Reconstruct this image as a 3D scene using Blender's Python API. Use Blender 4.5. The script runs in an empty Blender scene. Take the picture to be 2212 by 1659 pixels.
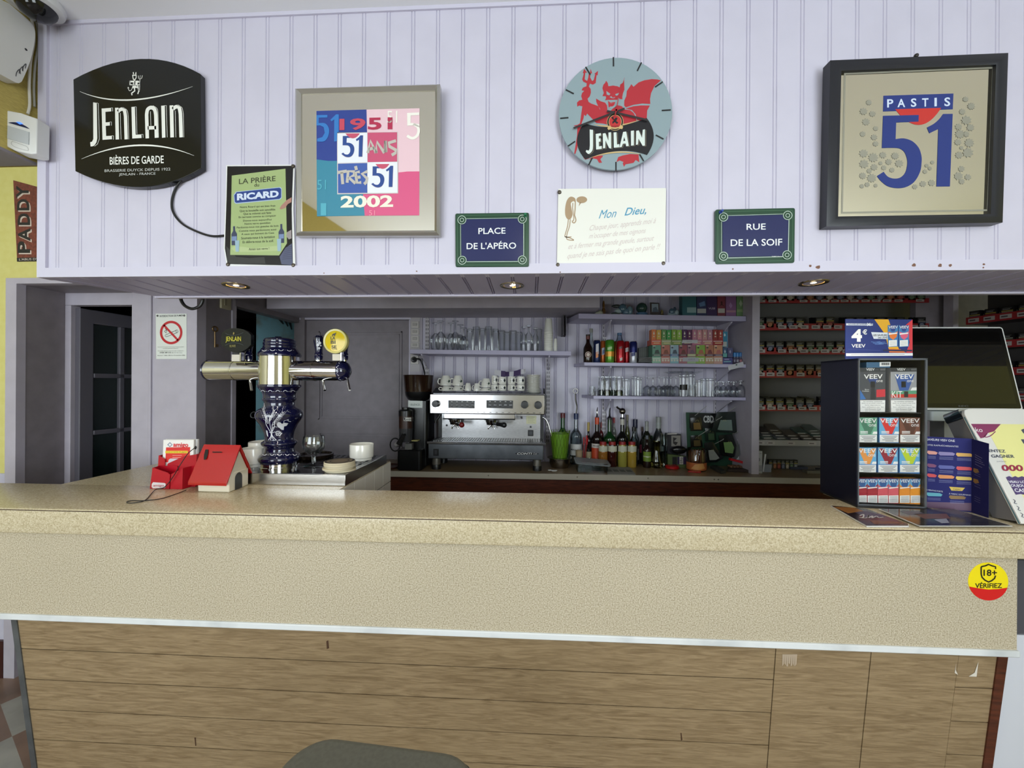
import bpy, math, random
from mathutils import Vector, Matrix
from mathutils.geometry import tessellate_polygon

random.seed(7)
SC = bpy.context.scene
COL = SC.collection
pi = math.pi

# ---------------------------------------------------------------- camera
W, H, F = 2212.0,1659.0,830.0
YAW, ROLL = math.radians(2.73),0.006
CAM = Vector((0,0,1.53))
_f = Vector((-math.sin(YAW), math.cos(YAW),0))
_r = Vector((math.cos(YAW), math.sin(YAW),0))
_z = Vector((0,0,1))
CR = _r * math.cos(ROLL) + _z * math.sin(ROLL)
CU = _z * math.cos(ROLL) - _r * math.sin(ROLL)
cam = bpy.data.cameras.new('camera')
cam.sensor_width = 36.0
cam.lens = 36.0 * F / W
cam.clip_start = 0.02
camo = bpy.data.objects.new('camera', cam)
COL.objects.link(camo)
camo.matrix_world = Matrix(((CR.x, CU.x, -_f.x, CAM.x),(CR.y, CU.y, -_f.y, CAM.y),
                            (CR.z, CU.z, -_f.z, CAM.z),(0,0,0,1)))
SC.camera = camo

# ---------------------------------------------------------------- light
SC.view_settings.view_transform = 'Standard'
SC.view_settings.look = 'None'
SC.view_settings.gamma = 1.0
SC.view_settings.use_curve_mapping = False
SC.view_settings.exposure = 0.12
SC.cycles.use_denoising = True
SC.cycles.max_bounces = 12
SC.cycles.transparent_max_bounces = 40
SC.cycles.glossy_bounces = 4
SC.cycles.caustics_reflective = False
SC.cycles.caustics_refractive = False
wd = bpy.data.worlds.new('sky'); SC.world = wd; wd.use_nodes = True
wd.node_tree.nodes['Background'].inputs[0].default_value = (0.75,0.87,1.0,1)
wd.node_tree.nodes['Background'].inputs[1].default_value = 1.0

def area_light(name, loc, rot, sx, sy, power, col):
    l = bpy.data.lights.new(name, 'AREA'); l.shape = 'RECTANGLE'; l.size = sx; l.size_y = sy
    l.energy = power; l.color = col
    o = bpy.data.objects.new(name, l); COL.objects.link(o)
    o.location = loc; o.rotation_euler = rot
    return o
# daylight coming in through the shop windows of the wall behind the photographer
area_light('window_daylight', (-2.2,-2.5,1.7),(math.radians(112),0, math.radians(-6)),2.6,2.0,100,(0.89,0.96,1.0))
area_light('window_daylight', (1.75,-2.5,1.7),(math.radians(112),0, math.radians(8)),1.6,2.0,78,(0.87,0.95,1.0))
# sun added through the windows so its floor bounce brightens the ceiling
sun = bpy.data.lights.new('sun', 'SUN'); sun.energy = 15.0; sun.angle = 0.01; sun.color = (1.0,0.98,0.95)
suno = bpy.data.objects.new('sun', sun); COL.objects.link(suno); suno.rotation_euler = (math.radians(35),0, math.radians(-14))
# added fill light under the room's ceiling, no lamp stands there
area_light('room_fill_light', (0.6,-0.9,2.62),(0,0,0),1.2,0.3,14,(1.0,0.98,0.95))

# ---------------------------------------------------------------- picking points
def ray(px, py):
    u = (px - W / 2) / F; v = -(py - H / 2) / F
    return _f + CR * u + CU * v
def at_y(px, py, Y):
    d = ray(px, py); return CAM + d * ((Y - CAM.y) / d.y)
def at_z(px, py, Z):
    d = ray(px, py); return CAM + d * ((Z - CAM.z) / d.z)
def at_x(px, py, X):
    d = ray(px, py); return CAM + d * ((X - CAM.x) / d.x)

# ---------------------------------------------------------------- materials
def lin(c):
    c = c / 255.0
    return c / 12.92 if c <= 0.04045 else ((c + 0.055) / 1.055) ** 2.4
_mats = {}
def mat(name, rgb=(200,200,200), rough=0.5, metal=0.0, spec=0.5, coat=0.0, emit=None, estr=0.0):
    if name in _mats: return _mats[name]
    m = bpy.data.materials.new(name); m.use_nodes = True
    b = m.node_tree.nodes['Principled BSDF']
    c = (lin(rgb[0]), lin(rgb[1]), lin(rgb[2]),1)
    b.inputs['Base Color'].default_value = c
    b.inputs['Roughness'].default_value = rough
    b.inputs['Metallic'].default_value = metal
    b.inputs['Specular IOR Level'].default_value = spec
    if coat: b.inputs['Coat Weight'].default_value = coat; b.inputs['Coat Roughness'].default_value = 0.08
    if emit:
        b.inputs['Emission Color'].default_value = (lin(emit[0]), lin(emit[1]), lin(emit[2]),1)
        b.inputs['Emission Strength'].default_value = estr
    m.diffuse_color = c
    _mats[name] = m
    return m
def C(rgb, rough=0.5, **k):
    """a plain colour"""
    return mat('paint_%02x%02x%02x_%d' % (*rgb, int(rough * 100)) + ''.join('_%s%s' % (a, b) for a, b in sorted(k.items()) if not isinstance(b, tuple)), rgb, rough, **k)
def nodes(m):
    t = m.node_tree; return t, t.nodes, t.links, t.nodes['Principled BSDF']
def noisy(name, rgb1, rgb2, scale=40, rough=0.5, detail=4, stretch=(1,1,1), bump=0.0, lo=0.35, hi=0.65, coat=0, metal=0.0, spec=0.5):
    if name in _mats: return _mats[name]
    m = mat(name, rgb1, rough, metal=metal, coat=coat, spec=spec); t, n, l, b = nodes(m)
    tc = n.new('ShaderNodeTexCoord'); mp = n.new('ShaderNodeMapping'); mp.inputs['Scale'].default_value = stretch
    nz = n.new('ShaderNodeTexNoise'); nz.inputs['Scale'].default_value = scale; nz.inputs['Detail'].default_value = detail
    cr = n.new('ShaderNodeValToRGB')
    cr.color_ramp.elements[0].position = lo; cr.color_ramp.elements[1].position = hi
    cr.color_ramp.elements[0].color = (*[lin(x) for x in rgb1], 1); cr.color_ramp.elements[1].color = (*[lin(x) for x in rgb2], 1)
    l.new(tc.outputs['Object'], mp.inputs[0]); l.new(mp.outputs[0], nz.inputs['Vector'])
    l.new(nz.outputs['Fac'], cr.inputs[0]); l.new(cr.outputs[0], b.inputs['Base Color'])
    if bump:
        bp = n.new('ShaderNodeBump'); bp.inputs['Strength'].default_value = bump; bp.inputs['Distance'].default_value = 0.002
        l.new(nz.outputs['Fac'], bp.inputs['Height']); l.new(bp.outputs[0], b.inputs['Normal'])
    return m
def thin_glass(name, tint=(245,250,250), refl=1.0, rough=0.02, edge=0.0):
    """thin glass: see-through, mirror-like at glancing angles"""
    if name in _mats: return _mats[name]
    m = bpy.data.materials.new(name); m.use_nodes = True; t = m.node_tree; n = t.nodes; l = t.links
    n.remove(n['Principled BSDF'])
    tr = n.new('ShaderNodeBsdfTransparent'); tr.inputs[0].default_value = (*[lin(x) for x in tint], 1)
    gl = n.new('ShaderNodeBsdfGlossy'); gl.inputs['Roughness'].default_value = rough
    lw = n.new('ShaderNodeLayerWeight'); lw.inputs[0].default_value = 0.35
    mu = n.new('ShaderNodeMath'); mu.operation = 'MULTIPLY_ADD'; mu.inputs[1].default_value = refl * 0.8; mu.inputs[2].default_value = 0.04 * refl
    mu.use_clamp = True
    mx = n.new('ShaderNodeMixShader')
    l.new(lw.outputs['Fresnel'], mu.inputs[0]); l.new(mu.outputs[0], mx.inputs[0])
    l.new(tr.outputs[0], mx.inputs[1]); l.new(gl.outputs[0], mx.inputs[2])
    l.new(mx.outputs[0], n['Material Output'].inputs[0])
    _mats[name] = m
    return m

# ---------------------------------------------------------------- mesh builder
_glyph = {}
def text_mesh(s, bold=0.0, res=3):
    k = (s, bold, res)
    if k not in _glyph:
        c = bpy.data.curves.new('lettering', 'FONT'); c.body = s; c.offset = bold; c.resolution_u = res
        o = bpy.data.objects.new('lettering', c); COL.objects.link(o)
        dg = bpy.context.evaluated_depsgraph_get()
        m = bpy.data.meshes.new_from_object(o.evaluated_get(dg))
        V = [(v.co.x, v.co.y) for v in m.vertices]; P = [tuple(p.vertices) for p in m.polygons]
        bpy.data.meshes.remove(m); bpy.data.objects.remove(o); bpy.data.curves.remove(c)
        xs = [v[0] for v in V] or [0,1]; ys = [v[1] for v in V] or [0,1]
        _glyph[k] = (V, P, min(xs), max(xs), min(ys), max(ys))
    return _glyph[k]

class MB:
    def __init__(s): s.v = []; s.f = []; s.m = []; s.sm = []; s.mats = []
    def mi(s, m):
        if m not in s.mats: s.mats.append(m)
        return s.mats.index(m)
    def add(s, vs, fs, m, smooth=False):
        o = len(s.v); s.v += [tuple(v) for v in vs]; k = s.mi(m)
        for f in fs: s.f.append(tuple(i + o for i in f)); s.m.append(k); s.sm.append(smooth)
        return s
    def box(s, lo, hi, m, M=None):
        x0, y0, z0 = lo; x1, y1, z1 = hi
        vs = [(x0, y0, z0),(x1, y0, z0),(x1, y1, z0),(x0, y1, z0),(x0, y0, z1),(x1, y0, z1),(x1, y1, z1),(x0, y1, z1)]
        if M is not None: vs = [M @ Vector(v) for v in vs]
        return s.add(vs, [(0,3,2,1),(4,5,6,7),(0,1,5,4),(1,2,6,5),(2,3,7,6),(3,0,4,7)], m)
    def rbox(s, lo, hi, m, r=0.01, axis=2, n=4, M=None, ease=0.0):
        """box whose corners are rounded in the plane across the axis; ease chamfers the two ends"""
        a, b = [(1,2),(0,2),(0,1)][axis]
        r = min(r, (hi[a] - lo[a]) / 2 - 1e-5,(hi[b] - lo[b]) / 2 - 1e-5)
        def ring(off):
            rr = max(r - off, 1e-4); out = []
            for cx, cy, a0 in ((hi[a] - r, hi[b] - r, 0),(lo[a] + r, hi[b] - r, 90),(lo[a] + r, lo[b] + r, 180),(hi[a] - r, lo[b] + r, 270)):
                for i in range(n + 1):
                    t = math.radians(a0 + 90 * i / n); out.append((cx + rr * math.cos(t), cy + rr * math.sin(t)))
            return out
        levels = [(lo[axis], ease),(lo[axis] + ease, 0),(hi[axis] - ease, 0),(hi[axis], ease)] if ease else [(lo[axis], 0),(hi[axis], 0)]
        vs = []; fs = []; N = 4 * (n + 1)
        for z, off in levels:
            for p in ring(off):
                q = [0,0,0]; q[a], q[b], q[axis] = p[0], p[1], z; vs.append(q)
        L = len(levels)
        for k in range(L - 1):
            for i in range(N): fs.append((k * N + i, k * N + (i + 1) % N, (k + 1) * N + (i + 1) % N, (k + 1) * N + i))
        fs.append(tuple(range(N - 1,-1,-1))); fs.append(tuple((L - 1) * N + i for i in range(N)))
        if axis == 1: fs = [f[::-1] for f in fs]
        if M is not None: vs = [M @ Vector(v) for v in vs]
        return s.add(vs, fs, m)
    def hexa(s, p, m):
        """eight corners: bottom four then top four, both counter-clockwise seen from above"""
        return s.add(p, [(0,3,2,1),(4,5,6,7),(0,1,5,4),(1,2,6,5),(2,3,7,6),(3,0,4,7)], m)
    def quad(s, a, b, c, d, m): return s.add([a, b, c, d], [(0,1,2,3)], m)
    def lathe(s, prof, m, c=(0,0,0), n=24, M=None, smooth=True, a0=0, a1=2 * pi):
        """profile of (radius, z); m is one material or a list, one per band"""
        full = abs(a1 - a0 - 2 * pi) < 1e-6; k = n if full else n + 1
        o = len(s.v)
        for r, z in prof:
            for i in range(k):
                t = a0 + (a1 - a0) * i / n
                p = Vector((c[0] + r * math.cos(t), c[1] + r * math.sin(t), c[2] + z))
                s.v.append(tuple(M @ p) if M is not None else tuple(p))
        for j in range(len(prof) - 1):
            mm = s.mi(m[j] if isinstance(m, (list, tuple)) else m)
            for i in range(n):
                i2 = (i + 1) % k
                a, b, cc, d = o + j * k + i, o + j * k + i2, o + (j + 1) * k + i2, o + (j + 1) * k + i
                if prof[j][0] < 1e-6: s.f.append((a, cc, d))
                elif prof[j + 1][0] < 1e-6: s.f.append((a, b, cc))
                else: s.f.append((a, b, cc, d))
                s.m.append(mm); s.sm.append(smooth)
        return s
    def tube(s, pts, r, m, n=8, caps=True, smooth=True):
        pts = [Vector(p) for p in pts]; rs = r if isinstance(r, (list, tuple)) else [r] * len(pts)
        o = len(s.v); prev = None
        for i, p in enumerate(pts):
            t = (pts[min(i + 1, len(pts) - 1)] - pts[max(i - 1,0)]).normalized()
            a = prev if prev is not None else (Vector((0,0,1)) if abs(t.z) < 0.9 else Vector((1,0,0)))
            a = (a - t * a.dot(t)).normalized(); prev = a; b = t.cross(a)
            for k in range(n):
                w = 2 * pi * k / n; s.v.append(tuple(p + (a * math.cos(w) + b * math.sin(w)) * rs[i]))
        k = s.mi(m)
        for i in range(len(pts) - 1):
            for j in range(n):
                s.f.append((o + i * n + j, o + i * n + (j + 1) % n, o + (i + 1) * n + (j + 1) % n, o + (i + 1) * n + j)); s.m.append(k); s.sm.append(smooth)
        if caps:
            s.f.append(tuple(o + j for j in range(n - 1,-1,-1))); s.m.append(k); s.sm.append(False)
            e = o + (len(pts) - 1) * n; s.f.append(tuple(e + j for j in range(n))); s.m.append(k); s.sm.append(False)
        return s
    def prism(s, poly, d0, d1, m, frame):
        """a flat outline (list of 2-D points in the frame) given thickness from depth d0 (front) to d1 (back)"""
        n = len(poly); A = [frame.p(x, y, d0) for x, y in poly]; B = [frame.p(x, y, d1) for x, y in poly]
        tri = tessellate_polygon([[Vector((x, y, 0)) for x, y in poly]])
        area = sum(poly[i][0] * poly[(i + 1) % n][1] - poly[(i + 1) % n][0] * poly[i][1] for i in range(n))
        fs = []
        for t in tri:
            (x0, y0),(x1, y1),(x2, y2) = [poly[i] for i in t]
            if (x1 - x0) * (y2 - y0) - (x2 - x0) * (y1 - y0) < 0: t = (t[0], t[2], t[1])
            fs.append(tuple(t)); fs.append((t[2] + n, t[1] + n, t[0] + n))
        for i in range(n):
            j = (i + 1) % n
            fs.append((i, j, j + n, i + n) if area < 0 else (j, i, i + n, j + n))
        return s.add(A + B, fs, m)
    def ball(s, c, r, m, n=16, k=10, M=None):
        r = r if isinstance(r, (tuple, list)) else (r, r, r)
        o = len(s.v); mm = s.mi(m)
        for j in range(k + 1):
            th = pi * j / k
            for i in range(n):
                t = 2 * pi * i / n
                p = Vector((r[0] * math.sin(th) * math.cos(t), r[1] * math.sin(th) * math.sin(t),-r[2] * math.cos(th)))
                if M is not None: p = M @ p
                s.v.append(tuple(p + Vector(c)))
        for j in range(k):
            for i in range(n):
                a, b = o + j * n + i, o + j * n + (i + 1) % n
                if j == 0: s.f.append((a, b + n, a + n))
                elif j == k - 1: s.f.append((a, b, a + n))
                else: s.f.append((a, b, b + n, a + n))
                s.m.append(mm); s.sm.append(True)
        return s
    def build(s, name, parent=None, bevel=0.0, seg=2, sub=0):
        me = bpy.data.meshes.new(name)
        o = bpy.data.objects.new(name, me); COL.objects.link(o)
        off = Vector(parent['_at']) if parent is not None and '_at' in parent else Vector((0,0,0))
        if parent is not None:
            o.parent = parent
            vs = [tuple(Vector(v) - off) for v in s.v]
        else:
            xs = [v[0] for v in s.v]; ys = [v[1] for v in s.v]; zs = [v[2] for v in s.v]
            off = Vector(((min(xs) + max(xs)) / 2,(min(ys) + max(ys)) / 2, min(zs)))
            o.location = off; o['_at'] = tuple(off); vs = [tuple(Vector(v) - off) for v in s.v]
        if parent is not None:
            o['_at'] = tuple(off)
        me.from_pydata(vs, [], s.f)
        for m in s.mats: me.materials.append(m)
        me.polygons.foreach_set('material_index', s.m)
        me.polygons.foreach_set('use_smooth', s.sm)
        me.update()
        me.set_sharp_from_angle(angle=math.radians(38))
        if bevel:
            b = o.modifiers.new('bevel', 'BEVEL'); b.width = bevel; b.segments = seg; b.limit_method = 'ANGLE'; b.angle_limit = math.radians(40)
        if sub:
            q = o.modifiers.new('sub', 'SUBSURF'); q.levels = sub; q.render_levels = sub
        return o

class Frame:
    """a flat plane in space: x to the right, y up, n towards the viewer"""
    def __init__(s, O, ex, ey):
        s.O = Vector(O); s.ex = Vector(ex).normalized(); s.ey = Vector(ey).normalized(); s.n = s.ex.cross(s.ey)
    def p(s, x, y, d=0.0): return s.O + s.ex * x + s.ey * y - s.n * d
    def px(s, px, py):
        d = ray(px, py); q = CAM + d * ((s.O - CAM).dot(s.n) / d.dot(s.n)) - s.O
        return (q.dot(s.ex), q.dot(s.ey))
    def pts(s, P, k=None): return [s.px(*(k(*q) if k else q)) for q in P]
    def poly(s, mb, P, m, lift=0.0004):
        """flat print on the plane, outline in frame coordinates"""
        tri = tessellate_polygon([[Vector((x, y, 0)) for x, y in P]]); fs = []
        for t in tri:
            (x0, y0),(x1, y1),(x2, y2) = [P[i] for i in t]
            if (x1 - x0) * (y2 - y0) - (x2 - x0) * (y1 - y0) < 0: t = (t[0], t[2], t[1])
            fs.append(tuple(t))
        mb.add([s.p(x, y, -lift) for x, y in P], fs, m)
    def rect(s, mb, x0, y0, x1, y1, m, lift=0.0004):
        mb.add([s.p(x0, y0,-lift), s.p(x1, y0,-lift), s.p(x1, y1,-lift), s.p(x0, y1,-lift)], [(0,1,2,3)], m)
    def stroke(s, mb, P, w, m, lift=0.0004, closed=False):
        """a line of width w (or one width per point)"""
        n = len(P); A = []; B = []
        for i, (x, y) in enumerate(P):
            a = P[(i - 1) % n] if closed or i else P[i]; b = P[(i + 1) % n] if closed or i < n - 1 else P[i]
            tx, ty = b[0] - a[0], b[1] - a[1]; L = math.hypot(tx, ty) or 1
            ww = (w[i] if isinstance(w, (list, tuple)) else w) / 2
            A.append(s.p(x - ty / L * ww, y + tx / L * ww, -lift)); B.append(s.p(x + ty / L * ww, y - tx / L * ww, -lift))
        fs = [(i, i + n, (i + 1) % n + n, (i + 1) % n) for i in range(n if closed else n - 1)]
        mb.add(A + B, fs, m)
    def disc(s, mb, x, y, r, m, lift=0.0004, n=24, ry=None, a0=0, a1=360):
        P = [(x + r * math.cos(math.radians(a0 + (a1 - a0) * i / n)), y + (ry or r) * math.sin(math.radians(a0 + (a1 - a0) * i / n))) for i in range(n if a1 - a0 == 360 else n + 1)]
        s.poly(mb, P, m, lift)
    def ring(s, mb, x, y, r, w, m, lift=0.0004, n=24, ry=None):
        s.stroke(mb, [(x + r * math.cos(2 * pi * i / n), y + (ry or r) * math.sin(2 * pi * i / n)) for i in range(n)], w, m, lift, True)
    def text(s, mb, t, box, m, lift=0.0006, bold=0.0, slant=0.0, caps=None, rise=0.0):
        """lettering fitted into box = (x0, y0, x1, y1) in frame coordinates"""
        V, P, ax, bx, ay, by = text_mesh(t, bold)
        x0, y0, x1, y1 = box
        sx = (x1 - x0) / max(bx - ax, 1e-6); sy = (y1 - y0) / max(by - ay, 1e-6)
        mb.add([s.p(x0 + (x - ax) * sx + slant * (y - ay) * sy, y0 + (y - ay) * sy + rise * (x - ax) * sx, -lift) for x, y in V], P, m)
    def tpx(s, mb, t, q, m, lift=0.0006, bold=0.0):
        """lettering fitted between four photo pixels: bottom-left, bottom-right, top-left"""
        V, P, ax, bx, ay, by = text_mesh(t, bold)
        a = s.px(*q[0]); b = s.px(*q[1]); c = s.px(*q[2])
        out = []
        for x, y in V:
            u = (x - ax) / max(bx - ax, 1e-6); v = (y - ay) / max(by - ay, 1e-6)
            out.append(s.p(a[0] + (b[0] - a[0]) * u + (c[0] - a[0]) * v, a[1] + (b[1] - a[1]) * u + (c[1] - a[1]) * v, -lift))
        mb.add(out, P, m)
def facing(Y, x=0.0, z=0.0):
    return Frame((x, Y, z),(1,0,0),(0,0,1))
def crop(x0, y0, k):
    return lambda x, y: (x0 + x / k, y0 + y / k)

# ---------------------------------------------------------------- things
def tag(o, label=None, cat=None, group=None, kind=None):
    if label: o['label'] = label
    if cat: o['category'] = cat
    if group: o['group'] = group
    if kind: o['kind'] = kind
    return o
def thing(name, at, label, cat, group=None):
    o = bpy.data.objects.new(name, None); COL.objects.link(o); o.location = at; o['_at'] = tuple(at); o.empty_display_size = 0.05
    return tag(o, label, cat, group)
def struct(name, mb, bevel=0.0):
    return tag(mb.build(name, bevel=bevel), kind='structure')
def dup(root, at, rz=0.0, label=None, group=None, scale=1.0):
    """a copy of a thing with copies of its parts and sub-parts"""
    r = root.copy(); COL.objects.link(r); r.location = at; r.rotation_euler = (0,0, rz); r.scale = (scale,) * 3
    if label: r['label'] = label
    if group: r['group'] = group
    for ch in root.children:
        c = ch.copy(); COL.objects.link(c); c.parent = r
        for g in ch.children:
            d = g.copy(); COL.objects.link(d); d.parent = c
    return r
ORD = ['first', 'second', 'third', 'fourth', 'fifth', 'sixth', 'seventh', 'eighth', 'ninth', 'tenth', 'eleventh', 'twelfth',
       'thirteenth', 'fourteenth', 'fifteenth', 'sixteenth', 'seventeenth', 'eighteenth', 'nineteenth', 'twentieth']
def nth(i, n=None):
    if n is not None and i == n - 1: return 'last'
    return ORD[i]
# ================================================================ SETTING
LILAC = noisy('lilac_paint', (200,196,211),(204,200,215),9,0.42, spec=0.4)
LTRIM = mat('lilac_trim_paint', (203,199,215),0.4)
LILAC_SHADED = mat('shaded_lilac_paint', (172,167,193),0.38)  # fascia lilac with the soffit's shade put into the colour
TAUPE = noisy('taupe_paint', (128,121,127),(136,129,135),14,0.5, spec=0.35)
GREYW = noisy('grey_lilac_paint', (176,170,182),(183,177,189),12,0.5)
YELLOW = noisy('yellow_wall_paint', (210,202,124),(214,207,132),30,0.8, bump=0.15, spec=0.2)
CREAM = mat('cream_wall_paint', (218,211,176),0.8, spec=0.2)
OCHRE = noisy('ochre_panel', (196,178,104),(178,160,92),60,0.8, stretch=(1,1,6), bump=0.3, spec=0.2)
CEIL = mat('ceiling_paint', (238,238,240),0.8, spec=0.2)
DARK = mat('unlit_void_black', (28,26,28),0.9, spec=0.1)  # near-black wall colour stands in for rooms without light
TEAL = noisy('teal_wall_paint', (122,166,178),(118,126,108),7,0.75, lo=0.5, hi=0.72, spec=0.2)
CHIP = mat('bare_wood_chips', (120,86,70),0.8)
MAROON = mat('maroon_tile', (58,26,26),0.3)

YF, YB = 1.2,3.0             # fascia face, back wall face
ZTOP, ZTRIM, ZSOF = 2.72,1.904,1.873
XL, XR = -1.63,2.9           # ends of the fascia
BP = 0.0794                   # board pitch

def boards(mb, Y, x0, x1, z0, z1, m, pitch, phase, groove=0.0036, depth=0.003, gap=0.0095, back=0.02):
    """vertical tongue-and-groove boards, two narrow beads at every joint, facing -Y"""
    prof = [(x0,0)]
    k = math.ceil((x0 - phase) / pitch)
    while phase + k * pitch < x1 - 0.02:
        g = phase + k * pitch
        if g > x0 + 0.02:
            for c in (g - gap / 2, g + gap / 2):
                prof += [(c - groove / 2,0),(c, depth),(c + groove / 2,0)]
        k += 1
    prof.append((x1,0))
    n = len(prof)
    mb.add([(x, Y + d, z0) for x, d in prof] + [(x, Y + d, z1) for x, d in prof], [(i, i + 1, i + 1 + n, i + n) for i in range(n - 1)], m)
    mb.box((x0, Y + depth + 0.002, z0),(x1, Y + back, z1), m)

# floor with grey and brown marbled tiles
def floor_mat():
    m = mat('marbled_floor_tile', (110,105,100),0.35); t, n, l, b = nodes(m)
    tc = n.new('ShaderNodeTexCoord'); mp = n.new('ShaderNodeMapping'); mp.inputs['Scale'].default_value = (3.2,3.2,3.2); mp.inputs['Rotation'].default_value = (0,0,0.5)
    ck = n.new('ShaderNodeTexChecker'); ck.inputs['Scale'].default_value = 1.0
    ck.inputs[1].default_value = (*[lin(v) for v in (122,98,84)], 1); ck.inputs[2].default_value = (*[lin(v) for v in (150,147,140)], 1)
    nz = n.new('ShaderNodeTexNoise'); nz.inputs['Scale'].default_value = 6; nz.inputs['Detail'].default_value = 8
    mx = n.new('ShaderNodeMix'); mx.data_type = 'RGBA'; mx.blend_type = 'OVERLAY'; mx.inputs[0].default_value = 0.6
    l.new(tc.outputs['Object'], mp.inputs[0]); l.new(mp.outputs[0], ck.inputs[0]); l.new(tc.outputs['Object'], nz.inputs['Vector'])
    l.new(ck.outputs[0], mx.inputs[6]); l.new(nz.outputs['Fac'], mx.inputs[7]); l.new(mx.outputs[2], b.inputs['Base Color'])
    return m
b = MB(); b.box((-4.2,-2.8,-0.1),(4.2,4.9,0.0), floor_mat()); struct('floor', b)
b = MB(); b.box((-4.2,-2.8, ZTOP),(4.2, YF + 0.02, ZTOP + 0.1), CEIL); struct('ceiling', b)
b = MB(); b.box((-4.2,1.93,2.36),(4.2,4.9,2.46), GREYW); b.box((-1.47,1.46,2.36),(4.2,1.93,2.46), GREYW); b.box((-4.2, YF + 0.02, ZTOP),(-1.4,2.05, ZTOP + 0.1), CEIL); b.box((-1.47, YF + 0.03,2.4),(-1.43,2.0, ZTOP), DARK); struct('ceiling_back', b)

# fascia over the bar
b = MB(); boards(b, YF, XL + 0.028, XR, ZTRIM, ZTOP, LILAC, BP, at_y(127,45, YF).x, back=0.03); struct('wall_front', b)
b = MB(); b.box((XL, YF - 0.008, ZSOF),(XR, YF + 0.03, ZTRIM), LTRIM); b.box((XL, YF - 0.008, ZTRIM),(XL + 0.03, YF + 0.03, ZTOP), LTRIM)
fr = facing(YF - 0.008)
rc = random.Random(3)
for px_, py_, s_ in ((1583,581,2.2),(1750,574,3),(1767,577,5),(1974,573,4),(2030,574,4.5),(2052,573,3.5),(2125,571,2.5),(2124,578,2),(900,586,2),(1210,588,1.8),(700,590,1.6)):
    x, z = fr.px(px_, py_); r = s_ * 0.0013
    fr.poly(b, [(x + r * (0.7 + 0.6 * rc.random()) * math.cos(a * pi / 4), z + r * (0.6 + 0.6 * rc.random()) * math.sin(a * pi / 4)) for a in range(8)], CHIP)
struct('trim_1', b)
b = MB(); b.box((XL, YF - 0.006, ZTOP - 0.012),(XR, YF + 0.01, ZTOP), LTRIM); struct('trim_2', b)
# soffit: boards running away from the room
YS = 1.452
b = MB(); k = 0
x = at_y(127,45, YF).x - BP * 2
prof = [(XL, 0)]
while x < XR - 0.03:
    if x > XL + 0.02:
        for c in (x - 0.0035, x + 0.0035): prof += [(c - 0.003,0),(c, 0.005),(c + 0.003,0)]
    x += BP
prof.append((XR, 0)); n_ = len(prof)
def sx(x):     # the soffit's left end runs slantwise
    return max(x, -1.47)
b.add([(x, YF, ZSOF + d) for x, d in prof] + [(sx(x), YS, ZSOF - 0.006 + d) for x, d in prof], [(i, i + n_, i + 1 + n_, i + 1) for i in range(n_ - 1)], LILAC_SHADED)
b.box((-1.40, YF + 0.03, ZSOF + 0.008),(XR, YS, ZSOF + 0.03), LILAC_SHADED)
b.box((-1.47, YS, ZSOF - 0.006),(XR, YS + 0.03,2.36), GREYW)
struct('ceiling_soffit', b)
b = MB(); b.box((-1.48, YS - 0.008, ZSOF - 0.012),(XR, YS + 0.012, ZSOF + 0.0), LTRIM); struct('trim_3', b)

# left: beam, yellow wall, recess with the glazed door, pillar
YY, YD = 1.87,2.06
XJ = at_y(140,700, YD).x
zbm = at_x(70,354,-1.645).z; xbm = at_z(38,402, zbm).x
b = MB(); b.box((xbm, -2.6, zbm + 0.008),(-1.648, YF + 0.02, ZTOP), OCHRE); b.box((xbm, -2.6, zbm),(-1.643, YF, zbm + 0.009), TAUPE); struct('trim_4', b)
XC0 = at_y(22,700, YY).x; XC1 = at_y(45,700, YY).x
ZH = 2.035
b = MB(); b.box((-4.2, YY, 1.05),(XC0, YY + 0.05, ZTOP), YELLOW); b.box((XC0, YY, ZH + 0.025),(-1.5, YY + 0.05, ZTOP), YELLOW); struct('wall_left_yellow', b)
b = MB(); b.box((-4.2, YY - 0.006,0.19),(XC0, YY + 0.05,1.05), noisy('bluish_wainscot_paint', (188,186,206),(200,198,214),12,0.5)); struct('wall_left_dado', b)
b = MB(); b.box((-4.2, YY - 0.02,0.0),(XC0, YY + 0.0,0.19), MAROON); struct('baseboard_left', b)
b = MB(); b.box((XC0, YY - 0.018,0),(XC1, YY + 0.02, ZH + 0.025), GREYW); b.box((XC1, YY - 0.018, ZH - 0.004),(-1.5, YY + 0.02, ZH + 0.025), GREYW); struct('trim_5', b)
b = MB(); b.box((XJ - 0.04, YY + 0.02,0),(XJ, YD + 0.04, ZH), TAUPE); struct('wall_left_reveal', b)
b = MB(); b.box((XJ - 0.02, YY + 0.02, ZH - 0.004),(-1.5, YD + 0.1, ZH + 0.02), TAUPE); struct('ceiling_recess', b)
XD1 = at_y(285,800, YD).x; XP0 = at_y(327,800, YD).x; XP1 = at_y(425,800, YD).x
ZL = at_y(215,659, YD).z
b = MB(); b.box((XJ, YD, ZL),(XD1 + 0.005, YD + 0.05, ZH), GREYW); b.box((XJ, YD, 0),(XJ + 0.035, YD + 0.05, ZL), GREYW)
b.box((XD1 - 0.0, YD - 0.004,0),(XP0 + 0.004, YD + 0.06, ZH), GREYW); b.box((XP0 - 0.01, YD - 0.010,0),(XP0 + 0.006, YD, ZH), GREYW)
struct('trim_6', b, 0.003)
b = MB(); b.box((XP0, YD - 0.001,0),(XP1, YD + 0.06,2.36), GREYW); struct('wall_pillar', b)
YW0 = at_x(505,700, XP1).y
b = MB(); b.box((XP1 - 0.05, YD + 0.06,0),(XP1 - 0.001, YW0,2.36), TAUPE); b.box((XP1 - 0.05, YW0,2.03),(XP1 - 0.001, YB + 0.05,2.36), TAUPE); struct('wall_side', b)
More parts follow.
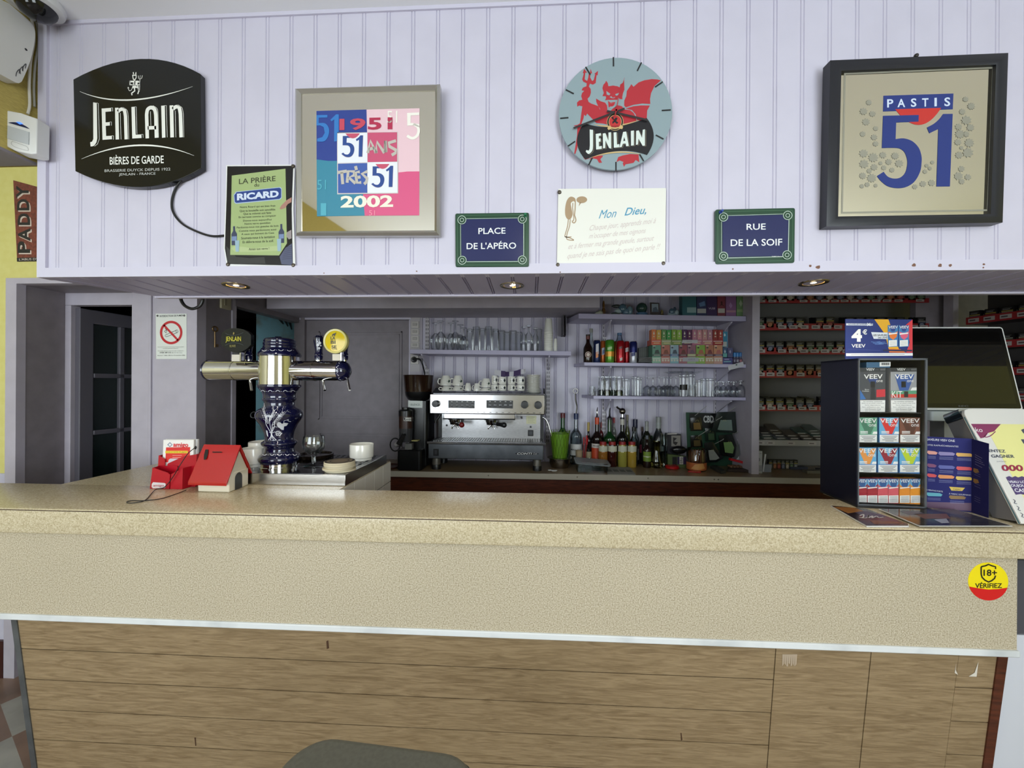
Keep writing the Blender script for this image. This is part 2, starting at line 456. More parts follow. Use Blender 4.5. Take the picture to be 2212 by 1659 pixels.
b = MB(); b.box((XP1 - 0.06, YW0 - 0.02,0),(XP1 + 0.008, YW0 + 0.012,2.05), GREYW); b.box((XP1 - 0.06, YW0,2.01),(XP1 + 0.012, YB, 2.05), TAUPE); struct('trim_7', b)
# unlit rooms behind
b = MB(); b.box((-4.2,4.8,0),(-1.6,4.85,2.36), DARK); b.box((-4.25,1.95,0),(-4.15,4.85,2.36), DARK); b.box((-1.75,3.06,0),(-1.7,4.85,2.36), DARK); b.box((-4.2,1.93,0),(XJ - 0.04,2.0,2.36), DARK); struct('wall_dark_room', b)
XT = at_y(553,800,3.16).x
b = MB(); b.box((XT, 3.16,0),(-1.76,3.2,2.36), TEAL); struct('wall_teal', b)
b = MB()
for px0, py0, px1, py1 in ((590,672,612,700),(600,668,622,705),(612,668,630,712),(585,664,610,690)):
    a = at_y(px0, py0,3.15); c = at_y(px1, py1,3.15); mid = (a + c) / 2 + Vector((0.02,0,-0.02))
    b.tube([a, mid, c], [0.008,0.012,0.005], mat('dark_rag', (30,45,48),0.8),6)
tag(b.build('hanging_cloth'), 'dark twisted cloth hanging high on the teal wall', 'cloth')

# half-open glazed door
def glazed_door():
    hinge = at_y(172,800, YD + 0.02)
    ang = math.radians(85)
    ex = Vector((math.cos(ang), math.sin(ang),0)); ez = Vector((0,0,1)); nn = Vector((math.sin(ang),-math.cos(ang),0))
    w, h0, h1, th = 0.44,0.02, ZL - 0.012,0.036
    M = Matrix(((ex.x, -nn.x, 0, hinge.x),(ex.y, -nn.y, 0, hinge.y),(0,0,1,0),(0,0,0,1)))
    root = tag(bpy.data.objects.new('door_1', None), kind='structure'); COL.objects.link(root); root.location = (hinge.x, hinge.y, 0); root['_at'] = (hinge.x, hinge.y, 0)
    P = mat('door_grey_shaded', (92,89,98),0.5)  # grey lowered to carry the deep shade of the recess
    m = MB()
    m.box((0.0,0, h0),(0.067, th, h1), P, M); m.box((w - 0.067,0, h0),(w, th, h1), P, M)
    m.box((0.06,0, h1 - 0.08),(w - 0.06, th, h1), P, M); m.box((0.06,0, h0),(w - 0.06, th, h0 + 0.5), P, M)
    m.build('door_leaf', root, bevel=0.004)
    m = MB(); xm = 0.212
    m.box((xm - 0.013,-0.004, h0 + 0.5),(xm + 0.013, th, h1 - 0.08), P, M)
    for py in (812,932):
        z = at_y(228, py, YD + 0.15).z
        m.box((0.067,-0.004, z - 0.013),(w - 0.067, th, z + 0.013), P, M)
    m.build('muntin', root, bevel=0.003)
    m = MB(); m.box((0.06, th / 2 - 0.002, h0 + 0.48),(w - 0.06, th / 2 + 0.002, h1 - 0.07), mat('dark_rippled_glass', (26,38,38),0.12, spec=0.6)); 
    for i, v in enumerate(m.v): m.v[i] = tuple(M @ Vector(v))
    m.build('door_glass', root)
    for py in (724,1026):
        z = at_y(156, py, YD).z; m = MB()
        m.lathe([(0.008,-0.05),(0.008,-0.003),(0.0065,-0.003),(0.0065,0.003),(0.008,0.003),(0.008,0.05)], C((190,188,180),0.4),(hinge.x - 0.044, hinge.y - 0.006, z),10); m.build('hinge', root)
glazed_door()

# back wall: boards, plain wall, cupboard door frame
XK0 = at_y(660,800, YB).x; XK1 = at_y(883,800, YB).x
SPX = 1.5022
BPB = 0.0876
b = MB(); boards(b, YB, XK1 + 0.11, SPX + 0.02,0.0,2.36, LILAC, BPB, at_y(958.6,720, YB).x, groove=0.010, depth=0.009, gap=0.014); struct('wall_back', b)
b = MB(); b.box((XK1 + 0.01, YB - 0.012,0.9),(XK1 + 0.11, YB + 0.02,2.36), GREYW); struct('trim_8', b)
ZK = at_y(770,692, YB).z
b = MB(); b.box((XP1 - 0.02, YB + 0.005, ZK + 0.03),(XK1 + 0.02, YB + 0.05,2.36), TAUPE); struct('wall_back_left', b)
b = MB()
for x0_, x1_, d_ in ((635,645,0.0),(645,652,0.012),(652,661,0.022)):
    b.box((at_y(x0_, 800, YB).x, YB - d_, 0),(at_y(x1_, 800, YB).x, YB + 0.04, ZK + 0.02), TAUPE)
b.box((XK0 - 0.04, YB - 0.02, ZK + 0.003),(XK1 + 0.02, YB + 0.03, ZK + 0.018), LTRIM); b.box((XK0 - 0.06, YB - 0.03, ZK + 0.03),(XK1 + 0.02, YB + 0.03, ZK + 0.045), LTRIM)
b.box((XK1 + 0.003, YB - 0.01,0),(XK1 + 0.016, YB + 0.03, ZK + 0.02), LTRIM)
struct('trim_9', b)
def cupboard():
    root = tag(bpy.data.objects.new('door_2', None), kind='structure'); COL.objects.link(root); root.location = ((XK0 + XK1) / 2, YB, 0); root['_at'] = tuple(root.location)
    m = MB(); m.box((XK0, YB + 0.004,0),(XK1, YB + 0.035, ZK), TAUPE)
    fr = facing(YB + 0.004)
    def rect(px0, py0, px1, py1):
        for o_, w_, d_ in ((0,0.009,0.010),(0.022,0.006,0.006)):
            x0, z1 = fr.px(px0, py0); x1, z0 = fr.px(px1, py1); x0 += o_; x1 -= o_; z0 += o_; z1 -= o_
            m.box((x0, YB + 0.004 - d_, z0),(x0 + w_, YB + 0.006, z1), TAUPE); m.box((x1 - w_, YB + 0.004 - d_, z0),(x1, YB + 0.006, z1), TAUPE)
            m.box((x0, YB + 0.004 - d_, z0),(x1, YB + 0.006, z0 + w_), TAUPE); m.box((x0, YB + 0.004 - d_, z1 - w_),(x1, YB + 0.006, z1), TAUPE)
    rect(690,716,868,908); rect(692,936,868,1100)
    m.build('door_leaf', root)
    k = at_y(857,960, YB - 0.03); m = MB(); m.ball(k, 0.021, C((170,166,166),0.3),16,10); m.tube([k, k + Vector((0,0.04,0))], 0.008, C((170,166,166),0.3)); m.build('door_knob', root)
cupboard()

# right: the tobacco bay and beyond
b = MB(); b.box((SPX, 2.69,0.9),(SPX + 0.018, YB, 2.36), GREYW); b.box((SPX - 0.004,2.675,0.9),(SPX + 0.045,2.70,2.36), GREYW); struct('wall_partition', b)
GREYP = noisy('grey_slatboard', (118,114,112),(126,122,118),20,0.6)
b = MB(); b.box((SPX + 0.018, YB + 0.1,0),(4.2, YB + 0.15,2.36), GREYP); struct('wall_back_right', b)
XU = at_y(2045,670,2.7).x
b = MB(); b.box((XU, 2.66,0),(XU + 0.03,2.72,2.36), GREYW); b.box((XU + 0.05,2.70,0),(XU + 0.075,2.76,2.36), GREYW); b.box((XU - 0.14,2.76,0),(XU + 0.08,2.80,2.36), TAUPE); struct('trim_10', b)
b = MB(); b.box((4.1,-2.8,0),(4.2,4.9, ZTOP), YELLOW); struct('wall_right', b)
b = MB(); b.box((-4.3,-2.8,0),(-4.2, YY + 0.1, ZTOP), CREAM); struct('wall_left', b)
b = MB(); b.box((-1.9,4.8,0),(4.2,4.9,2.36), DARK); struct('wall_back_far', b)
# wall behind the photographer with two shop windows
b = MB()
for x0_, x1_, z0_, z1_ in ((-4.2,-3.55,0, ZTOP),(-0.85,0.9,0, ZTOP),(2.6,4.2,0, ZTOP),(-3.55,-0.85,0,0.66),(0.9,2.6,0,0.66)):
    b.box((x0_, -2.75, z0_),(x1_, -2.65, z1_), CREAM)
struct('wall_street', b)
for i, (x0_, x1_) in enumerate(((-3.55,-0.85),(0.9,2.6))):
    b = MB(); FR = C((225,224,220),0.4)
    b.box((x0_, -2.73,0.66),(x1_, -2.67,0.72), FR); b.box((x0_, -2.73,2.66),(x1_, -2.67, ZTOP), FR)
    for x in (x0_, (x0_ + x1_) / 2 - 0.03, x1_ - 0.06): b.box((x, -2.73,0.66),(x + 0.06,-2.67, ZTOP), FR)
    b.box((x0_ + 0.06,-2.702,0.72),(x1_ - 0.06,-2.698,2.66), thin_glass('window_glass'))
    struct('window_%d' % (i + 1), b)
# ================================================================ BAR COUNTER
def laminate(name, base, dark, light, rough, coat=0.0):
    m = mat(name, base, rough, coat=coat); t, n, l, b = nodes(m)
    tc = n.new('ShaderNodeTexCoord')
    n1 = n.new('ShaderNodeTexNoise'); n1.inputs['Scale'].default_value = 250; n1.inputs['Detail'].default_value = 3; n1.inputs['Roughness'].default_value = 0.6
    n2 = n.new('ShaderNodeTexNoise'); n2.inputs['Scale'].default_value = 3; n2.inputs['Detail'].default_value = 3
    cr = n.new('ShaderNodeValToRGB'); e = cr.color_ramp.elements
    e[0].position = 0.33; e[0].color = (*[lin(v) for v in dark], 1); e[1].position = 0.66; e[1].color = (*[lin(v) for v in light], 1)
    q = cr.color_ramp.elements.new(0.5); q.color = (*[lin(v) for v in base], 1)
    mx = n.new('ShaderNodeMix'); mx.data_type = 'RGBA'; mx.blend_type = 'MULTIPLY'; mx.inputs[0].default_value = 0.1
    l.new(tc.outputs['Object'], n1.inputs['Vector']); l.new(tc.outputs['Object'], n2.inputs['Vector'])
    l.new(n1.outputs['Fac'], cr.inputs[0]); l.new(cr.outputs[0], mx.inputs[6]); l.new(n2.outputs['Fac'], mx.inputs[7]); l.new(mx.outputs[2], b.inputs['Base Color'])
    return m
def oak(name, a, c, rough=0.45):
    m = mat(name, a, rough); t, n, l, b = nodes(m)
    tc = n.new('ShaderNodeTexCoord'); mp = n.new('ShaderNodeMapping'); mp.inputs['Scale'].default_value = (1.5,1,15)
    nz = n.new('ShaderNodeTexNoise'); nz.inputs['Scale'].default_value = 4; nz.inputs['Detail'].default_value = 7; nz.inputs['Distortion'].default_value = 1.8
    mp2 = n.new('ShaderNodeMapping'); mp2.inputs['Scale'].default_value = (14,1,320)
    n2 = n.new('ShaderNodeTexNoise'); n2.inputs['Scale'].default_value = 2; n2.inputs['Detail'].default_value = 3
    ad = n.new('ShaderNodeMath'); ad.operation = 'MULTIPLY_ADD'; ad.inputs[1].default_value = 0.45
    cr = n.new('ShaderNodeValToRGB'); e = cr.color_ramp.elements
    e[0].position = 0.52; e[0].color = (*[lin(v) for v in c], 1); e[1].position = 0.88; e[1].color = (*[lin(v) for v in a], 1)
    l.new(tc.outputs['Object'], mp.inputs[0]); l.new(mp.outputs[0], nz.inputs['Vector']); l.new(tc.outputs['Object'], mp2.inputs[0]); l.new(mp2.outputs[0], n2.inputs['Vector'])
    l.new(n2.outputs['Fac'], ad.inputs[0]); l.new(nz.outputs['Fac'], ad.inputs[2]); l.new(ad.outputs[0], cr.inputs[0]); l.new(cr.outputs[0], b.inputs['Base Color'])
    return m
LAM = laminate('speckled_laminate_lit', (200,186,154),(174,158,126),(217,205,177),0.27)  # counter laminate, lightened to hold the light on the lip
LAMA = laminate('speckled_laminate_dim', (190,178,153),(153,138,112),(212,202,182),0.4)  # same laminate in a darker tone for the less lit apron
OAK = oak('oak_veneer', (156,134,102),(124,103,74))
ALU = noisy('scuffed_aluminium_strip', (222,225,226),(190,194,196),5,0.4, lo=0.55, hi=0.75)
STEEL = noisy('brushed_steel', (196,194,190),(180,178,174),30,0.22, stretch=(1,1,14), metal=1.0)
DSTEEL = noisy('dark_worn_steel', (118,122,126),(96,100,104),12,0.4, metal=0.6)
CHROME = mat('chrome', (222,222,222),0.06, metal=1.0)
REDWOOD = oak('red_brown_wood', (92,44,26),(58,26,16),0.4)
TILE = mat('white_glazed_tile', (222,218,208),0.2)
BLACKP = mat('black_plastic', (22,22,24),0.35)
ZC, ZLIP, ZAP, ZST = 1.106,1.022,0.742,0.722
YR = 1.50
XCL, XCR = -1.93,2.05
def bar_counter():
    root = thing('bar_counter', (-0.2,1.35,0), 'long bar counter with speckled beige laminate top and oak veneer front', 'bar counter')
    m = MB(); m.rbox((XCL - 0.6, YF, ZLIP),(XCR, YR, ZC), LAM, 0.006, axis=0, n=3); m.box((XCL, YR - 0.004, ZLIP),(-0.757,2.05, ZC - 0.0002), LAM); m.build('worktop', root)
    m = MB(); m.box((XCL - 0.6, YF - 0.0012, ZC - 0.0065),(XCR, YF + 0.002, ZC - 0.004), C((70,50,36),0.5)); m.build('edge_seam', root)
    xa = at_y(2197,1300, YF + 0.022).x
    m = MB(); m.box((XCL - 0.6, YF + 0.022, ZAP - 0.01),(xa, YF + 0.05, ZLIP + 0.004), LAMA); m.build('apron', root)
    m = MB(); m.box((XCL - 0.6, YF + 0.016, ZST),(xa + 0.004, YF + 0.06, ZAP), ALU); m.build('edge_strip', root, bevel=0.003)
    # inward sloping oak front, boards scored along it
    x0 = at_y(24,1350, YF + 0.03).x; x1 = at_y(2168,1420, YF + 0.03).x; xs1 = at_y(1684,1410, YF + 0.03).x; xs2 = at_y(1893,1415, YF + 0.03).x
    dy = 0.10
    YT = YF + 0.045
    def P(x, z, d=0.0): return Vector((x, YT + (ZST - z) * dy + d, z))
    m = MB(); rows = [ZST, 0.597,0.482,0.367,0.249,0.132,0.02]
    def board(xa_, xb_, z1, z0, gr=0.0015):
        g = gr
        vs = [P(xa_, z1 - g), P(xb_, z1 - g), P(xb_, z0 + g), P(xa_, z0 + g)]
        m.add(vs + [P(xa_, z1 - g, 0.004), P(xb_, z1 - g, 0.004), P(xb_, z0 + g, 0.004), P(xa_, z0 + g, 0.004)],
              [(0,3,2,1),(0,1,5,4),(2,3,7,6),(1,2,6,5),(3,0,4,7)], OAK)
    for i in range(len(rows) - 1):
        board(x0, xs1 - 0.002, rows[i], rows[i + 1]); board(x1 - 0.11, x1, rows[i], rows[i + 1])
    board(xs1 + 0.001, xs2 - 0.002, ZST, 0.03); board(xs2 + 0.001, x1 - 0.111, ZST, 0.03)
    m.build('front_panel', root)
    m = MB(); m.add([P(x0, ZST, 0.005), P(x1, ZST, 0.005), P(x1,0.0,0.005), P(x0,0.0,0.005)], [(0,3,2,1)], C((52,34,22),0.7))
    m.add([P(x0, ZST, 0.03), P(x1, ZST, 0.03), P(x1,0.0,0.03), P(x0,0.0,0.03)], [(0,1,2,3)], C((52,34,22),0.7)); m.build('backing_panel', root)
    m = MB(); m.hexa([P(x0 - 0.021,0,-0.003), P(x0 + 0.0,0,-0.003), P(x0,0,0.03), P(x0 - 0.021,0,0.03), P(x0 - 0.021, ZST, -0.003), P(x0, ZST, -0.003), P(x0, ZST, 0.03), P(x0 - 0.021, ZST, 0.03)], DSTEEL); m.build('corner_strip', root)
    m = MB(); m.hexa([P(x1,0,-0.004), P(x1 + 0.028,0,-0.004), P(x1 + 0.028,0,0.03), P(x1,0,0.03), P(x1, ZST, -0.004), P(x1 + 0.028, ZST, -0.004), P(x1 + 0.028, ZST, 0.03), P(x1, ZST, 0.03)], REDWOOD); m.build('end_post', root)
    m = MB(); m.box((x0 + 0.02, YT + 0.12,0.0),(x1, YT + 0.2, ZLIP), C((90,70,50),0.7)); m.box((XCL, YF + 0.3,0.5),(-0.76,2.0, ZLIP), C((90,70,50),0.7)); m.build('carcass', root)
    # white tiles on the inner side of the left leg
    m = MB(); z1 = ZC - 0.003
    for j in range(5):
        for i in range(5):
            y0 = YR + 0.01 + i * 0.108; za = z1 - (j + 1) * 0.105
            m.box((-0.762, y0, za + 0.005),(-0.752, min(y0 + 0.103,2.05), za + 0.105), TILE)
    m.box((-0.765, YR, 0.5),(-0.756,2.05, z1), C((112,108,100),0.8)); m.build('tiled_side', root)
    # torn paper remains and marks on the oak
    fr2 = Frame(P(0, ZST, -0.0006),(1,0,0), Vector((0,-dy, 1)))
    PP = C((214,208,196),0.7)
    k = crop(1500,1180,3.107)
    for poly in ([(1905,775),(1893,875),(1840,873),(1880,848)], [(1755,785),(1752,828),(1768,862),(1746,850)]):
        m = MB(); fr2.poly(m, fr2.pts(poly, k), PP); m.build('paper_scrap', root)
    m = MB()
    for i in range(7):
        x = 590 + i * 14.2; fr2.poly(m, fr2.pts([(x, 725),(x + 14.2,725),(x + 9,790 + (i % 3) * 8),(x - 1,805 - (i % 2) * 20)], k), C((178,160,138),0.7))
    m.build('glue_trace', root)
    for a_ in ([(705,1385),(709,1383),(711,1400),(706,1402)], [(420,1593),(423,1593),(424,1611),(422,1611)], [(1470,1583),(1472,1583),(1474,1598),(1471,1600)]):
        m = MB(); fr2.poly(m, fr2.pts(a_), C((74,48,28),0.7)); m.build('scratch', root)
    # round age-check sticker
    return root
bar = bar_counter()
def sticker():
    fr = facing(YF + 0.0215); cx, cz = fr.px(2134.5,1256); r = fr.px(2178,1256)[0] - cx
    m = MB()
    m.prism([(cx + r * math.cos(2 * pi * i / 40), cz + r * math.sin(2 * pi * i / 40)) for i in range(40)], -0.0002,0.0005, C((238,216,20),0.35), fr)
    P = [(cx + r * math.cos(t), cz + r * math.sin(t)) for t in [math.radians(197 + 146 * i / 16) for i in range(17)]]
    P += [(cx + r * 0.5, cz - r * 0.38),(cx, cz - r * 0.42),(cx - r * 0.5, cz - r * 0.37)]
    fr.poly(m, P, C((206,26,28),0.35),0.0006)
    K = C((28,26,20),0.4)
    S = [(2119,1224),(2128,1222),(2135,1219),(2142,1222),(2150,1224),(2150,1229)]
    S2 = [(2150,1243),(2148,1249),(2142,1254),(2135,1257),(2127,1253),(2121,1247),(2119,1240),(2119,1224)]
    fr.stroke(m, fr.pts(S),0.0042, K, 0.0007); fr.stroke(m, fr.pts(S2),0.0042, K, 0.0007)
    fr.tpx(m, '18+', ((2124,1244),(2153,1244),(2124,1230)), K, 0.0008,0.02)
    fr.tpx(m, 'VÉRIFIEZ', ((2106,1270),(2164,1270),(2106,1257)), K, 0.0008,0.015)
    tag(m.build('age_sticker'), 'round yellow and red 18+ sticker on the counter apron', 'sticker')
sticker()
# neighbour of the counter at its right end
m = MB(); m.rbox((1.475,1.30,0.0),(2.0,1.49,0.74), C((206,208,216),0.35),0.01, n=2); m.box((1.46,1.30,0.745),(2.0,1.49,0.98), C((72,72,80),0.5)); m.box((1.455,1.285,0.985),(2.0,1.49,1.02), C((24,24,28),0.4))
tag(m.build('under_counter_cabinet'), 'white cabinet with dark grey upper part past the right end of the counter', 'cabinet')

# stool in the foreground
def stool():
    c = Vector((-0.31,0.655,0))
    root = thing('bar_stool', c, 'bar stool with grey-green padded seat in front of the counter', 'stool')
    R = Matrix.Translation(c) @ Matrix.Rotation(math.radians(-4.5),4, 'Z')
    SE = noisy('grey_green_vinyl', (80,80,72),(88,88,80),120,0.55, bump=0.1)
    m = MB(); m.rbox((-0.205,-0.17,0.685),(0.205,0.17,0.752), SE, 0.085, axis=2, n=8, M=R, ease=0.014); m.build('seat', root, bevel=0.006, seg=3)
    m = MB()
    pts = []
    for cx, cy, a0 in ((0.122,0.087,0),(-0.122,0.087,90),(-0.122,-0.087,180),(0.122,-0.087,270)):
        for i in range(6):
            t = math.radians(a0 + 18 * i); pts.append(R @ Vector((cx + 0.0855 * math.cos(t), cy + 0.0855 * math.sin(t),0.727)))
    m.tube(pts + pts[:1], 0.0035, C((40,40,38),0.5),6, caps=False); m.build('piping', root)
    m = MB(); m.rbox((-0.17,-0.13,0.66),(0.17,0.13,0.686), BLACKP, 0.05, M=R); m.build('seat_plate', root)
    for sx_ in (-1,1):
        for sy_ in (-1,1):
            m = MB(); m.tube([R @ Vector((sx_ * 0.14, sy_ * 0.1,0.665)), R @ Vector((sx_ * 0.19, sy_ * 0.17,0.0))], 0.012, C((40,40,42),0.35, metal=0.6),10); m.build('leg', root)
    m = MB(); q = [R @ Vector((x * 0.176, y * 0.15,0.22)) for x, y in ((-1,-1),(1,-1),(1,1),(-1,1))]
    for i in range(4): m.tube([q[i], q[(i + 1) % 4]], 0.008, C((40,40,42),0.35, metal=0.6),8)
    m.build('footrest', root)
stool()
# ================================================================ SIGNS AND PICTURES ON THE FASCIA
def bez(p0, pm, p1, n=14):
    c = (2 * pm[0] - (p0[0] + p1[0]) / 2,2 * pm[1] - (p0[1] + p1[1]) / 2)
    return [((1 - t) ** 2 * p0[0] + 2 * t * (1 - t) * c[0] + t * t * p1[0], (1 - t) ** 2 * p0[1] + 2 * t * (1 - t) * c[1] + t * t * p1[1]) for t in [i / n for i in range(n + 1)]]
def spl(P, n=6, closed=False):
    """smooth curve through the points"""
    out = []; N = len(P)
    for i in range(N if closed else N - 1):
        p0 = P[(i - 1) % N] if closed or i else P[0]; p1 = P[i]; p2 = P[(i + 1) % N]; p3 = P[(i + 2) % N] if closed or i + 2 < N else P[-1]
        for k in range(n):
            t = k / n
            out.append(tuple(0.5 * (2 * p1[j] + (p2[j] - p0[j]) * t + (2 * p0[j] - 5 * p1[j] + 4 * p2[j] - p3[j]) * t * t + (3 * p1[j] - p0[j] - 3 * p2[j] + p3[j]) * t ** 3) for j in range(len(p1))))
    if not closed: out.append(tuple(P[-1]))
    return out
WHITEP = C((236,236,228),0.4); INK = C((24,24,26),0.45)
def pin(parent, p, col=(92,84,74), r=0.0065):
    m = MB(); m.lathe([(r, 0),(r * 0.98,0.0012),(r * 0.7,0.0034),(0,0.0042)], C(col, 0.35, metal=0.6),(0,0,0),12, Matrix.Translation(p) @ Matrix.Rotation(pi / 2,4, 'X'))
    return m.build('pin', parent)

# ---- black brewery sign
def brewery_sign():
    k = crop(140,110,5.353); D = 0.018
    fr = facing(YF - D - 0.004); P = lambda q: fr.pts(q, k)
    root = thing('brewery_sign', at_y(300,265, YF - 0.004), 'black barrel-shaped brewery sign lettered in white at the left of the fascia', 'sign')
    out = bez((97,328),(870,90),(1568,265)) + bez((1580,1355),(880,1573),(120,1390))
    m = MB(); m.prism(P(out),0, D, mat('black_gloss_panel', (21,23,24),0.16), fr); m.build('panel', root, bevel=0.002)
    m = MB()
    fr.stroke(m, P(bez((175,470),(760,568),(1480,412),24)), [0.0006 + 0.0042 * math.sin(pi * i / 24) for i in range(25)], WHITEP)
    fr.stroke(m, P(bez((195,1250),(860,1092),(1495,1212),24)), [0.0006 + 0.0046 * math.sin(pi * i / 24) for i in range(25)], WHITEP)
    m.build('curved_line', root)
    m = MB(); u = lambda n: n / 5.353 * 1.5e-3
    def S(q, w): fr.stroke(m, P(q), u(w), WHITEP, 0.0006)
    def line(q, w=5): fr.stroke(m, P(q), u(w), WHITEP, 0.0006)
    fr.poly(m, P([(330,596),(372,603),(378,1010)] + spl([(378,1010),(366,1062),(335,1100),(300,1106)])[1:] + [(296,1058),(318,1050),(332,1020)]), WHITEP, 0.0006)
    line([(372,603),(390,608),(401,1020),(380,1078),(345,1104)])
    fr.poly(m, P([(428,668),(538,660),(540,700),(472,706),(474,828),(522,824),(524,864),(476,868),(480,986),(546,982),(548,1022),(438,1030)]), WHITEP, 0.0006)
    line([(538,660),(556,660),(556,700)]); line([(522,824),(541,822),(541,864)]); line([(546,982),(565,982),(565,1026)])
    def arch(x0, x1, yt, yb, w):
        fr.poly(m, P([(x0, yt),(x0 + w, yt - 2),(x0 + w + 8, yb),(x0 + 8, yb + 2)]), WHITEP, 0.0006)
        fr.stroke(m, P(spl([(x0 + w * 0.9, yt + 44),(x0 + w * 1.45, yt + 22),((x0 + x1) / 2 + w * 0.55, yt + 14),(x1 - w * 0.75, yt + 40),(x1 - w * 0.5, yt + 100)]) + [(x1 - w * 0.5 + 8, yb)]), u(w), WHITEP, 0.0006)
        line(spl([((x0 + x1) / 2 + 10, yt - 6),(x1 - 4, yt + 26),(x1 + 12, yt + 100)]) + [(x1 + 18, yb)])
        line([(x0 + w + 22, yt + 60),(x0 + w + 30, yb)])
    arch(582,724,660,1024,40); arch(1214,1360,632,1000,42)
    fr.poly(m, P([(772,650),(812,647),(822,970),(888,967),(890,1008),(782,1014)]), WHITEP, 0.0006); line([(812,647),(828,647),(836,962)]); line([(888,967),(906,967),(908,1006)])
    fr.stroke(m, P([(956,1012),(948,740)] + spl([(948,740),(960,680),(1000,656),(1040,680),(1054,740)])[1:] + [(1062,1006)]), u(42), WHITEP, 0.0006)
    fr.stroke(m, P([(960,892),(1058,888)]), u(40), WHITEP, 0.0006); line(spl([(1020,634),(1070,670),(1080,740)]) + [(1086,1004)]); line([(992,700),(998,868)])
    fr.poly(m, P([(1116,636),(1158,632),(1166,1002),(1126,1006)]), WHITEP, 0.0006); line([(1158,632),(1176,632),(1186,1000)])
    fr.tpx(m, 'BIÈRES DE GARDE', [k(522,1318), k(1146,1300), k(520,1206)], WHITEP, 0.0006,0.012)
    G = C((196,198,192),0.45)
    fr.tpx(m, 'BRASSERIE DUYCK DEPUIS 1922', [k(462,1402), k(1222,1382), k(462,1372)], G, 0.0006)
    fr.tpx(m, 'JENLAIN - FRANCE', [k(628,1452), k(1050,1440), k(628,1416)], G, 0.0006)
    m.build('lettering', root)
    m = MB()
    fr.poly(m, P([(782,278),(832,276),(832,312),(820,336),(806,348),(790,330),(784,304)]), WHITEP, 0.0006)
    fr.poly(m, P([(794,290),(824,289),(822,312),(806,332),(796,314)]), C((21,23,24),0.3),0.0009)
    fr.poly(m, P([(792,272),(788,252),(796,244),(803,262),(802,273)]), WHITEP, 0.0006); fr.poly(m, P([(816,272),(820,250),(828,246),(830,262),(828,273)]), WHITEP, 0.0006)
    fr.poly(m, P([(752,346),(856,346),(864,364),(842,372),(846,398),(790,398),(796,366),(754,364)]), WHITEP, 0.0006)
    fr.poly(m, P([(808,352),(820,352),(816,392),(806,392)]), C((21,23,24),0.3),0.0009)
    line([(756,350),(756,394),(784,392)], 12); line([(862,356),(870,384),(830,410)], 10)
    fr.poly(m, P([(784,404),(852,402),(858,428),(784,432)]), WHITEP, 0.0006)
    line([(806,430),(812,462),(774,492),(780,514)], 15); line([(848,426),(858,462),(846,500)], 13); line([(846,440),(868,462)], 8)
    line(spl([(786,412),(774,450),(750,462),(736,436)]),6); fr.poly(m, P([(726,434),(734,416),(748,432)]), WHITEP, 0.0006)
    line([(872,290),(866,470)], 6); line([(852,286),(854,316),(870,330),(892,316),(898,284)], 6); line([(874,284),(872,330)], 6)
    m.build('emblem', root)
    m = MB(); A = at_y(392,390, YF - 0.012); B_ = [at_y(x, y, YF - 0.005) for x, y in ((378,410),(371,438),(376,462),(396,485),(430,502),(458,510),(484,509))]
    m.tube(spl([tuple(q) for q in [A] + B_], 6),0.0035, INK, 8); m.build('power_cable', root)
brewery_sign()

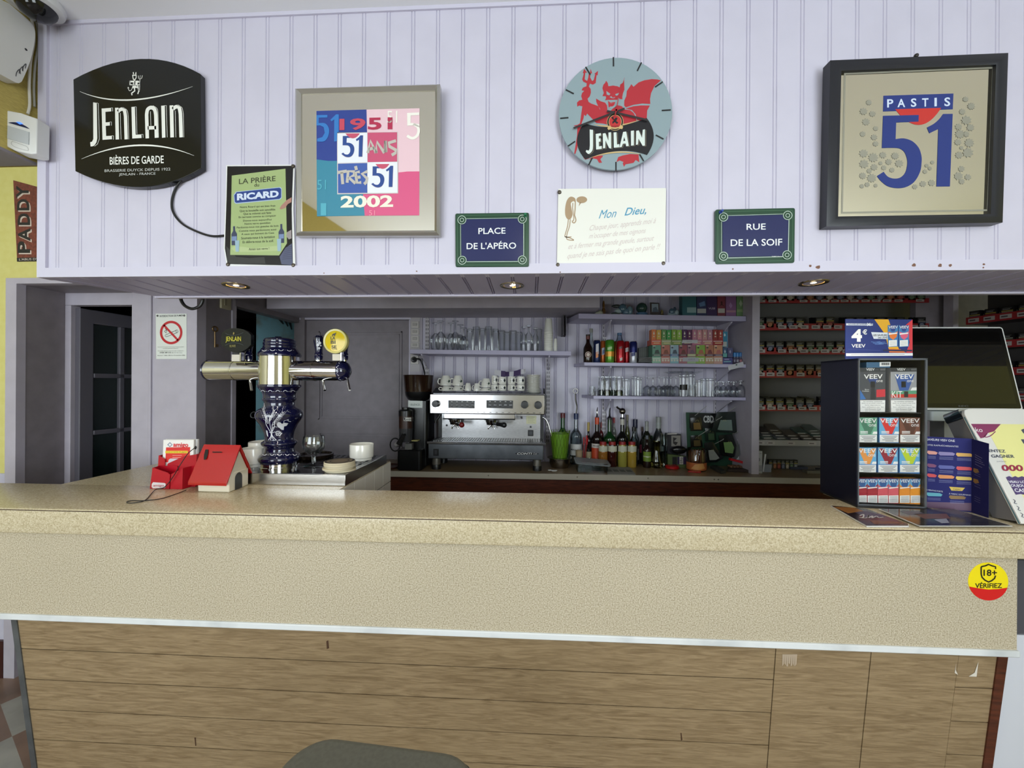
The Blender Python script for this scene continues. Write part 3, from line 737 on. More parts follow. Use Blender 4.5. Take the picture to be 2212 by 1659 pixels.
# ---- laminated poster with a toast
def toast_poster():
    k = crop(460,160,3.771); fr = facing(YF - 0.006); P = lambda q: fr.pts(q, k)
    root = thing('laminated_poster', at_y(560,465, YF), 'small laminated green and black poster pinned right of the black sign', 'poster')
    SH = C((226,226,224),0.2); 
    m = MB(); m.prism(P([(108,742),(668,738),(655,1100),(672,1575),(112,1568),(88,1420),(104,1000)]),-0.0002,0.0008, SH, fr)
    fr.poly(m, P([(118,752),(655,748),(642,1100),(652,1560),(120,1548),(98,1420),(112,1000)]), C((28,28,32),0.25),0.0005)
    GR = C((158,176,120),0.4)
    fr.poly(m, P([(155,828),(592,772),(604,1380),(540,1478),(142,1474)]), GR, 0.0008)
    SK = C((168,122,108),0.5)
    fr.poly(m, P([(642,1005),(600,1030),(560,1070),(544,1096),(556,1104),(590,1092),(612,1060),(640,1045)]), SK, 0.0011)
    fr.poly(m, P([(640,1270),(604,1290),(598,1320),(620,1348),(642,1340)]), C((150,140,140),0.5),0.0011)
    fr.poly(m, P([(645,1380),(590,1420),(545,1490),(560,1550),(650,1560)]), C((78,82,108),0.4),0.0011)
    for i in range(7): fr.stroke(m, P([(565 + i * 4,1510 - i * 16),(645,1500 - i * 16)]),0.0012, C((52,54,78),0.4),0.0013)
    fr.poly(m, P([(110,1400),(190,1490),(300,1500),(420,1490),(430,1545),(120,1545)]), C((44,44,42),0.4),0.0007)
    fr.poly(m, P([(150,1420),(180,1400),(330,1420),(520,1400),(560,1380),(545,1440),(300,1450),(180,1450)]), C((178,192,142),0.25),0.00095)
    m.build('sheet', root)
    m = MB(); K = C((58,62,40),0.5)
    def L(t, x0, x1, y0, y1, col=K, b=0.01, sk=-0.085):
        fr.tpx(m, t, [k(x0, y0), k(x1, y0 + (x1 - x0) * sk), k(x0, y1)], col, 0.0012, b)
    L('LA PRIÈRE', 214,512,898,845); L('du', 338,378,920,892)
    BLU = C((44,66,132),0.3)
    fr.poly(m, P([(170,985),(186,968),(186,960),(548,922),(562,932),(562,1010),(548,1024),(190,1058),(176,1048)]), C((170,190,220),0.3),0.0010)
    fr.poly(m, P([(176,988),(192,970),(192,964),(544,927),(557,937),(557,1006),(544,1018),(192,1051),(181,1043)]), BLU, 0.0012)
    fr.tpx(m, 'RICARD', [k(198,1032), k(538,1004), k(198,976)], C((206,216,234),0.35),0.0014,0.05)
    for t, x0, x1, y in (('Notre Ricard qui est bien frais', 222,510,1098),('Que ta bouteille soit sanctifiée', 220,510,1128),('Que ta volonté soit faite', 250,476,1152),('En terrasse comme au comptoir', 212,516,1180),
                         ("Donne-nous aujourd'hui", 248,480,1208),('Notre verre quotidien', 260,470,1234),('Pardonne-nous nos gueules de bois', 196,536,1264),('Comme nous pardonnons aussi', 214,518,1292),
                         ('A ceux qui boivent du Casa', 234,500,1318),('Soumets-nous à la tentation', 232,506,1348),('Et délivre-nous de la soif.', 244,496,1380),('Amen ton verre !', 294,460,1438)):
        L(t, x0, x1, y, y - 20, sk=-0.045, b=0.012)
    m.build('lettering', root)
    for bx, by in ((152,1240),(536,1222)):
        m = MB(); q = [(bx + 14, by + 2),(bx + 30, by),(bx + 31, by + 36),(bx + 46, by + 62),(bx + 46, by + 154),(bx + 2, by + 156),(bx, by + 66),(bx + 15, by + 38)]
        fr.poly(m, P(q), C((62,68,92),0.3),0.0012); fr.poly(m, P([(bx + 4, by + 84),(bx + 44, by + 82),(bx + 44, by + 118),(bx + 4, by + 120)]), C((120,138,176),0.3),0.0014)
        fr.poly(m, P([(bx + 30, by + 118),(bx + 66, by + 116),(bx + 62, by + 208),(bx + 36, by + 208)]) if bx < 300 else P([(bx - 12, by + 122),(bx + 22, by + 120),(bx + 20, by + 222),(bx - 8, by + 222)]), C((150,176,190),0.3),0.0016)
        m.build('printed_bottle', root)
    for q in ((655,753),(125,1552),(657,1558)): pin(root, fr.p(*fr.px(*k(*q)),-0.001))
toast_poster()

def mitred(fr, outer, inner, front, back, m, ridge=None):
    """picture frame between two four-cornered outlines given in frame coordinates; ridge = (share, height)"""
    b = MB(); n = 4
    loops = [[fr.p(x, y, back) for x, y in outer], [fr.p(x, y, front) for x, y in outer]]
    if ridge:
        s_, h_ = ridge
        loops.append([fr.p(o[0] + (i_[0] - o[0]) * s_, o[1] + (i_[1] - o[1]) * s_, front - h_) for o, i_ in zip(outer, inner)])
    loops += [[fr.p(x, y, front + 0.001) for x, y in inner], [fr.p(x, y, back) for x, y in inner]]
    vs = [v for l in loops for v in l]; fs = []
    for a in range(len(loops) - 1):
        for i in range(4):
            j = (i + 1) % 4; fs.append((a * 4 + i, a * 4 + j, (a + 1) * 4 + j, (a + 1) * 4 + i))
    b.add(vs, [f[::-1] for f in fs], m)
    return b
def digits51(fr, m, P, x0, y0, w, h, col, lift, clip=None):
    """the big 5 and 1 in a box given in print coordinates"""
    X = lambda u, v: (x0 + u * w, y0 + v * h)
    five = [X(0.01,0), X(0.52,-0.005), X(0.52,0.085), X(0.20,0.09), X(0.19,0.315)] + spl([X(0.19,0.315), X(0.34,0.325), X(0.48,0.395), X(0.555,0.52), X(0.565,0.66), X(0.525,0.82), X(0.43,0.95), X(0.28,1.0), X(0.11,0.965), X(-0.06,0.84)], 5)[1:]
    five += [X(0.03,0.785)] + spl([X(0.03,0.785), X(0.10,0.85), X(0.19,0.875), X(0.28,0.855), X(0.355,0.76), X(0.37,0.64), X(0.345,0.53), X(0.28,0.46), X(0.19,0.44), X(0.0,0.44)], 5)[1:]
    fr.poly(m, P(five), col, lift)
    one = [X(0.99,-0.03), X(0.86,-0.03)] + spl([X(0.86,-0.03), X(0.80,0.04), X(0.72,0.105), X(0.64,0.16)], 4)[1:] + [X(0.68,0.24), X(0.795,0.18), X(0.775,0.975), X(0.955,0.975)]
    fr.poly(m, P(one), col, lift)

# ---- silver frame, printed mirror
MIRROR = mat('tinted_mirror', (234,230,216),0.03, metal=1.0)
def anniversary_mirror():
    k = crop(460,160,3.771); a = math.radians(2.2)
    fr = Frame(at_y(795,508, YF - 0.022),(1,0,0),(0,-math.sin(a), math.cos(a))); P = lambda q: fr.pts(q, k)
    root = thing('framed_mirror', at_y(795,508, YF), 'square mirror with a blue and pink print in a brushed silver frame', 'mirror')
    outer = P([(670,118),(1850,82),(1847,1316),(677,1318)]); inner = P([(716,158),(1810,130),(1804,1272),(718,1280)])
    mitred(fr, outer, inner, 0.0,0.02, mat('silver_frame_metal', (190,188,182),0.3, metal=0.85),(0.45,0.008)).build('frame', root)
    m = MB(); fr.poly(m, inner, MIRROR, -0.004); m.build('mirror_glass', root)
    k2 = crop(670,220,6.38); Q = lambda q: fr.pts(q, k2)
    m = MB(); L = -0.0035
    A_, B_, C_, D_ = C((46,66,142),0.35), C((60,134,158),0.35), C((231,196,204),0.4), C((216,88,132),0.4)
    fr.poly(m, Q([(78,115),(770,95),(778,410),(368,412),(370,805),(240,806),(80,785)]), A_, L)
    fr.poly(m, Q([(80,785),(240,806),(370,805),(372,1262),(722,1265),(745,1562),(85,1572)]), B_, L)
    fr.poly(m, Q([(770,95),(1503,78),(1500,950),(1330,952),(1210,965),(1205,405),(778,410)]), C_, L)
    fr.poly(m, Q([(1500,950),(1330,952),(1210,965),(1208,1255),(722,1265),(745,1562),(1498,1558)]), D_, L)
    L += 0.0003
    fr.poly(m, Q([(362,420),(1206,402),(1208,1256),(366,1268)]), C((204,198,196),0.4), L)
    L += 0.0003
    W_ = C((232,234,240),0.4)
    fr.poly(m, Q([(372,430),(780,418),(782,826),(374,836)]), W_, L); fr.poly(m, Q([(785,826),(1196,822),(1198,1246),(785,1250)]), W_, L)
    fr.poly(m, Q([(786,416),(1194,410),(1194,816),(786,824)]), C((200,82,116),0.4), L); fr.poly(m, Q([(376,846),(780,836),(782,1248),(378,1252)]), C((62,92,166),0.4), L)
    m.build('print', root)
    m = MB(); L += 0.0003
    LB = C((52,120,192),0.4); LT = C((84,168,186),0.4); LP = C((240,236,226),0.4)
    NV = C((44,74,142),0.35)
    digits51(fr, m, Q, 440,462,290,298, C((190,176,172),0.4), L - 0.00015); digits51(fr, m, Q, 442,464,284,292, NV, L)
    digits51(fr, m, Q, 852,882,294,296, C((190,176,172),0.4), L - 0.00015); digits51(fr, m, Q, 855,884,287,290, NV, L)
    for x0, y0, x1 in ((480,428,680),(895,850,1088)):
        fr.poly(m, Q(bez((x1, y0),((x0 + x1) / 2 + 5, y0 + 68),(x0, y0 + 2),10)), C((198,82,108),0.4), L + 0.0003)
    fr.poly(m, Q([(80,175),(232,172),(232,208),(112,212),(112,285)] + spl([(112,285),(200,290),(252,360),(245,460),(190,535),(90,540)])[1:] + [(90,500),(160,480),(195,420),(180,340),(130,318),(80,320)]), LB, L)
    fr.poly(m, Q([(272,240),(350,165),(388,165),(388,412),(366,414),(364,535),(324,540),(326,235),(290,262)]), LB, L)
    fr.poly(m, Q([(1332,145),(1500,138),(1500,175),(1385,180),(1380,280)] + [(1500,300),(1500,340),(1430,318),(1335,322)]), LP, L)
    fr.stroke(m, Q(spl([(1420,300),(1480,340),(1490,410),(1460,470),(1400,495),(1332,460)])),0.0085, LP, L)
    def T(t, q, col, b=0.02): fr.tpx(m, t, [k2(*q[0]), k2(*q[1]), k2(*q[2])], col, L + 0.0002, b)
    T('51', ((1055,285),(1198,282),(1055,118)), LP, 0.0); T('51', ((92,1205),(214,1202),(92,1072)), LT, 0.0)
    T('1', ((140,1562),(216,1562),(140,1392)), LT, 0.0); T('51', ((806,1562),(890,1560),(806,1492)), C((240,150,170),0.4),0.0)
    T('19', ((398,388),(758,380),(398,226)), C((196,72,92),0.4),0.03); T('51', ((790,378),(1130,372),(790,212)), C((178,44,78),0.4),0.03)
    T('2002', ((414,1456),(1140,1446),(414,1290)), C((238,232,214),0.4),0.035)
    GY = C((190,184,174),0.45)
    def brush(q, w): fr.stroke(m, Q(q), w, GY, L + 0.0005)
    w = 0.0095
    for q in ([(790,700),(826,530),(905,700)], [(800,650),(880,630)], [(905,700),(915,545),(1020,700)], [(1030,690),(1036,530)], [(1036,530),(1040,690)], [(1180,530),(1080,560),(1090,610),(1180,660),(1170,700),(1120,730)]): brush(q, w)
    for q in ([(372,970),(500,950)], [(430,965),(445,1130)], [(505,1110),(520,950),(600,955),(600,1010),(530,1040),(620,1120)], [(680,960),(620,970),(640,1110),(700,1105)], [(635,1040),(690,1030)], [(785,955),(710,985),(780,1050),(770,1100),(740,1130)], [(620,880),(635,935)]): brush(q, w)
    m.build('lettering', root)
anniversary_mirror()

# ---- enamel street plates
def street_plate(name, k, quad, lines, label, pincol, pinq):
    fr = facing(YF - 0.010); P = lambda q: fr.pts(q, k)
    cx = sum(q[0] for q in quad) / 4; cy = sum(q[1] for q in quad) / 4
    root = thing(name, fr.p(*fr.px(*k(cx, cy)),0.01), label, 'sign', 'street plates on the fascia')
    def inset(d): return [(q[0] + (d if q[0] < cx else -d), q[1] + (d if q[1] < cy else -d)) for q in quad]
    def rnd(q, r):
        out = []
        for i in range(4):
            a, b, c = q[i - 1], q[i], q[(i + 1) % 4]
            la = math.hypot(a[0] - b[0], a[1] - b[1]); lc = math.hypot(c[0] - b[0], c[1] - b[1])
            p0 = (b[0] + (a[0] - b[0]) * r / la, b[1] + (a[1] - b[1]) * r / la); p1 = (b[0] + (c[0] - b[0]) * r / lc, b[1] + (c[1] - b[1]) * r / lc)
            mid = ((p0[0] + p1[0]) / 4 + b[0] / 2,(p0[1] + p1[1]) / 4 + b[1] / 2); out += bez(p0, mid, p1,5)
        return out
    GRN = C((30,66,44),0.25); NVY = C((30,36,84),0.18)
    m = MB(); m.prism(P(rnd(quad, 14)),0,0.008, GRN, fr); m.build('plate', root, bevel=0.0015)
    m = MB(); fr.poly(m, P(inset(43)), NVY, 0.0015); m.prism(P(inset(43)),-0.0012,0.001, NVY, fr)
    m.build('enamel_field', root)
    m = MB()
    q = inset(38); LW = C((196,212,200),0.3)
    fr.stroke(m, P([(q[0][0] + 30, q[0][1]),(q[1][0] - 30, q[1][1])]),0.0012, LW, 0.0005)
    fr.stroke(m, P([(q[1][0], q[1][1] + 30),(q[2][0], q[2][1] - 30)]),0.0018, LW, 0.0005)
    fr.stroke(m, P([(q[2][0] - 30, q[2][1]),(q[3][0] + 30, q[3][1])]),0.0018, LW, 0.0005)
    fr.stroke(m, P([(q[3][0], q[3][1] - 30),(q[0][0], q[0][1] + 30)]),0.0012, LW, 0.0005)
    q2 = inset(14)
    fr.stroke(m, P(rnd(q2,14)),0.0014, C((70,108,80),0.25),0.0005, True)
    m.build('border_line', root)
    for c in inset(48):
        x, y = fr.px(*k(*c)); u = 1.5e-3 / 2.861
        mm = MB(); fr.disc(mm, x, y, 27 * u, GRN, 0.0018); fr.ring(mm, x, y, 24 * u, 0.0016, LW, 0.0021,20); fr.ring(mm, x, y, 11 * u, 0.0014, LW, 0.0021,16); mm.build('corner_roundel', root)
    m = MB()
    for t, bl, br, tl, b in lines: fr.tpx(m, t, [k(*bl), k(*br), k(*tl)], C((232,236,236),0.3),0.0021, b)
    m.build('lettering', root)
    m = MB(); p_ = fr.p(*fr.px(*k(*pinq)),0.0); m.tube([p_, p_ - Vector((0,0.004,0)), p_ - Vector((0,0.006,0)), p_ - Vector((0,0.014,0))], [0.005,0.005,0.003,0.0035], C(pincol, 0.3),10); m.build('push_pin', root)
k3 = crop(960,100,3.317); k4 = crop(1500,80,2.861)
def sc(q, f=3.317 / 2.861): return q
street_plate('street_plate', crop(960,100,3.317), [(78,1198),(606,1192),(606,1580),(80,1582)],
             [('PLACE', (244,1348),(438,1345),(244,1304),0.01),("DE L'APÉRO", (160,1456),(514,1452),(160,1400),0.01)],
             'green-edged navy enamel plate reading PLACE DE L\'APÉRO', (20,110,70),(580,1214))
street_plate('street_plate', crop(1500,80,2.861), [(130,1066),(622,1056),(618,1396),(130,1404)],
             [('RUE', (320,1194),(438,1192),(320,1156),0.01),('DE LA SOIF', (222,1294),(540,1290),(222,1252),0.01),('© B&B Collection', (476,1362),(542,1361),(476,1354),0.0)],
             'green-edged navy enamel plate reading RUE DE LA SOIF', (30,60,150),(160,1084))

# ---- clock
def wall_clock():
    k = crop(1210,120,6.379); fr = facing(YF - 0.022); P = lambda q: fr.pts(q, k)
    root = thing('wall_clock', at_y(1328,246, YF), 'round grey-blue wall clock with a red devil above a black name band', 'clock')
    c = P([(765,780)])[0]
    L_, R_, T_, B_ = P([(2,830)])[0], P([(1524,740)])[0], P([(770,10)])[0], P([(770,1596)])[0]
    cx, cz = (L_[0] + R_[0]) / 2,(T_[1] + B_[1]) / 2; r = ((R_[0] - L_[0]) + (T_[1] - B_[1])) / 4
    FACE = C((140,158,164),0.3)
    m = MB(); m.prism([(cx + r * math.cos(2 * pi * i / 64), cz + r * math.sin(2 * pi * i / 64)) for i in range(64)], 0,0.006, FACE, fr); m.build('face', root)
    m = MB(); m.box((cx - 0.03, YF - 0.016, cz - 0.03),(cx + 0.03, YF, cz + 0.03), BLACKP); m.build('movement', root)
    marks = [((733,25),(735,152)),((1120,98),(1062,214)),((1412,365),(1306,438)),((1524,752),(1398,760)),((1424,1154),(1316,1098)),((1150,1458),(1090,1356)),((768,1592),(768,1468)),((390,1515),(445,1406)),((106,1252),(206,1184)),((0,868),(114,858)),((78,474),(188,530)),((350,160),(415,268))]
    RED = C((176,44,54),0.35)
    m = MB(); S = lambda q, l=0.0003, col=RED: fr.poly(m, P(q), col, l + len(m.f) * 1e-6)
    S([(330,182),(372,236),(346,238)] + [(338,330),(372,350),(388,300),(396,240),(412,236),(420,182),(440,245),(420,250),(412,300),(440,352),(462,338),(484,256),(470,252),(522,212),(516,276),(502,268),(490,380),(452,402),(410,388),(396,428),(420,460),(424,510),(410,560),(378,596)] +
      [(392,640),(430,664),(478,680),(530,700),(552,760),(560,840),(610,850),(610,940),(500,930),(430,860),(372,800),(352,836),(330,815),(322,870),(300,920),(270,1060),(232,1290),(208,1360),(194,1350),(232,1110),(238,985),(182,965),(236,958),(272,935),(306,700),(262,690),(236,706),(232,650),(262,620),(306,610),(290,560),(300,520),(332,486),(296,480),(312,444),(362,424),(366,384),(318,360),(304,330),(326,246),(312,244)])
    S([(632,348),(656,380),(664,424),(730,414),(790,424),(820,440),(828,400),(864,376),(880,330),(886,470),(866,520),(856,570),(858,604),(818,598),(800,572),(790,610),(720,612),(650,612),(618,618),(634,584),(628,562),(582,560),(602,516),(582,450),(596,402),(620,378)])
    S([(655,622),(700,650),(728,640),(762,640),(740,690),(712,712),(688,706),(664,726)])
    S([(495,594),(560,632),(620,650),(646,690),(652,760),(690,770),(760,690),(810,688),(850,700),(886,745),(960,752),(1010,790),(1040,840),(1050,900),(900,940),(640,950),(560,930),(552,800),(548,730),(520,690),(498,640)])
    S([(980,396),(1010,432),(1080,372),(1160,342),(1260,326),(1340,330),(1388,344),(1300,420),(1252,520),(1238,600),(1242,668),(1130,662),(1010,680),(905,716),(882,690),(884,620),(912,560),(918,490),(960,430)])
    S([(900,732),(1010,700),(1110,688),(1236,690),(1198,760),(1194,860),(1120,900),(1060,890),(1040,810),(990,752)])
    S([(400,1432),(460,1380),(590,1380),(582,1398),(552,1430),(578,1476),(536,1480),(508,1430),(460,1420)]); S([(776,1468),(800,1400),(860,1378),(960,1358),(1080,1364),(1090,1470),(1040,1440),(1010,1480),(900,1500),(880,1534),(862,1490),(872,1466),(820,1446)])
    S([(318,1404),(345,1436),(400,1420),(340,1380)]); S([(262,1270),(276,1200),(262,1120),(280,1060)])
    l2 = 0.0008
    for q in ([(636,490),(690,530),(676,552),(640,540)], [(812,516),(756,536),(770,556),(796,550)], [(680,576),(704,562),(722,584),(762,574),(740,590),(712,590)], [(650,624),(700,660),(784,630),(800,640),(770,700),(720,736),(690,722),(662,742),(660,690)]):
        S(q, 0.0006, FACE)
    S([(660,632),(700,664),(760,640),(744,688),(716,706),(690,704),(668,724)], 0.0008)
    m.build('devil_emblem', root)
    m = MB(); CRM = C((206,176,120),0.35)
    S = lambda q, l, col: fr.poly(m, P(q), col, l)
    band = bez((330,930),(720,985),(1190,862),16) + bez((1190,862),(1288,1110),(1196,1374),12)[1:] + bez((1196,1374),(800,1318),(348,1434),16)[1:] + bez((348,1434),(232,1190),(330,930),12)[1:-1]
    S(band, 0.0011, C((28,28,32),0.3))
    fr.stroke(m, P(bez((470,948),(740,976),(1080,896),14)), [0.001 + 0.0035 * math.sin(pi * i / 14) for i in range(15)], CRM, 0.0013); fr.stroke(m, P(bez((430,1410),(760,1336),(1100,1362),14)), [0.001 + 0.003 * math.sin(pi * i / 14) for i in range(15)], CRM, 0.0013)
    m.build('name_band', root)
    m = MB(); LT = C((216,226,220),0.35)
    def lt(q):
        fr.poly(m, P([(x + 16, y + 8) for x, y in q]), C((128,118,96),0.4),0.0016); fr.poly(m, P([(x + 10, y + 5) for x, y in q]), C((28,28,32),0.4),0.0017); fr.poly(m, P(q), LT, 0.0019)
    lt([(406,1024),(452,1030),(452,1250)] + spl([(452,1250),(444,1310),(412,1350),(384,1360),(352,1330)])[1:] + [(360,1306),(392,1316),(404,1290),(408,1240)])
    lt([(488,1086),(560,1074),(562,1108),(532,1114),(532,1150),(556,1146),(556,1190),(532,1194),(534,1258),(572,1250),(572,1292),(494,1300)])
    lt([(586,1080),(622,1074),(664,1180),(664,1066),(700,1062),(702,1288),(672,1280),(624,1176),(620,1280),(590,1284)])
    lt([(734,1066),(774,1062),(782,1230),(814,1226),(814,1268),(738,1276)])
    lt([(866,1058),(908,1052),(944,1250),(908,1256),(900,1216),(862,1222),(846,1266),(816,1268)]); fr.poly(m, P([(880,1128),(896,1180),(868,1184)]), C((28,28,32),0.4),0.0021)
    lt([(972,1044),(1014,1038),(1014,1242),(974,1248)])
    lt([(1046,1044),(1080,1036),(1126,1140),(1136,1028),(1166,1022),(1166,1246),(1134,1250),(1078,1150),(1070,1230),(1042,1236)])
    m.build('lettering', root)
    m = MB(); e = P([(756,920)])[0]; ux = r / 760
    for rx, ry, col, l in ((112,118, CRM, 0.0019),(106,112, INK, 0.0021),(86,96, CRM, 0.0022),(80,90, C((188,50,50),0.35),0.0023)): fr.disc(m, *e, rx * ux, col, l, 28, ry * ux)
    fr.poly(m, P([(648,1012),(668,972),(700,990),(756,1000),(812,988),(840,962),(866,990),(852,1022),(800,1010),(756,1020),(704,1014),(666,1034)]), CRM, 0.0025)
    fr.tpx(m, 'DUYCK', [k(708,1000), k(806,994), k(708,976)], INK, 0.0027)
    for q in ([(700,860),(730,850),(735,890),(770,860),(790,870),(770,910),(800,930),(780,950),(750,925),(720,950),(716,920),(738,905)],): fr.poly(m, P(q), INK, 0.0025)
    m.build('crest', root)
    for a_, b_ in marks:
        m = MB(); fr.stroke(m, P([a_, b_]),0.0042, INK, 0.0011); m.build('hour_mark', root)
    m = MB(); fr.stroke(m, P([(640,782),(740,800),(1196,906)]),0.0056, C((44,40,42),0.35),0.006); m.build('hour_hand', root)
    m = MB(); fr.stroke(m, P([(880,752),(740,806),(180,1022)]),0.0056, C((44,40,42),0.35),0.0075); m.build('minute_hand', root)
    m = MB(); fr.stroke(m, P([(736,900),(765,780),(800,580),(878,336)]), [0.003,0.0035,0.0016,0.0008], C((170,40,48),0.35),0.009); fr.disc(m, *c, 0.0045, C((170,40,48),0.35),0.0095,12); m.build('second_hand', root)
    m = MB(); p_ = fr.p(*c); m.tube([p_, p_ - Vector((0,0.0095,0))], 0.003, BLACKP, 8); m.build('spindle', root)
wall_clock()

# ---- white card with a prayer
def prayer_card():
    k = crop(960,100,3.317); fr = facing(YF - 0.006); P = lambda q: fr.pts(q, k)
    root = thing('printed_card', at_y(1322,490, YF), 'white card with faded handwriting and a brown stooping figure under the clock', 'card')
    m = MB(); m.prism(P([(816,1022),(1588,1016),(1582,1570),(806,1580)]),-0.0002,0.0012, C((226,225,216),0.35), fr)
    m.build('sheet', root)
    m = MB(); BR = C((166,140,108),0.5)
    body = spl([(940,1120),(936,1090),(905,1078),(880,1100),(866,1150),(866,1210),(884,1240),(905,1236),(918,1205),(910,1160),(906,1125),(925,1110)], 5, True)
    fr.poly(m, P(body), BR, 0.0005)
    fr.stroke(m, P([(938,1112),(936,1170),(932,1210)] + spl([(932,1210),(942,1246),(930,1266),(914,1258)])[1:]),0.0032, BR, 0.0006); fr.stroke(m, P([(920,1122),(918,1160),(928,1230)] + spl([(928,1230),(924,1250),(912,1252)])[1:]),0.0026, BR, 0.0006)
    fr.stroke(m, P(spl([(888,1238),(882,1290),(868,1340),(866,1366),(910,1366)])),0.0026, BR, 0.0006); fr.stroke(m, P(spl([(902,1240),(896,1290),(880,1340),(878,1382),(926,1390),(900,1374),(862,1364)])),0.0026, BR, 0.0006)
    x, y = fr.px(*k(984,1100)); fr.disc(m, x, y, 0.0165, BR, 0.0006,20,0.0105); fr.poly(m, P([(968,1120),(980,1122),(962,1148)]), BR, 0.0006)
    m.build('stooping_figure', root)
    m = MB()
    def T(t, x0, x1, y0, y1, h, col, b=0.0):
        V, Pg, ax, bx, ay, by = text_mesh(t, b); a = fr.px(*k(x0, y0)); c = fr.px(*k(x1, y1)); d = fr.px(*k(x0, y0 - h))
        o = []
        for vx, vy in V:
            u = (vx - ax) / (bx - ax); v = (vy - ay) / (by - ay); s_ = 0.35 * v * (d[1] - a[1])
            o.append(fr.p(a[0] + (c[0] - a[0]) * u + s_, a[1] + (c[1] - a[1]) * u + (d[1] - a[1]) * v, -0.0006))
        m.add(o, Pg, col)
    BLU = C((74,148,180),0.5); FA = C((204,190,186),0.5)
    T('Mon', 1105,1222,1236,1226,62, BLU, 0.0); T('Dieu,', 1286,1440,1224,1210,66, BLU, 0.012)
    T('Chaque jour, apprends moi à', 1030,1505,1335,1280,52, FA); T("m'occuper de mes oignons", 1030,1432,1390,1350,50, FA)
    T('et à fermer ma grande gueule, surtout', 880,1490,1466,1405,50, FA); T('quand je ne sais pas de quoi on parle !!', 872,1530,1535,1466,52, FA)
    m.build('lettering', root)
    for q in ((824,1046),(812,1566),(1568,1556)): pin(root, fr.p(*fr.px(*k(*q)),-0.0002))
prayer_card()

# ---- bar mirror in a black frame
def aperitif_mirror():
    k = crop(1500,80,2.861); a = math.radians(1.6)
    fr = Frame(at_y(1980,485, YF - 0.03),(1,0,0),(0,-math.sin(a), math.cos(a))); P = lambda q: fr.pts(q, k)
    root = thing('framed_mirror', at_y(1980,485, YF), 'large mirror with a blue number 51 in a wide black frame', 'mirror')
    outer = P([(840,144),(1940,98),(1905,1146),(816,1170)]); inner = P([(910,207),(1868,168),(1834,1093),(890,1108)])
    mitred(fr, outer, inner, 0.0,0.028, C((24,25,32),0.35),(0.6,0.004)).build('frame', root)
    m = MB(); fr.poly(m, inner, mat('aged_mirror', (240,233,206),0.03, metal=1.0),-0.010); m.build('mirror_glass', root)
    fr = Frame(fr.O - fr.n * 0.0098, fr.ex, fr.ey); P = lambda q: fr.pts(q, k)
    m = MB(); FRO = mat('frosted_print', (150,147,132),0.6, metal=0.3)
    rr = random.Random(5)
    spots = [(1078,405,20),(1045,460,26),(1100,475,22),(1060,525,26),(1120,565,18),(1040,600,20),(1110,620,22),(1120,660,20),(1045,720,30),(1105,745,34),(1165,730,24),(1240,735,26),(1048,785,32),(1200,772,22),(1265,782,28),(1110,805,24),(1150,780,14),(1170,808,18),(1220,822,18),(1080,828,18),(1040,858,24),(1095,872,32),(1068,912,18),(1035,922,16),(1120,918,14),
             (1675,385,20),(1710,428,26),(1655,462,22),(1680,515,34),(1632,555,24),(1705,560,26),(1640,600,32),(1680,600,22),(1698,655,32),(1628,650,24),(1650,685,14),(1690,715,36),(1635,730,26),(1435,795,14),(1470,775,14),(1455,812,14),(1425,832,16)]
    for x, y, r in spots:
        n = rr.choice((9,11)); a0 = rr.random() * 6
        fr.poly(m, P([(x + r * (1.0 if i % 2 else 0.72) * math.cos(a0 + 2 * pi * i / (2 * n)), y + r * (1.0 if i % 2 else 0.72) * 0.9 * math.sin(a0 + 2 * pi * i / (2 * n))) for i in range(2 * n)]), FRO)
    for x, y, r in ((1362,926,18),(1412,908,22),(1466,902,24),(1650,815,22),(1632,860,30),(1690,866,22),(1652,894,20)):
        n = 8; fr.poly(m, P([(x + r * (1.0 if i % 2 else 0.75) * math.cos(2 * pi * i / (2 * n)), y + r * (1.0 if i % 2 else 0.75) * 0.9 * math.sin(2 * pi * i / (2 * n))) for i in range(2 * n)]), FRO)
    bo = [(930,228),(1846,190),(1812,1070),(912,1086)]
    fr.stroke(m, P(bo),0.007, FRO, 0.0002, True)
    m.build('frosted_leaves', root)
    k2 = crop(1880,180,6.636); Q = lambda q: fr.pts(q, k2)
    m = MB(); BL = C((34,52,122),0.3)
    fr.poly(m, Q([(188,178),(1192,146),(1182,372),(182,404)]), BL, 0.0001)
    fr.poly(m, Q(bez((1015,352),(700,596),(355,372),20)), C((196,48,40),0.3),0.0002)
    DB = C((30,40,92),0.3)
    five = [(182,466),(694,454),(690,550),(370,562),(362,800)] + spl([(362,800),(480,790),(600,830),(690,920),(730,1030),(735,1120),(715,1260),(640,1400),(530,1480),(400,1504),(260,1480),(160,1410),(92,1330)], 5)[1:] + [(190,1268)] + spl([(190,1268),(250,1338),(340,1366),(430,1350),(500,1280),(528,1170),(524,1080),(490,990),(430,940),(350,926),(165,928)], 5)[1:]
    fr.poly(m, Q(five), BL, 0.0003)
    fr.poly(m, Q([(1180,438),(1042,440)] + spl([(1042,440),(990,510),(910,580),(810,634)], 5)[1:] + [(845,718),(900,690),(974,656),(946,1480),(1140,1478)]), BL, 0.0003)
    LT = C((206,218,236),0.35)
    for i, (ch, x0, x1, yb, yt) in enumerate((('P', 240,328,348,230),('A', 388,498,344,226),('S', 580,660,340,218),('T', 740,832,336,216),('I', 918,952,332,210),('S', 1060,1144,330,204))):
        fr.tpx(m, ch, [k2(x0, yb), k2(x1, yb - 3), k2(x0, yt)], LT, 0.0003,0.02)
    m.build('print', root)
    m = MB(); pq = fr.p(*fr.px(1979,125)); m.ball(pq + Vector((0,-0.0,0.006)),0.006, C((60,56,52),0.4, metal=0.7),10,6); m.build('hanging_hook', root)
aperitif_mirror()

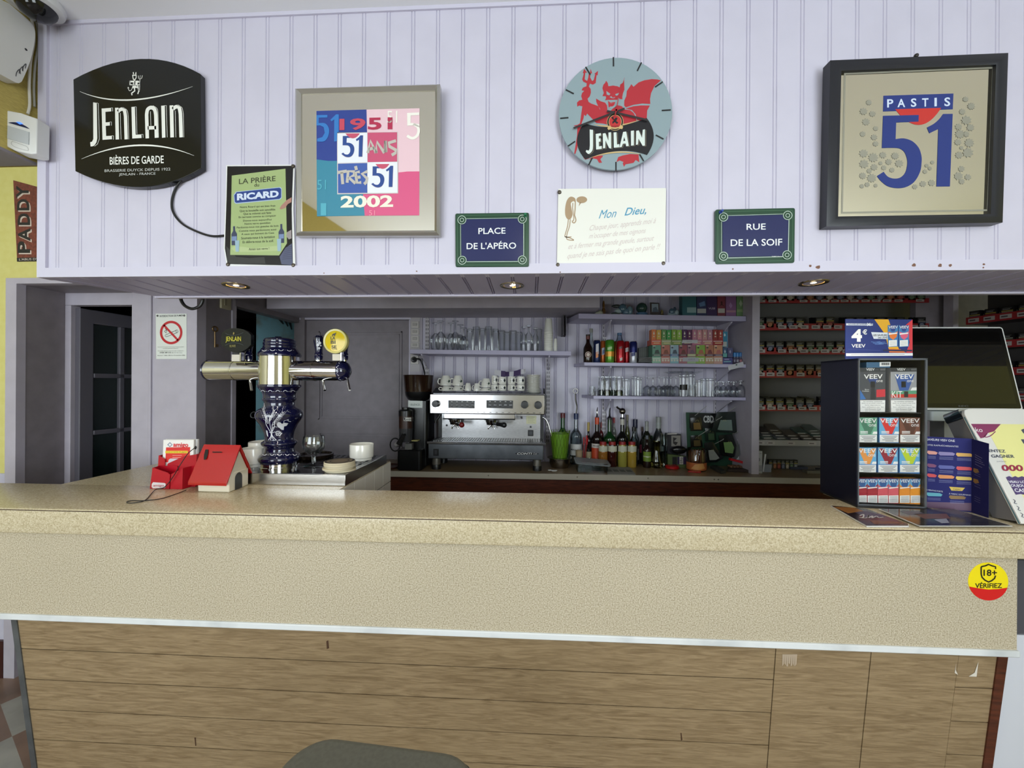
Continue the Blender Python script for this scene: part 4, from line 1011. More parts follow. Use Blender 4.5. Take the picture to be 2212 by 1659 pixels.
# ---- recessed spots in the soffit
for i, (px_, py_, lab) in enumerate(((510,616, 'recessed soffit spotlight above the red leaflet holder and the beer column'),(1106,616, 'recessed soffit spotlight above the coffee machine'),(1757,610, 'recessed soffit spotlight above the tobacco shelves'))):
    c = at_z(px_, py_, ZSOF - 0.001); root = thing('recessed_spotlight', c, lab, 'ceiling light', 'recessed spotlights in the soffit')
    G = mat('brass_ring', (150,136,110),0.25, metal=1.0)
    M = Matrix.Translation(c)
    m = MB(); m.lathe([(0.029,0.001),(0.030,-0.003),(0.041,-0.004),(0.043,-0.001),(0.043,0.002)], G, (0,0,0),28, M); m.build('trim_ring', root)
    m = MB(); m.lathe([(0.029,-0.0025),(0.024,0.004),(0.012,0.006),(0,0.0065)], mat('warm_reflector', (200,170,110),0.2, metal=0.6, emit=(255,196,96), estr=1.6),(0,0,0),24, M); m.build('reflector', root)
    m = MB(); m.ball(c + Vector((0,0,0.0025)),(0.012,0.012,0.006), mat('lit_bulb', (255,240,210),0.3, emit=(255,232,180), estr=14.0),12,8); m.build('bulb', root)
    l = bpy.data.lights.new('spotlight_beam', 'SPOT'); l.energy = 5.0; l.color = (1.0,0.86,0.66); l.spot_size = math.radians(140); l.spot_blend = 0.6; l.shadow_soft_size = 0.02
    lo = bpy.data.objects.new('spotlight_beam', l); COL.objects.link(lo); lo.location = c - Vector((0,0,0.012))

# ---- top-left corner: camera, siren box, detector, poster
def corner():
    XS = -1.643
    # dome camera under the ceiling
    c = at_z(70,-12, ZTOP); root = thing('dome_camera', Vector((at_y(78,8,1.125).x, 1.125, ZTOP)), 'white dome security camera with black eye at the ceiling corner', 'camera')
    c = Vector((at_y(78,8,1.125).x, 1.125, ZTOP)); M = Matrix.Translation(c)
    WH = C((214,214,214),0.3)
    m = MB(); m.lathe([(0.0,0),(0.062,0),(0.064,-0.01),(0.06,-0.022),(0.046,-0.026)], WH, (0,0,0),28, M); m.build('base', root)
    m = MB(); m.lathe([(0.046,-0.024),(0.044,-0.034),(0.034,-0.05),(0.018,-0.06),(0,-0.063)], mat('black_dome', (18,18,20),0.08),(0,0,0),24, M); m.build('dome', root)
    # white siren box on the side of the beam
    fr = Frame((XS, 1.0,2.5),(0,1,0),(0,0,1)); F_ = facing(0)
    root = thing('siren_box', (XS, 1.08,2.4), 'white rounded siren box on the yellow side panel above the motion detector', 'siren')
    P = lambda q: [fr.px(x, y) for x, y in q]
    fr2 = Frame((XS + 0.035,1.0,2.5),(0,1,0),(0,0,1))
    q = [(-60,-10),(-20,-12),(20,8)] + [(60,42)] + spl([(60,42),(72,56),(76,80),(66,130),(50,170),(44,178),(34,178),(0,160),(-60,128)], 4)[1:]
    out = [fr2.px(x, y) for x, y in q]
    m = MB(); m.prism(out, 0,0.035, C((216,215,210),0.35), fr2); m.build('case', root, bevel=0.006, seg=3)
    m = MB(); x, y = fr2.px(56,107); fr2.disc(m, x, y, 0.0035, INK, 0.0006,12)
    for i in range(3): fr2.stroke(m, [fr2.px(*p) for p in spl([(34 + i * 7,165 - i * 6),(36 + i * 7,156 - i * 6),(42 + i * 7,150 - i * 6),(44 + i * 5,160 - i * 6)])], 0.002, C((80,80,80),0.4),0.0006)
    m.build('marking', root)
    # motion detector at the fascia's edge
    root = thing('motion_detector', (-1.66, YF - 0.03,2.3), 'white motion detector with blue light at the left edge of the fascia', 'motion sensor')
    fr3 = Frame(at_y(45,285, YF - 0.062), Vector((1,0.18,0)),(0,0,1)); k = crop(0,0,2.5944)
    Q = lambda q: [fr3.px(*k(*p)) for p in q]
    m = MB(); m.prism(Q([(24,614),(118,632),(208,664),(204,860),(172,862),(90,846),(36,820),(24,806)]),0,0.04, C((222,222,220),0.35), fr3); m.build('case', root, bevel=0.004, seg=3)
    m = MB(); m.prism(Q([(48,706),(166,742),(164,812),(46,778)]),-0.003,0.001, C((188,192,196),0.25), fr3); m.build('lens', root)
    m = MB(); fr3.poly(m, Q(bez((46,688),(108,690),(168,724),10)), C((30,40,80),0.3),0.0006); fr3.poly(m, Q([(92,684),(112,684),(130,696),(112,698)]), mat('blue_led', (60,110,255),0.3, emit=(70,120,255), estr=1.5),0.0009)
    fr3.stroke(m, Q(spl([(70,792),(64,806),(90,826),(156,844),(150,822),(110,806),(70,792)])),0.0014, C((176,176,174),0.35),0.0006)
    m.build('status_light', root)
    m = MB(); a = [at_x(x, y, XS + 0.008) for x, y in ((66,35),(72,60),(73,90),(66,130),(63,180),(64,225),(60,246))]
    m.tube(spl([tuple(p) for p in a], 5),0.0035, C((206,202,190),0.4),8); m.tube(spl([tuple(p + Vector((0,0.012,0))) for p in a[:-1]], 5),0.003, C((150,148,140),0.4),8)
    tag(m.build('white_cable'), 'thin white cables running from the dome camera to the motion detector', 'cable')
    # tilted liquor poster on the yellow wall
    fr4 = facing(YY - 0.004); Q = lambda q: [fr4.px(*k(*p)) for p in q]
    m = MB(); root = thing('liquor_poster', at_y(52,490, YY), 'narrow red-brown poster with big black upright letters on the yellow wall', 'poster')
    RB = noisy('red_brown_print', (128,62,46),(98,46,36),90,0.5)
    m.prism(Q([(74,1010),(330,1080),(330,1462),(96,1466)]),0,0.003, RB, fr4); fr4.poly(m, Q([(95,1445),(330,1440),(330,1462),(96,1466)]), INK, 0.0006); m.build('sheet', root)
    m = MB()
    for ch, y0, y1, dx in (('P', 1418,1352,0),('A', 1352,1278,2),('D', 1262,1196,0),('D', 1180,1116,-4),('Y', 1110,1040,-8)):
        for ox, oy, col, l in ((7,7, C((206,190,178),0.5),0.0007),(0,0, INK, 0.0010)):
            fr4.tpx(m, ch, [k(170 + dx + ox, y0 + oy), k(170 + dx + ox, y1 + oy), k(100 + dx + ox, y0 + oy)], col, l, 0.03)
    fr4.tpx(m, "L'ABUS D'ALCOOL", [k(108,1460), k(300,1456), k(108,1448)], C((216,206,196),0.5),0.0009)
    m.build('lettering', root)
corner()
# ================================================================ THINGS ON THE LEFT OF THE COUNTER
def mpp(P):
    """metres per photo pixel at a point"""
    return (Vector(P) - CAM).dot(_f) / F
class LatheFrame(Frame):
    """print on a turned body: x is the sideways offset, y the height"""
    def __init__(s, axis, prof):
        s.a = Vector((axis[0], axis[1], 0)); s.prof = sorted([(z, r) for r, z in prof])
        d = (s.a - Vector((CAM.x, CAM.y, 0))).normalized(); s.d = d; s.e = Vector((d.y, -d.x, 0)); s.O = Vector((axis[0], axis[1], axis[2] if len(axis) > 2 else 1.3))
    def r(s, z):
        P = s.prof
        if z <= P[0][0]: return P[0][1]
        for (z0, r0),(z1, r1) in zip(P, P[1:]):
            if z <= z1: return r0 + (r1 - r0) * (z - z0) / max(z1 - z0,1e-9)
        return P[-1][1]
    def p(s, x, y, d=0.0):
        r = s.r(y) - d; u = max(-r * 0.999, min(r * 0.999, x)); h = math.sqrt(max(r * r - u * u, 0))
        return s.a + s.e * u - s.d * h + Vector((0,0, y))
    def px(s, px, py):
        q = ray(px, py); dist = (s.a - Vector((CAM.x, CAM.y, 0))).length
        r = 0.0
        for _ in range(4):
            t = (dist - r) / (q.x * s.d.x + q.y * s.d.y); w = CAM + q * t; u = (w - s.a).x * s.e.x + (w - s.a).y * s.e.y
            rr = s.r(w.z); r = math.sqrt(max(rr * rr - u * u, 0))
        return (u, w.z)
    def poly(s, mb, P, m, lift=0.0006):
        # split long outlines into strips so that the print follows the curve
        tri = tessellate_polygon([[Vector((x, y, 0)) for x, y in P]])
        for t in tri: s._tri(mb, [P[i] for i in t], m, lift, 2)
    def _tri(s, mb, T, m, lift, n):
        if n:
            a, b, c = T; ab = ((a[0] + b[0]) / 2,(a[1] + b[1]) / 2); bc = ((b[0] + c[0]) / 2,(b[1] + c[1]) / 2); ca = ((c[0] + a[0]) / 2,(c[1] + a[1]) / 2)
            for q in ((a, ab, ca),(ab, b, bc),(ca, bc, c),(ab, bc, ca)): s._tri(mb, q, m, lift, n - 1)
            return
        (x0, y0),(x1, y1),(x2, y2) = T
        if (x1 - x0) * (y2 - y0) - (x2 - x0) * (y1 - y0) < 0: T = [T[0], T[2], T[1]]
        mb.add([s.p(x, y, -lift) for x, y in T], [(0,1,2)], m)

XT0, XT1, YT0, YT1, ZT = -1.235,-0.757,1.545,2.0,1.152
def drip_tray():
    root = thing('drip_tray', ((XT0 + XT1) / 2,1.77, ZC), 'long stainless drip tray under the beer column', 'drip tray')
    m = MB(); TOP = mat('dark_polished_steel', (92,92,94),0.16, metal=1.0)
    m.box((XT0, YT0, ZC),(XT1, YT1, ZT), STEEL); m.build('body', root, bevel=0.002)
    m = MB(); z = ZT + 0.0006
    m.box((XT0 + 0.008, YT0 + 0.008, ZT - 0.002),(XT1 - 0.008, YT1 - 0.008, z), TOP); m.build('top_plate', root)
    m = MB(); fr = Frame((XT0, YT0, z),(1,0,0),(0,1,0))
    m.box((XT0 + 0.20, YT0 + 0.14, z),(XT1 - 0.03, YT1 - 0.03, z + 0.0015), mat('drain_steel', (70,70,72),0.25, metal=1.0))
    for j in range(7):
        for i in range(9):
            x = 0.215 + i * 0.027 + (0.011 if j % 2 else 0); y = 0.155 + j * 0.038
            fr.poly(m, [(x, y),(x + 0.007, y),(x + 0.011, y + 0.026),(x + 0.004, y + 0.026)], C((10,10,11),0.6),0.0022)
    m.build('drain_grate', root)
drip_tray()

def beer_column():
    YA = 1.685; A = at_y(604,900, YA); ax = (A.x, A.y, 1.3); s = mpp(A)
    Z = lambda py: at_y(604, py, YA).z
    root = thing('beer_column', (A.x, A.y, ZT), 'navy ceramic and chrome beer column with two tap arms', 'beer tap')
    BLUE = mat('navy_glazed_ceramic', (14,16,52),0.07, spec=0.6, coat=0.6); PALE = C((214,216,222),0.4)
    q = lambda y: 820 + y / 7.214
    vase = [(262,1283),(262,1270),(285,1245),(290,1205),(268,1165),(228,1135),(212,1100),(208,1050),(238,1010),(247,990),(244,965),(202,935),(196,900),(206,830),(222,780),(256,700),(296,640),(322,590),(328,545),(318,500),(286,460),(232,430),(212,400),(212,340),(226,322),(236,300),(226,282),(226,240),(240,195),(270,150),(285,128),(302,112),(303,86),(292,74),(0,74)]
    vprof = [(r / 7.214 * s, Z(q(y))) for r, y in [vase[0]] + spl(vase[1:-2], 3) + vase[-2:]]
    M = Matrix.Translation((A.x, A.y, 0))
    m = MB(); m.lathe(vprof, BLUE, (0,0,0),40, M); m.build('ceramic_body', root)
    # base
    m = MB(); zb, zt_ = ZT + 0.001, Z(q(1280)); r = 258 / 7.214 * s
    m.lathe([(r + 0.004, zb),(r + 0.004, zb + 0.004),(r, zb + 0.005),(r, zb + 0.018),(r - 0.001, zb + 0.019),(r, zb + 0.020),(r, zb + 0.027),(r - 0.001, zb + 0.028),(r, zb + 0.029),(r, zt_),(0, zt_)], CHROME, (0,0,0),40, M); m.build('chrome_base', root)
    q2 = lambda y: 700 + y / 6.506
    m = MB(); rc_ = 39.5 * s; m.lathe([(0, Z(q2(852))),(rc_, Z(q2(852))),(rc_, Z(q2(452))),(0, Z(q2(452)))], CHROME, (0,0,0),48, M, smooth=True); m.build('chrome_collar', root)
    cap = [(262,460),(272,452),(272,430),(262,410),(238,385),(222,352),(206,340),(206,322),(198,312),(204,300),(206,275),(198,262),(200,245),(196,225),(180,212),(130,200),(60,194),(0,192)]
    m = MB(); cprof = [(r / 6.506 * s, Z(q2(y))) for r, y in cap]; m.lathe(cprof, BLUE, (0,0,0),40, M); m.build('ceramic_cap', root)
    # white painted decoration
    lf = LatheFrame(ax, vprof[1:-2]); k = crop(540,820,7.214); P = lambda q: lf.pts(q, k); u = lambda n: n / 7.214 * s
    m = MB(); ST = lambda q, w: lf.stroke(m, P(q), u(w), PALE, 0.0007)
    for x0, y0, x1, y1, cx in ((285,945,250,560,330),(318,945,310,560,340),(412,945,380,640,340),(368,955,345,700,342)): ST(spl([(x0, y0),(cx, 850),(x1,(y0 + y1) / 2 - 60),(x1, y1)]),8)
    def ear(bx, by, tx, ty, n=7, w=24):
        dx, dy = tx - bx, ty - by; L = math.hypot(dx, dy); ux, uy = dx / L, dy / L; vx, vy = -uy, ux
        ST([(bx, by),(tx, ty)], 6)
        for i in range(n):
            f = i / (n - 0.5); cx, cy = bx + dx * f, by + dy * f
            for sg in (-1,1):
                lf.poly(m, P([(cx, cy),(cx + ux * 16 + vx * sg * w * 0.55, cy + uy * 16 + vy * sg * w * 0.55),(cx + ux * 40 + vx * sg * w * 0.6, cy + uy * 40 + vy * sg * w * 0.6),(cx + ux * 22 + vx * sg * 4, cy + uy * 22 + vy * sg * 4)]), PALE, 0.0007)
                ST([(cx + ux * 30 + vx * sg * w * 0.6, cy + uy * 30 + vy * sg * w * 0.6),(cx + ux * 100 + vx * sg * w * 1.9, cy + uy * 100 + vy * sg * w * 1.9)], 3)
    ear(285,690,205,460,8); ear(300,650,375,480,7); ear(345,710,505,510,8)
    lf.poly(m, P([(418,690),(440,662),(470,664),(500,690),(530,672),(598,680),(570,720),(530,730),(525,786),(490,780),(455,750),(440,745),(424,720)]), PALE, 0.0007)
    ST(spl([(350,760),(380,735),(425,742)]),7); ST(spl([(525,672),(535,640),(570,632),(600,620),(590,640),(610,650),(640,655)]),6)
    for i, (x, y) in enumerate(((405,820),(425,806),(450,806),(472,820),(490,838),(410,845),(435,835),(458,835),(478,852),(420,866),(444,862),(466,872))): lf.disc(m, *lf.px(*k(x, y)), u(10), PALE, 0.0007,8)
    ST([(345,830),(390,815)], 7); ST([(340,820),(300,825)], 7); lf.poly(m, P([(250,785),(272,800),(284,890),(268,880),(256,830)]), PALE, 0.0007)
    for py, dr in ((180,1),(1168,-1)):
        for i in range(5):
            x = 235 + i * 118 - (40 if dr > 0 else 10)
            ST(spl([(x - 34, py + (8 if dr > 0 else -6)),(x, py - 12 * dr),(x + 38, py + (8 if dr > 0 else -6))]),9); lf.disc(m, *lf.px(*k(x + 58, py + 4)), u(5), PALE, 0.0007,8)
    lf2 = LatheFrame(ax, cprof[1:-4]); k2 = crop(440,700,6.506)
    for i in range(4):
        x = 850 + i * 118; y = 366 + (0 if 0 < i < 3 else 4); lf2.stroke(m, lf2.pts(spl([(x - 34, y - 6),(x, y + 10),(x + 36, y - 6)]), k2), u(8), PALE, 0.0007); lf2.disc(m, *lf2.px(*k2(x + 58, y)), u(4), PALE, 0.0007,8)
    m.build('painted_decoration', root)
    # arms
    ra = 21.3 * s; zc_ = Z(800.5)
    def X(px): return at_y(px, 800, YA).x
    for nm, xa, xb in (('tap_arm', X(451), A.x - 0.02),('tap_arm', A.x + 0.02, X(738))):
        m = MB(); m.tube([(xa, YA, zc_),(xb, YA, zc_)], ra, CHROME, 40); m.build(nm, root)
    for px_ in (510,681):
        m = MB(); Mx = Matrix.Translation((X(px_), YA, zc_)) @ Matrix.Rotation(pi / 2,4, 'Y'); m.lathe([(ra, -0.005),(ra + 0.0015,-0.004),(ra + 0.0015,-0.0006),(ra, 0),(ra + 0.0015,0.0006),(ra + 0.0015,0.004),(ra, 0.005)], CHROME, (0,0,0),40, Mx); m.build('joint_ring', root)
    m = MB(); Mx = Matrix.Translation((X(451), YA, zc_)) @ Matrix.Rotation(-pi / 2,4, 'Y'); m.lathe([(ra + 0.001,-0.006),(ra + 0.002,0),(ra * 0.9,0.006),(0,0.008)], BLUE, (0,0,0),36, Mx); m.build('end_cap', root)
    m = MB(); Mx = Matrix.Translation((X(735), YA, zc_)) @ Matrix.Rotation(pi / 2,4, 'Y'); rr_ = ra * 1.03
    m.lathe([(rr_, 0),(rr_ * 1.02,0.004),(rr_ * 0.96,0.018),(rr_ * 0.75,0.034),(rr_ * 0.4,0.044),(0,0.047)], BLUE, (0,0,0),36, Mx)
    for i in range(10):
        a = 2 * pi * i / 10; pts = [Mx @ Vector((rr_ * 0.985 * math.cos(a + t), rr_ * 0.985 * math.sin(a + t),0.012 - 0.006 * math.cos(t * 9))) for t in (-0.2,-0.1,0,0.1,0.2)]
        m.tube(pts, 0.0012, PALE, 5)
    for pts in ([(0.6,0.5,0.031),(0.35,0.35,0.039),(0.25,0.1,0.043),(0.4,-0.2,0.041)], [(0.1,0.6,0.034),(-0.1,0.3,0.042),(-0.3,0.4,0.039)]):
        m.tube([Mx @ Vector((x * rr_, y * rr_, z)) for x, y, z in pts], 0.0016, PALE, 5)
    m.build('end_cap', root)
    # tap handles and spouts
    def handle(px_, ztop, dy):
        p = Vector((X(px_), YA + dy, zc_ + ra * 0.96)); h = ztop - p.z; m = MB(); Mh = Matrix.Translation(p); w = 10.5 * s
        m.lathe([(w * 0.62,0),(w * 0.62, h * 0.06)], CHROME, (0,0,0),16, Mh)
        m.lathe([(w * 0.75, h * 0.05),(w * 0.8, h * 0.2),(w * 0.68, h * 0.24),(w * 0.82, h * 0.28),(w * 0.62, h * 0.36),(w * 0.78, h * 0.55),(w, h * 0.8),(w * 0.95, h * 0.92),(w * 0.5, h * 0.99),(0, h)], BLUE, (0,0,0),20, Mh)
        for i in range(9): a = 2 * pi * i / 9; m.ball(p + Vector((w * 0.5 * math.cos(a), w * 0.5 * math.sin(a), h * 0.98)), w * 0.14, BLUE, 6,4)
        lf3 = LatheFrame((p.x, p.y, p.z), [(w * 0.75, p.z + h * 0.05),(w * 0.62, p.z + h * 0.36),(w * 0.78, p.z + h * 0.55),(w, p.z + h * 0.8),(w * 0.95, p.z + h * 0.92)])
        for x, z, r in ((-0.2,0.62,0.28),(0.15,0.7,0.3),(0.05,0.5,0.22),(0.35,0.6,0.16),(-0.3,0.75,0.14)): lf3.disc(m, x * w, p.z + h * z, r * w, PALE, 0.0007,7)
        lf3.stroke(m, [(-w * 0.6, p.z + h * 0.24),(0, p.z + h * 0.26),(w * 0.6, p.z + h * 0.24)], 0.0014, PALE, 0.0018)
        m.build('tap_handle', root)
    handle(533, Z(728),0.01); handle(688.5, Z(725),0.0); handle(743.5, Z(727),0.0); handle(583.5, Z(724),0.055)
    for a_, b_ in (((540,818),(543.5,843)),((697,818),(702,843)),((750,818),(755.5,843))):
        m = MB(); pa = at_y(*a_, YA - 0.005); pb = at_y(*b_, YA - 0.03); m.tube([pa, pb], 0.0055, CHROME, 12); m.build('spout', root)
    # badges
    fr = facing(YA - 0.055); kk = k2; Q = lambda q: fr.pts(q, kk)
    m = MB(); out = [(250,130)] + spl([(250,130),(320,80),(430,58),(540,72),(620,110),(664,152)])[1:] + [(664,290)] + spl([(664,290),(600,350),(500,398),(420,396),(330,360),(240,290)])[1:]
    m.prism(Q(out),0,0.02, mat('black_badge', (18,22,24),0.2, spec=0.35), fr); m.build('oval_badge', root, bevel=0.003, seg=3)
    m = MB(); GO = C((206,196,50),0.4); GR = C((60,72,72),0.4)
    fr.tpx(m, 'JENLAIN', [kk(312,262), kk(528,262), kk(312,176)], GO, 0.0016,0.01); fr.tpx(m, 'BLONDE', [kk(370,324), kk(452,324), kk(370,292)], C((150,140,70),0.4),0.0016)
    fr.stroke(m, Q(bez((310,128),(420,160),(560,120),12)),0.0012, GR, 0.0014); fr.stroke(m, Q(bez((310,300),(430,264),(560,296),12)),0.0012, GR, 0.0014); fr.poly(m, Q([(418,118),(426,112),(436,124),(430,148),(414,148)]), C((150,130,60),0.4),0.0014)
    m.build('badge_lettering', root)
    LBL = C((206,200,186),0.6)
    for x0, y0, x1, y1 in ((380,428,496,522),(1800,420,1916,512)):
        m = MB(); a, b_, = fr.px(*kk(x0, y1)), fr.px(*kk(x1, y0)); m.box((a[0], YA - 0.05, a[1]),(b_[0], YA - 0.03, b_[1]), LBL); m.box((b_[0] - 0.001, YA - 0.05, a[1]),(b_[0] + 0.004, YA - 0.03, b_[1] + 0.01), CHROME); m.box((a[0] + 0.004, YA - 0.045, b_[1] - 0.002),(b_[0] - 0.002, YA - 0.032, b_[1] + 0.03), BLACKP); m.build('price_label', root)
    m = MB(); cx, cz = fr.px(*kk(1850,240)); r = 172 / 6.506 * s * 0.97
    Mb = Matrix.Translation((cx, YA - 0.055, cz)) @ Matrix.Rotation(pi / 2,4, 'X')
    m.lathe([(r, -0.016),(r, 0.001),(r * 0.97,0.003),(r * 0.84,0.002),(r * 0.83,0.0)], [C((206,196,120),0.2)] * 4,(0,0,0),40, Mb)
    m.lathe([(r * 0.83,0.0005),(r * 0.5,0.003),(0,0.004)], mat('yellow_badge', (218,190,22),0.12),(0,0,0),40, Mb); m.lathe([(0,-0.016),(r, -0.016)], BLACKP, (0,0,0),40, Mb); m.build('round_badge', root)
    m = MB(); KK = C((34,30,14),0.4); L = 0.0045
    for t, x0, x1, yb, yt in (('LA', 1790,1856,222,176),('BI', 1792,1858,280,232),('SE', 1802,1874,344,300)): fr.tpx(m, t, [kk(x0, yb), kk(x1, yb), kk(x0, yt)], KK, L, 0.02)
    fr.tpx(m, 'BLONDE', [kk(1812,362), kk(1880,362), kk(1812,350)], KK, L)
    fr.poly(m, Q([(1812,150),(1830,136),(1852,132),(1866,116),(1864,140),(1856,152),(1850,176),(1842,176),(1838,160),(1822,160),(1818,180),(1810,178)]), KK, L)
    m.build('badge_lettering', root)
beer_column()

# ---- glassware helpers
GLASS = thin_glass('clear_glass', (251,253,253),0.9); 
def goblet(parent_name, at, prof, label, cat, group=None, mat_=None, flip=False, n=28):
    """stemmed or straight glass from an outside profile (radius, height)"""
    m = MB(); h = max(z for r, z in prof)
    m.lathe([(r, (h - z) if flip else z) for r, z in prof], mat_ or GLASS, (0,0,0), n, Matrix.Translation(at)); o = m.build(parent_name)
    return tag(o, label, cat, group)
p = at_z(675,1008, ZT); mp_ = mpp(p); c = Vector((p.x, p.y + 0.01, ZT + 0.0012))
w = mp_
goblet('beer_goblet', c, [(0,0.001),(19 * w, 0.0),(19.5 * w, 0.002),(8 * w, 0.006),(4.2 * w, 0.011),(3.8 * w, 18 * w),(6 * w, 23 * w),(14 * w, 28 * w),(20.5 * w, 36 * w),(23 * w, 46 * w),(22.5 * w, 55 * w),(20.5 * w, 65 * w),(19.6 * w, 65 * w),(21.4 * w, 54 * w),(21.8 * w, 46 * w),(19.4 * w, 37 * w),(12 * w, 30 * w),(0,28.5 * w)], 'empty stemmed beer goblet standing in front of the drip tray grate', 'glass')
# bowls
PORC = mat('white_porcelain', (226,224,216),0.12, coat=0.3)
def bowl(px_, py_, rpx, hpx, label, group='white porcelain bowls on the drip tray', zoff=0.0):
    p = at_z(px_, py_, ZT); w = mpp(p); r, h = rpx * w, hpx * w; z0 = ZT + 0.0012 + zoff
    m = MB(); m.lathe([(0,0.004),(r * 0.80,0.004),(r * 0.80,0),(r * 0.86,0),(r * 0.87, h * 0.14),(r * 0.97, h * 0.18),(r, h * 0.3),(r, h * 0.97),(r * 0.985, h),(r * 0.95, h * 0.98),(r * 0.94, h * 0.3),(r * 0.8, h * 0.16),(0, h * 0.12)], PORC, (0,0,0),36, Matrix.Translation((p.x, p.y + r, z0)))
    return tag(m.build('white_bowl'), label, 'bowl', group)
bowl(770,998,25.5,35, 'white porcelain bowl standing alone at the right of the drip tray')
bowl(548,1000,27,42, 'white porcelain bowl behind the red-roofed ceramic house, the taller one at the back')
bowl(530,1012,24,40, 'white porcelain bowl right behind the gable of the red-roofed ceramic house')
# ashtray behind the column
p = at_z(668,992, ZT); m = MB(); w = mpp(p); m.lathe([(0,0.006),(30 * w, 0.006),(32 * w, 0.0),(36 * w, 0.0),(38 * w, 0.016),(34 * w, 0.017),(31 * w, 0.01),(0,0.009)], mat('dark_brown_glass', (34,26,20),0.1),(0,0,0),32, Matrix.Translation((p.x, p.y + 0.055, ZT + 0.0012)))
tag(m.build('ashtray'), 'dark round ashtray on the drip tray behind the beer column', 'ashtray')
# beer mats
p = at_z(717,1024, ZT); w = mpp(p); rc2 = random.Random(2)
MATS = ['bottom beer mat of the stack of five in front of the drain grate', 'second beer mat from the bottom of the stack of five', 'middle beer mat of the stack of five', 'fourth beer mat from the bottom of the stack of five', 'top beer mat of the stack, with a dark printed ring']
for i in range(5):
    r = 32.5 * w; hh = 4.2 * w; cx, cy = p.x + 0.004 * rc2.uniform(-1,1), p.y + r + 0.004 * rc2.uniform(-1,1); z = ZT + 0.0014 + i * (hh + 0.0002)
    m = MB(); m.lathe([(0,0),(r * 0.99,0),(r, hh * 0.3),(r, hh * 0.8),(r * 0.99, hh),(0, hh)], C((196,186,160),0.8),(0,0,0),32, Matrix.Translation((cx, cy, z)))
    if i == 4:
        f_ = Frame((cx, cy, z + hh),(1,0,0),(0,1,0)); f_.disc(m, 0,0, r * 0.97, C((40,36,34),0.6),0.0003); f_.disc(m, 0,0, r * 0.82, C((120,108,90),0.6),0.0005); f_.ring(m, 0,0, r * 0.6,0.006, C((48,42,38),0.6),0.0007)
    tag(m.build('beer_mat'), MATS[i], 'beer mat', 'stack of beer mats')

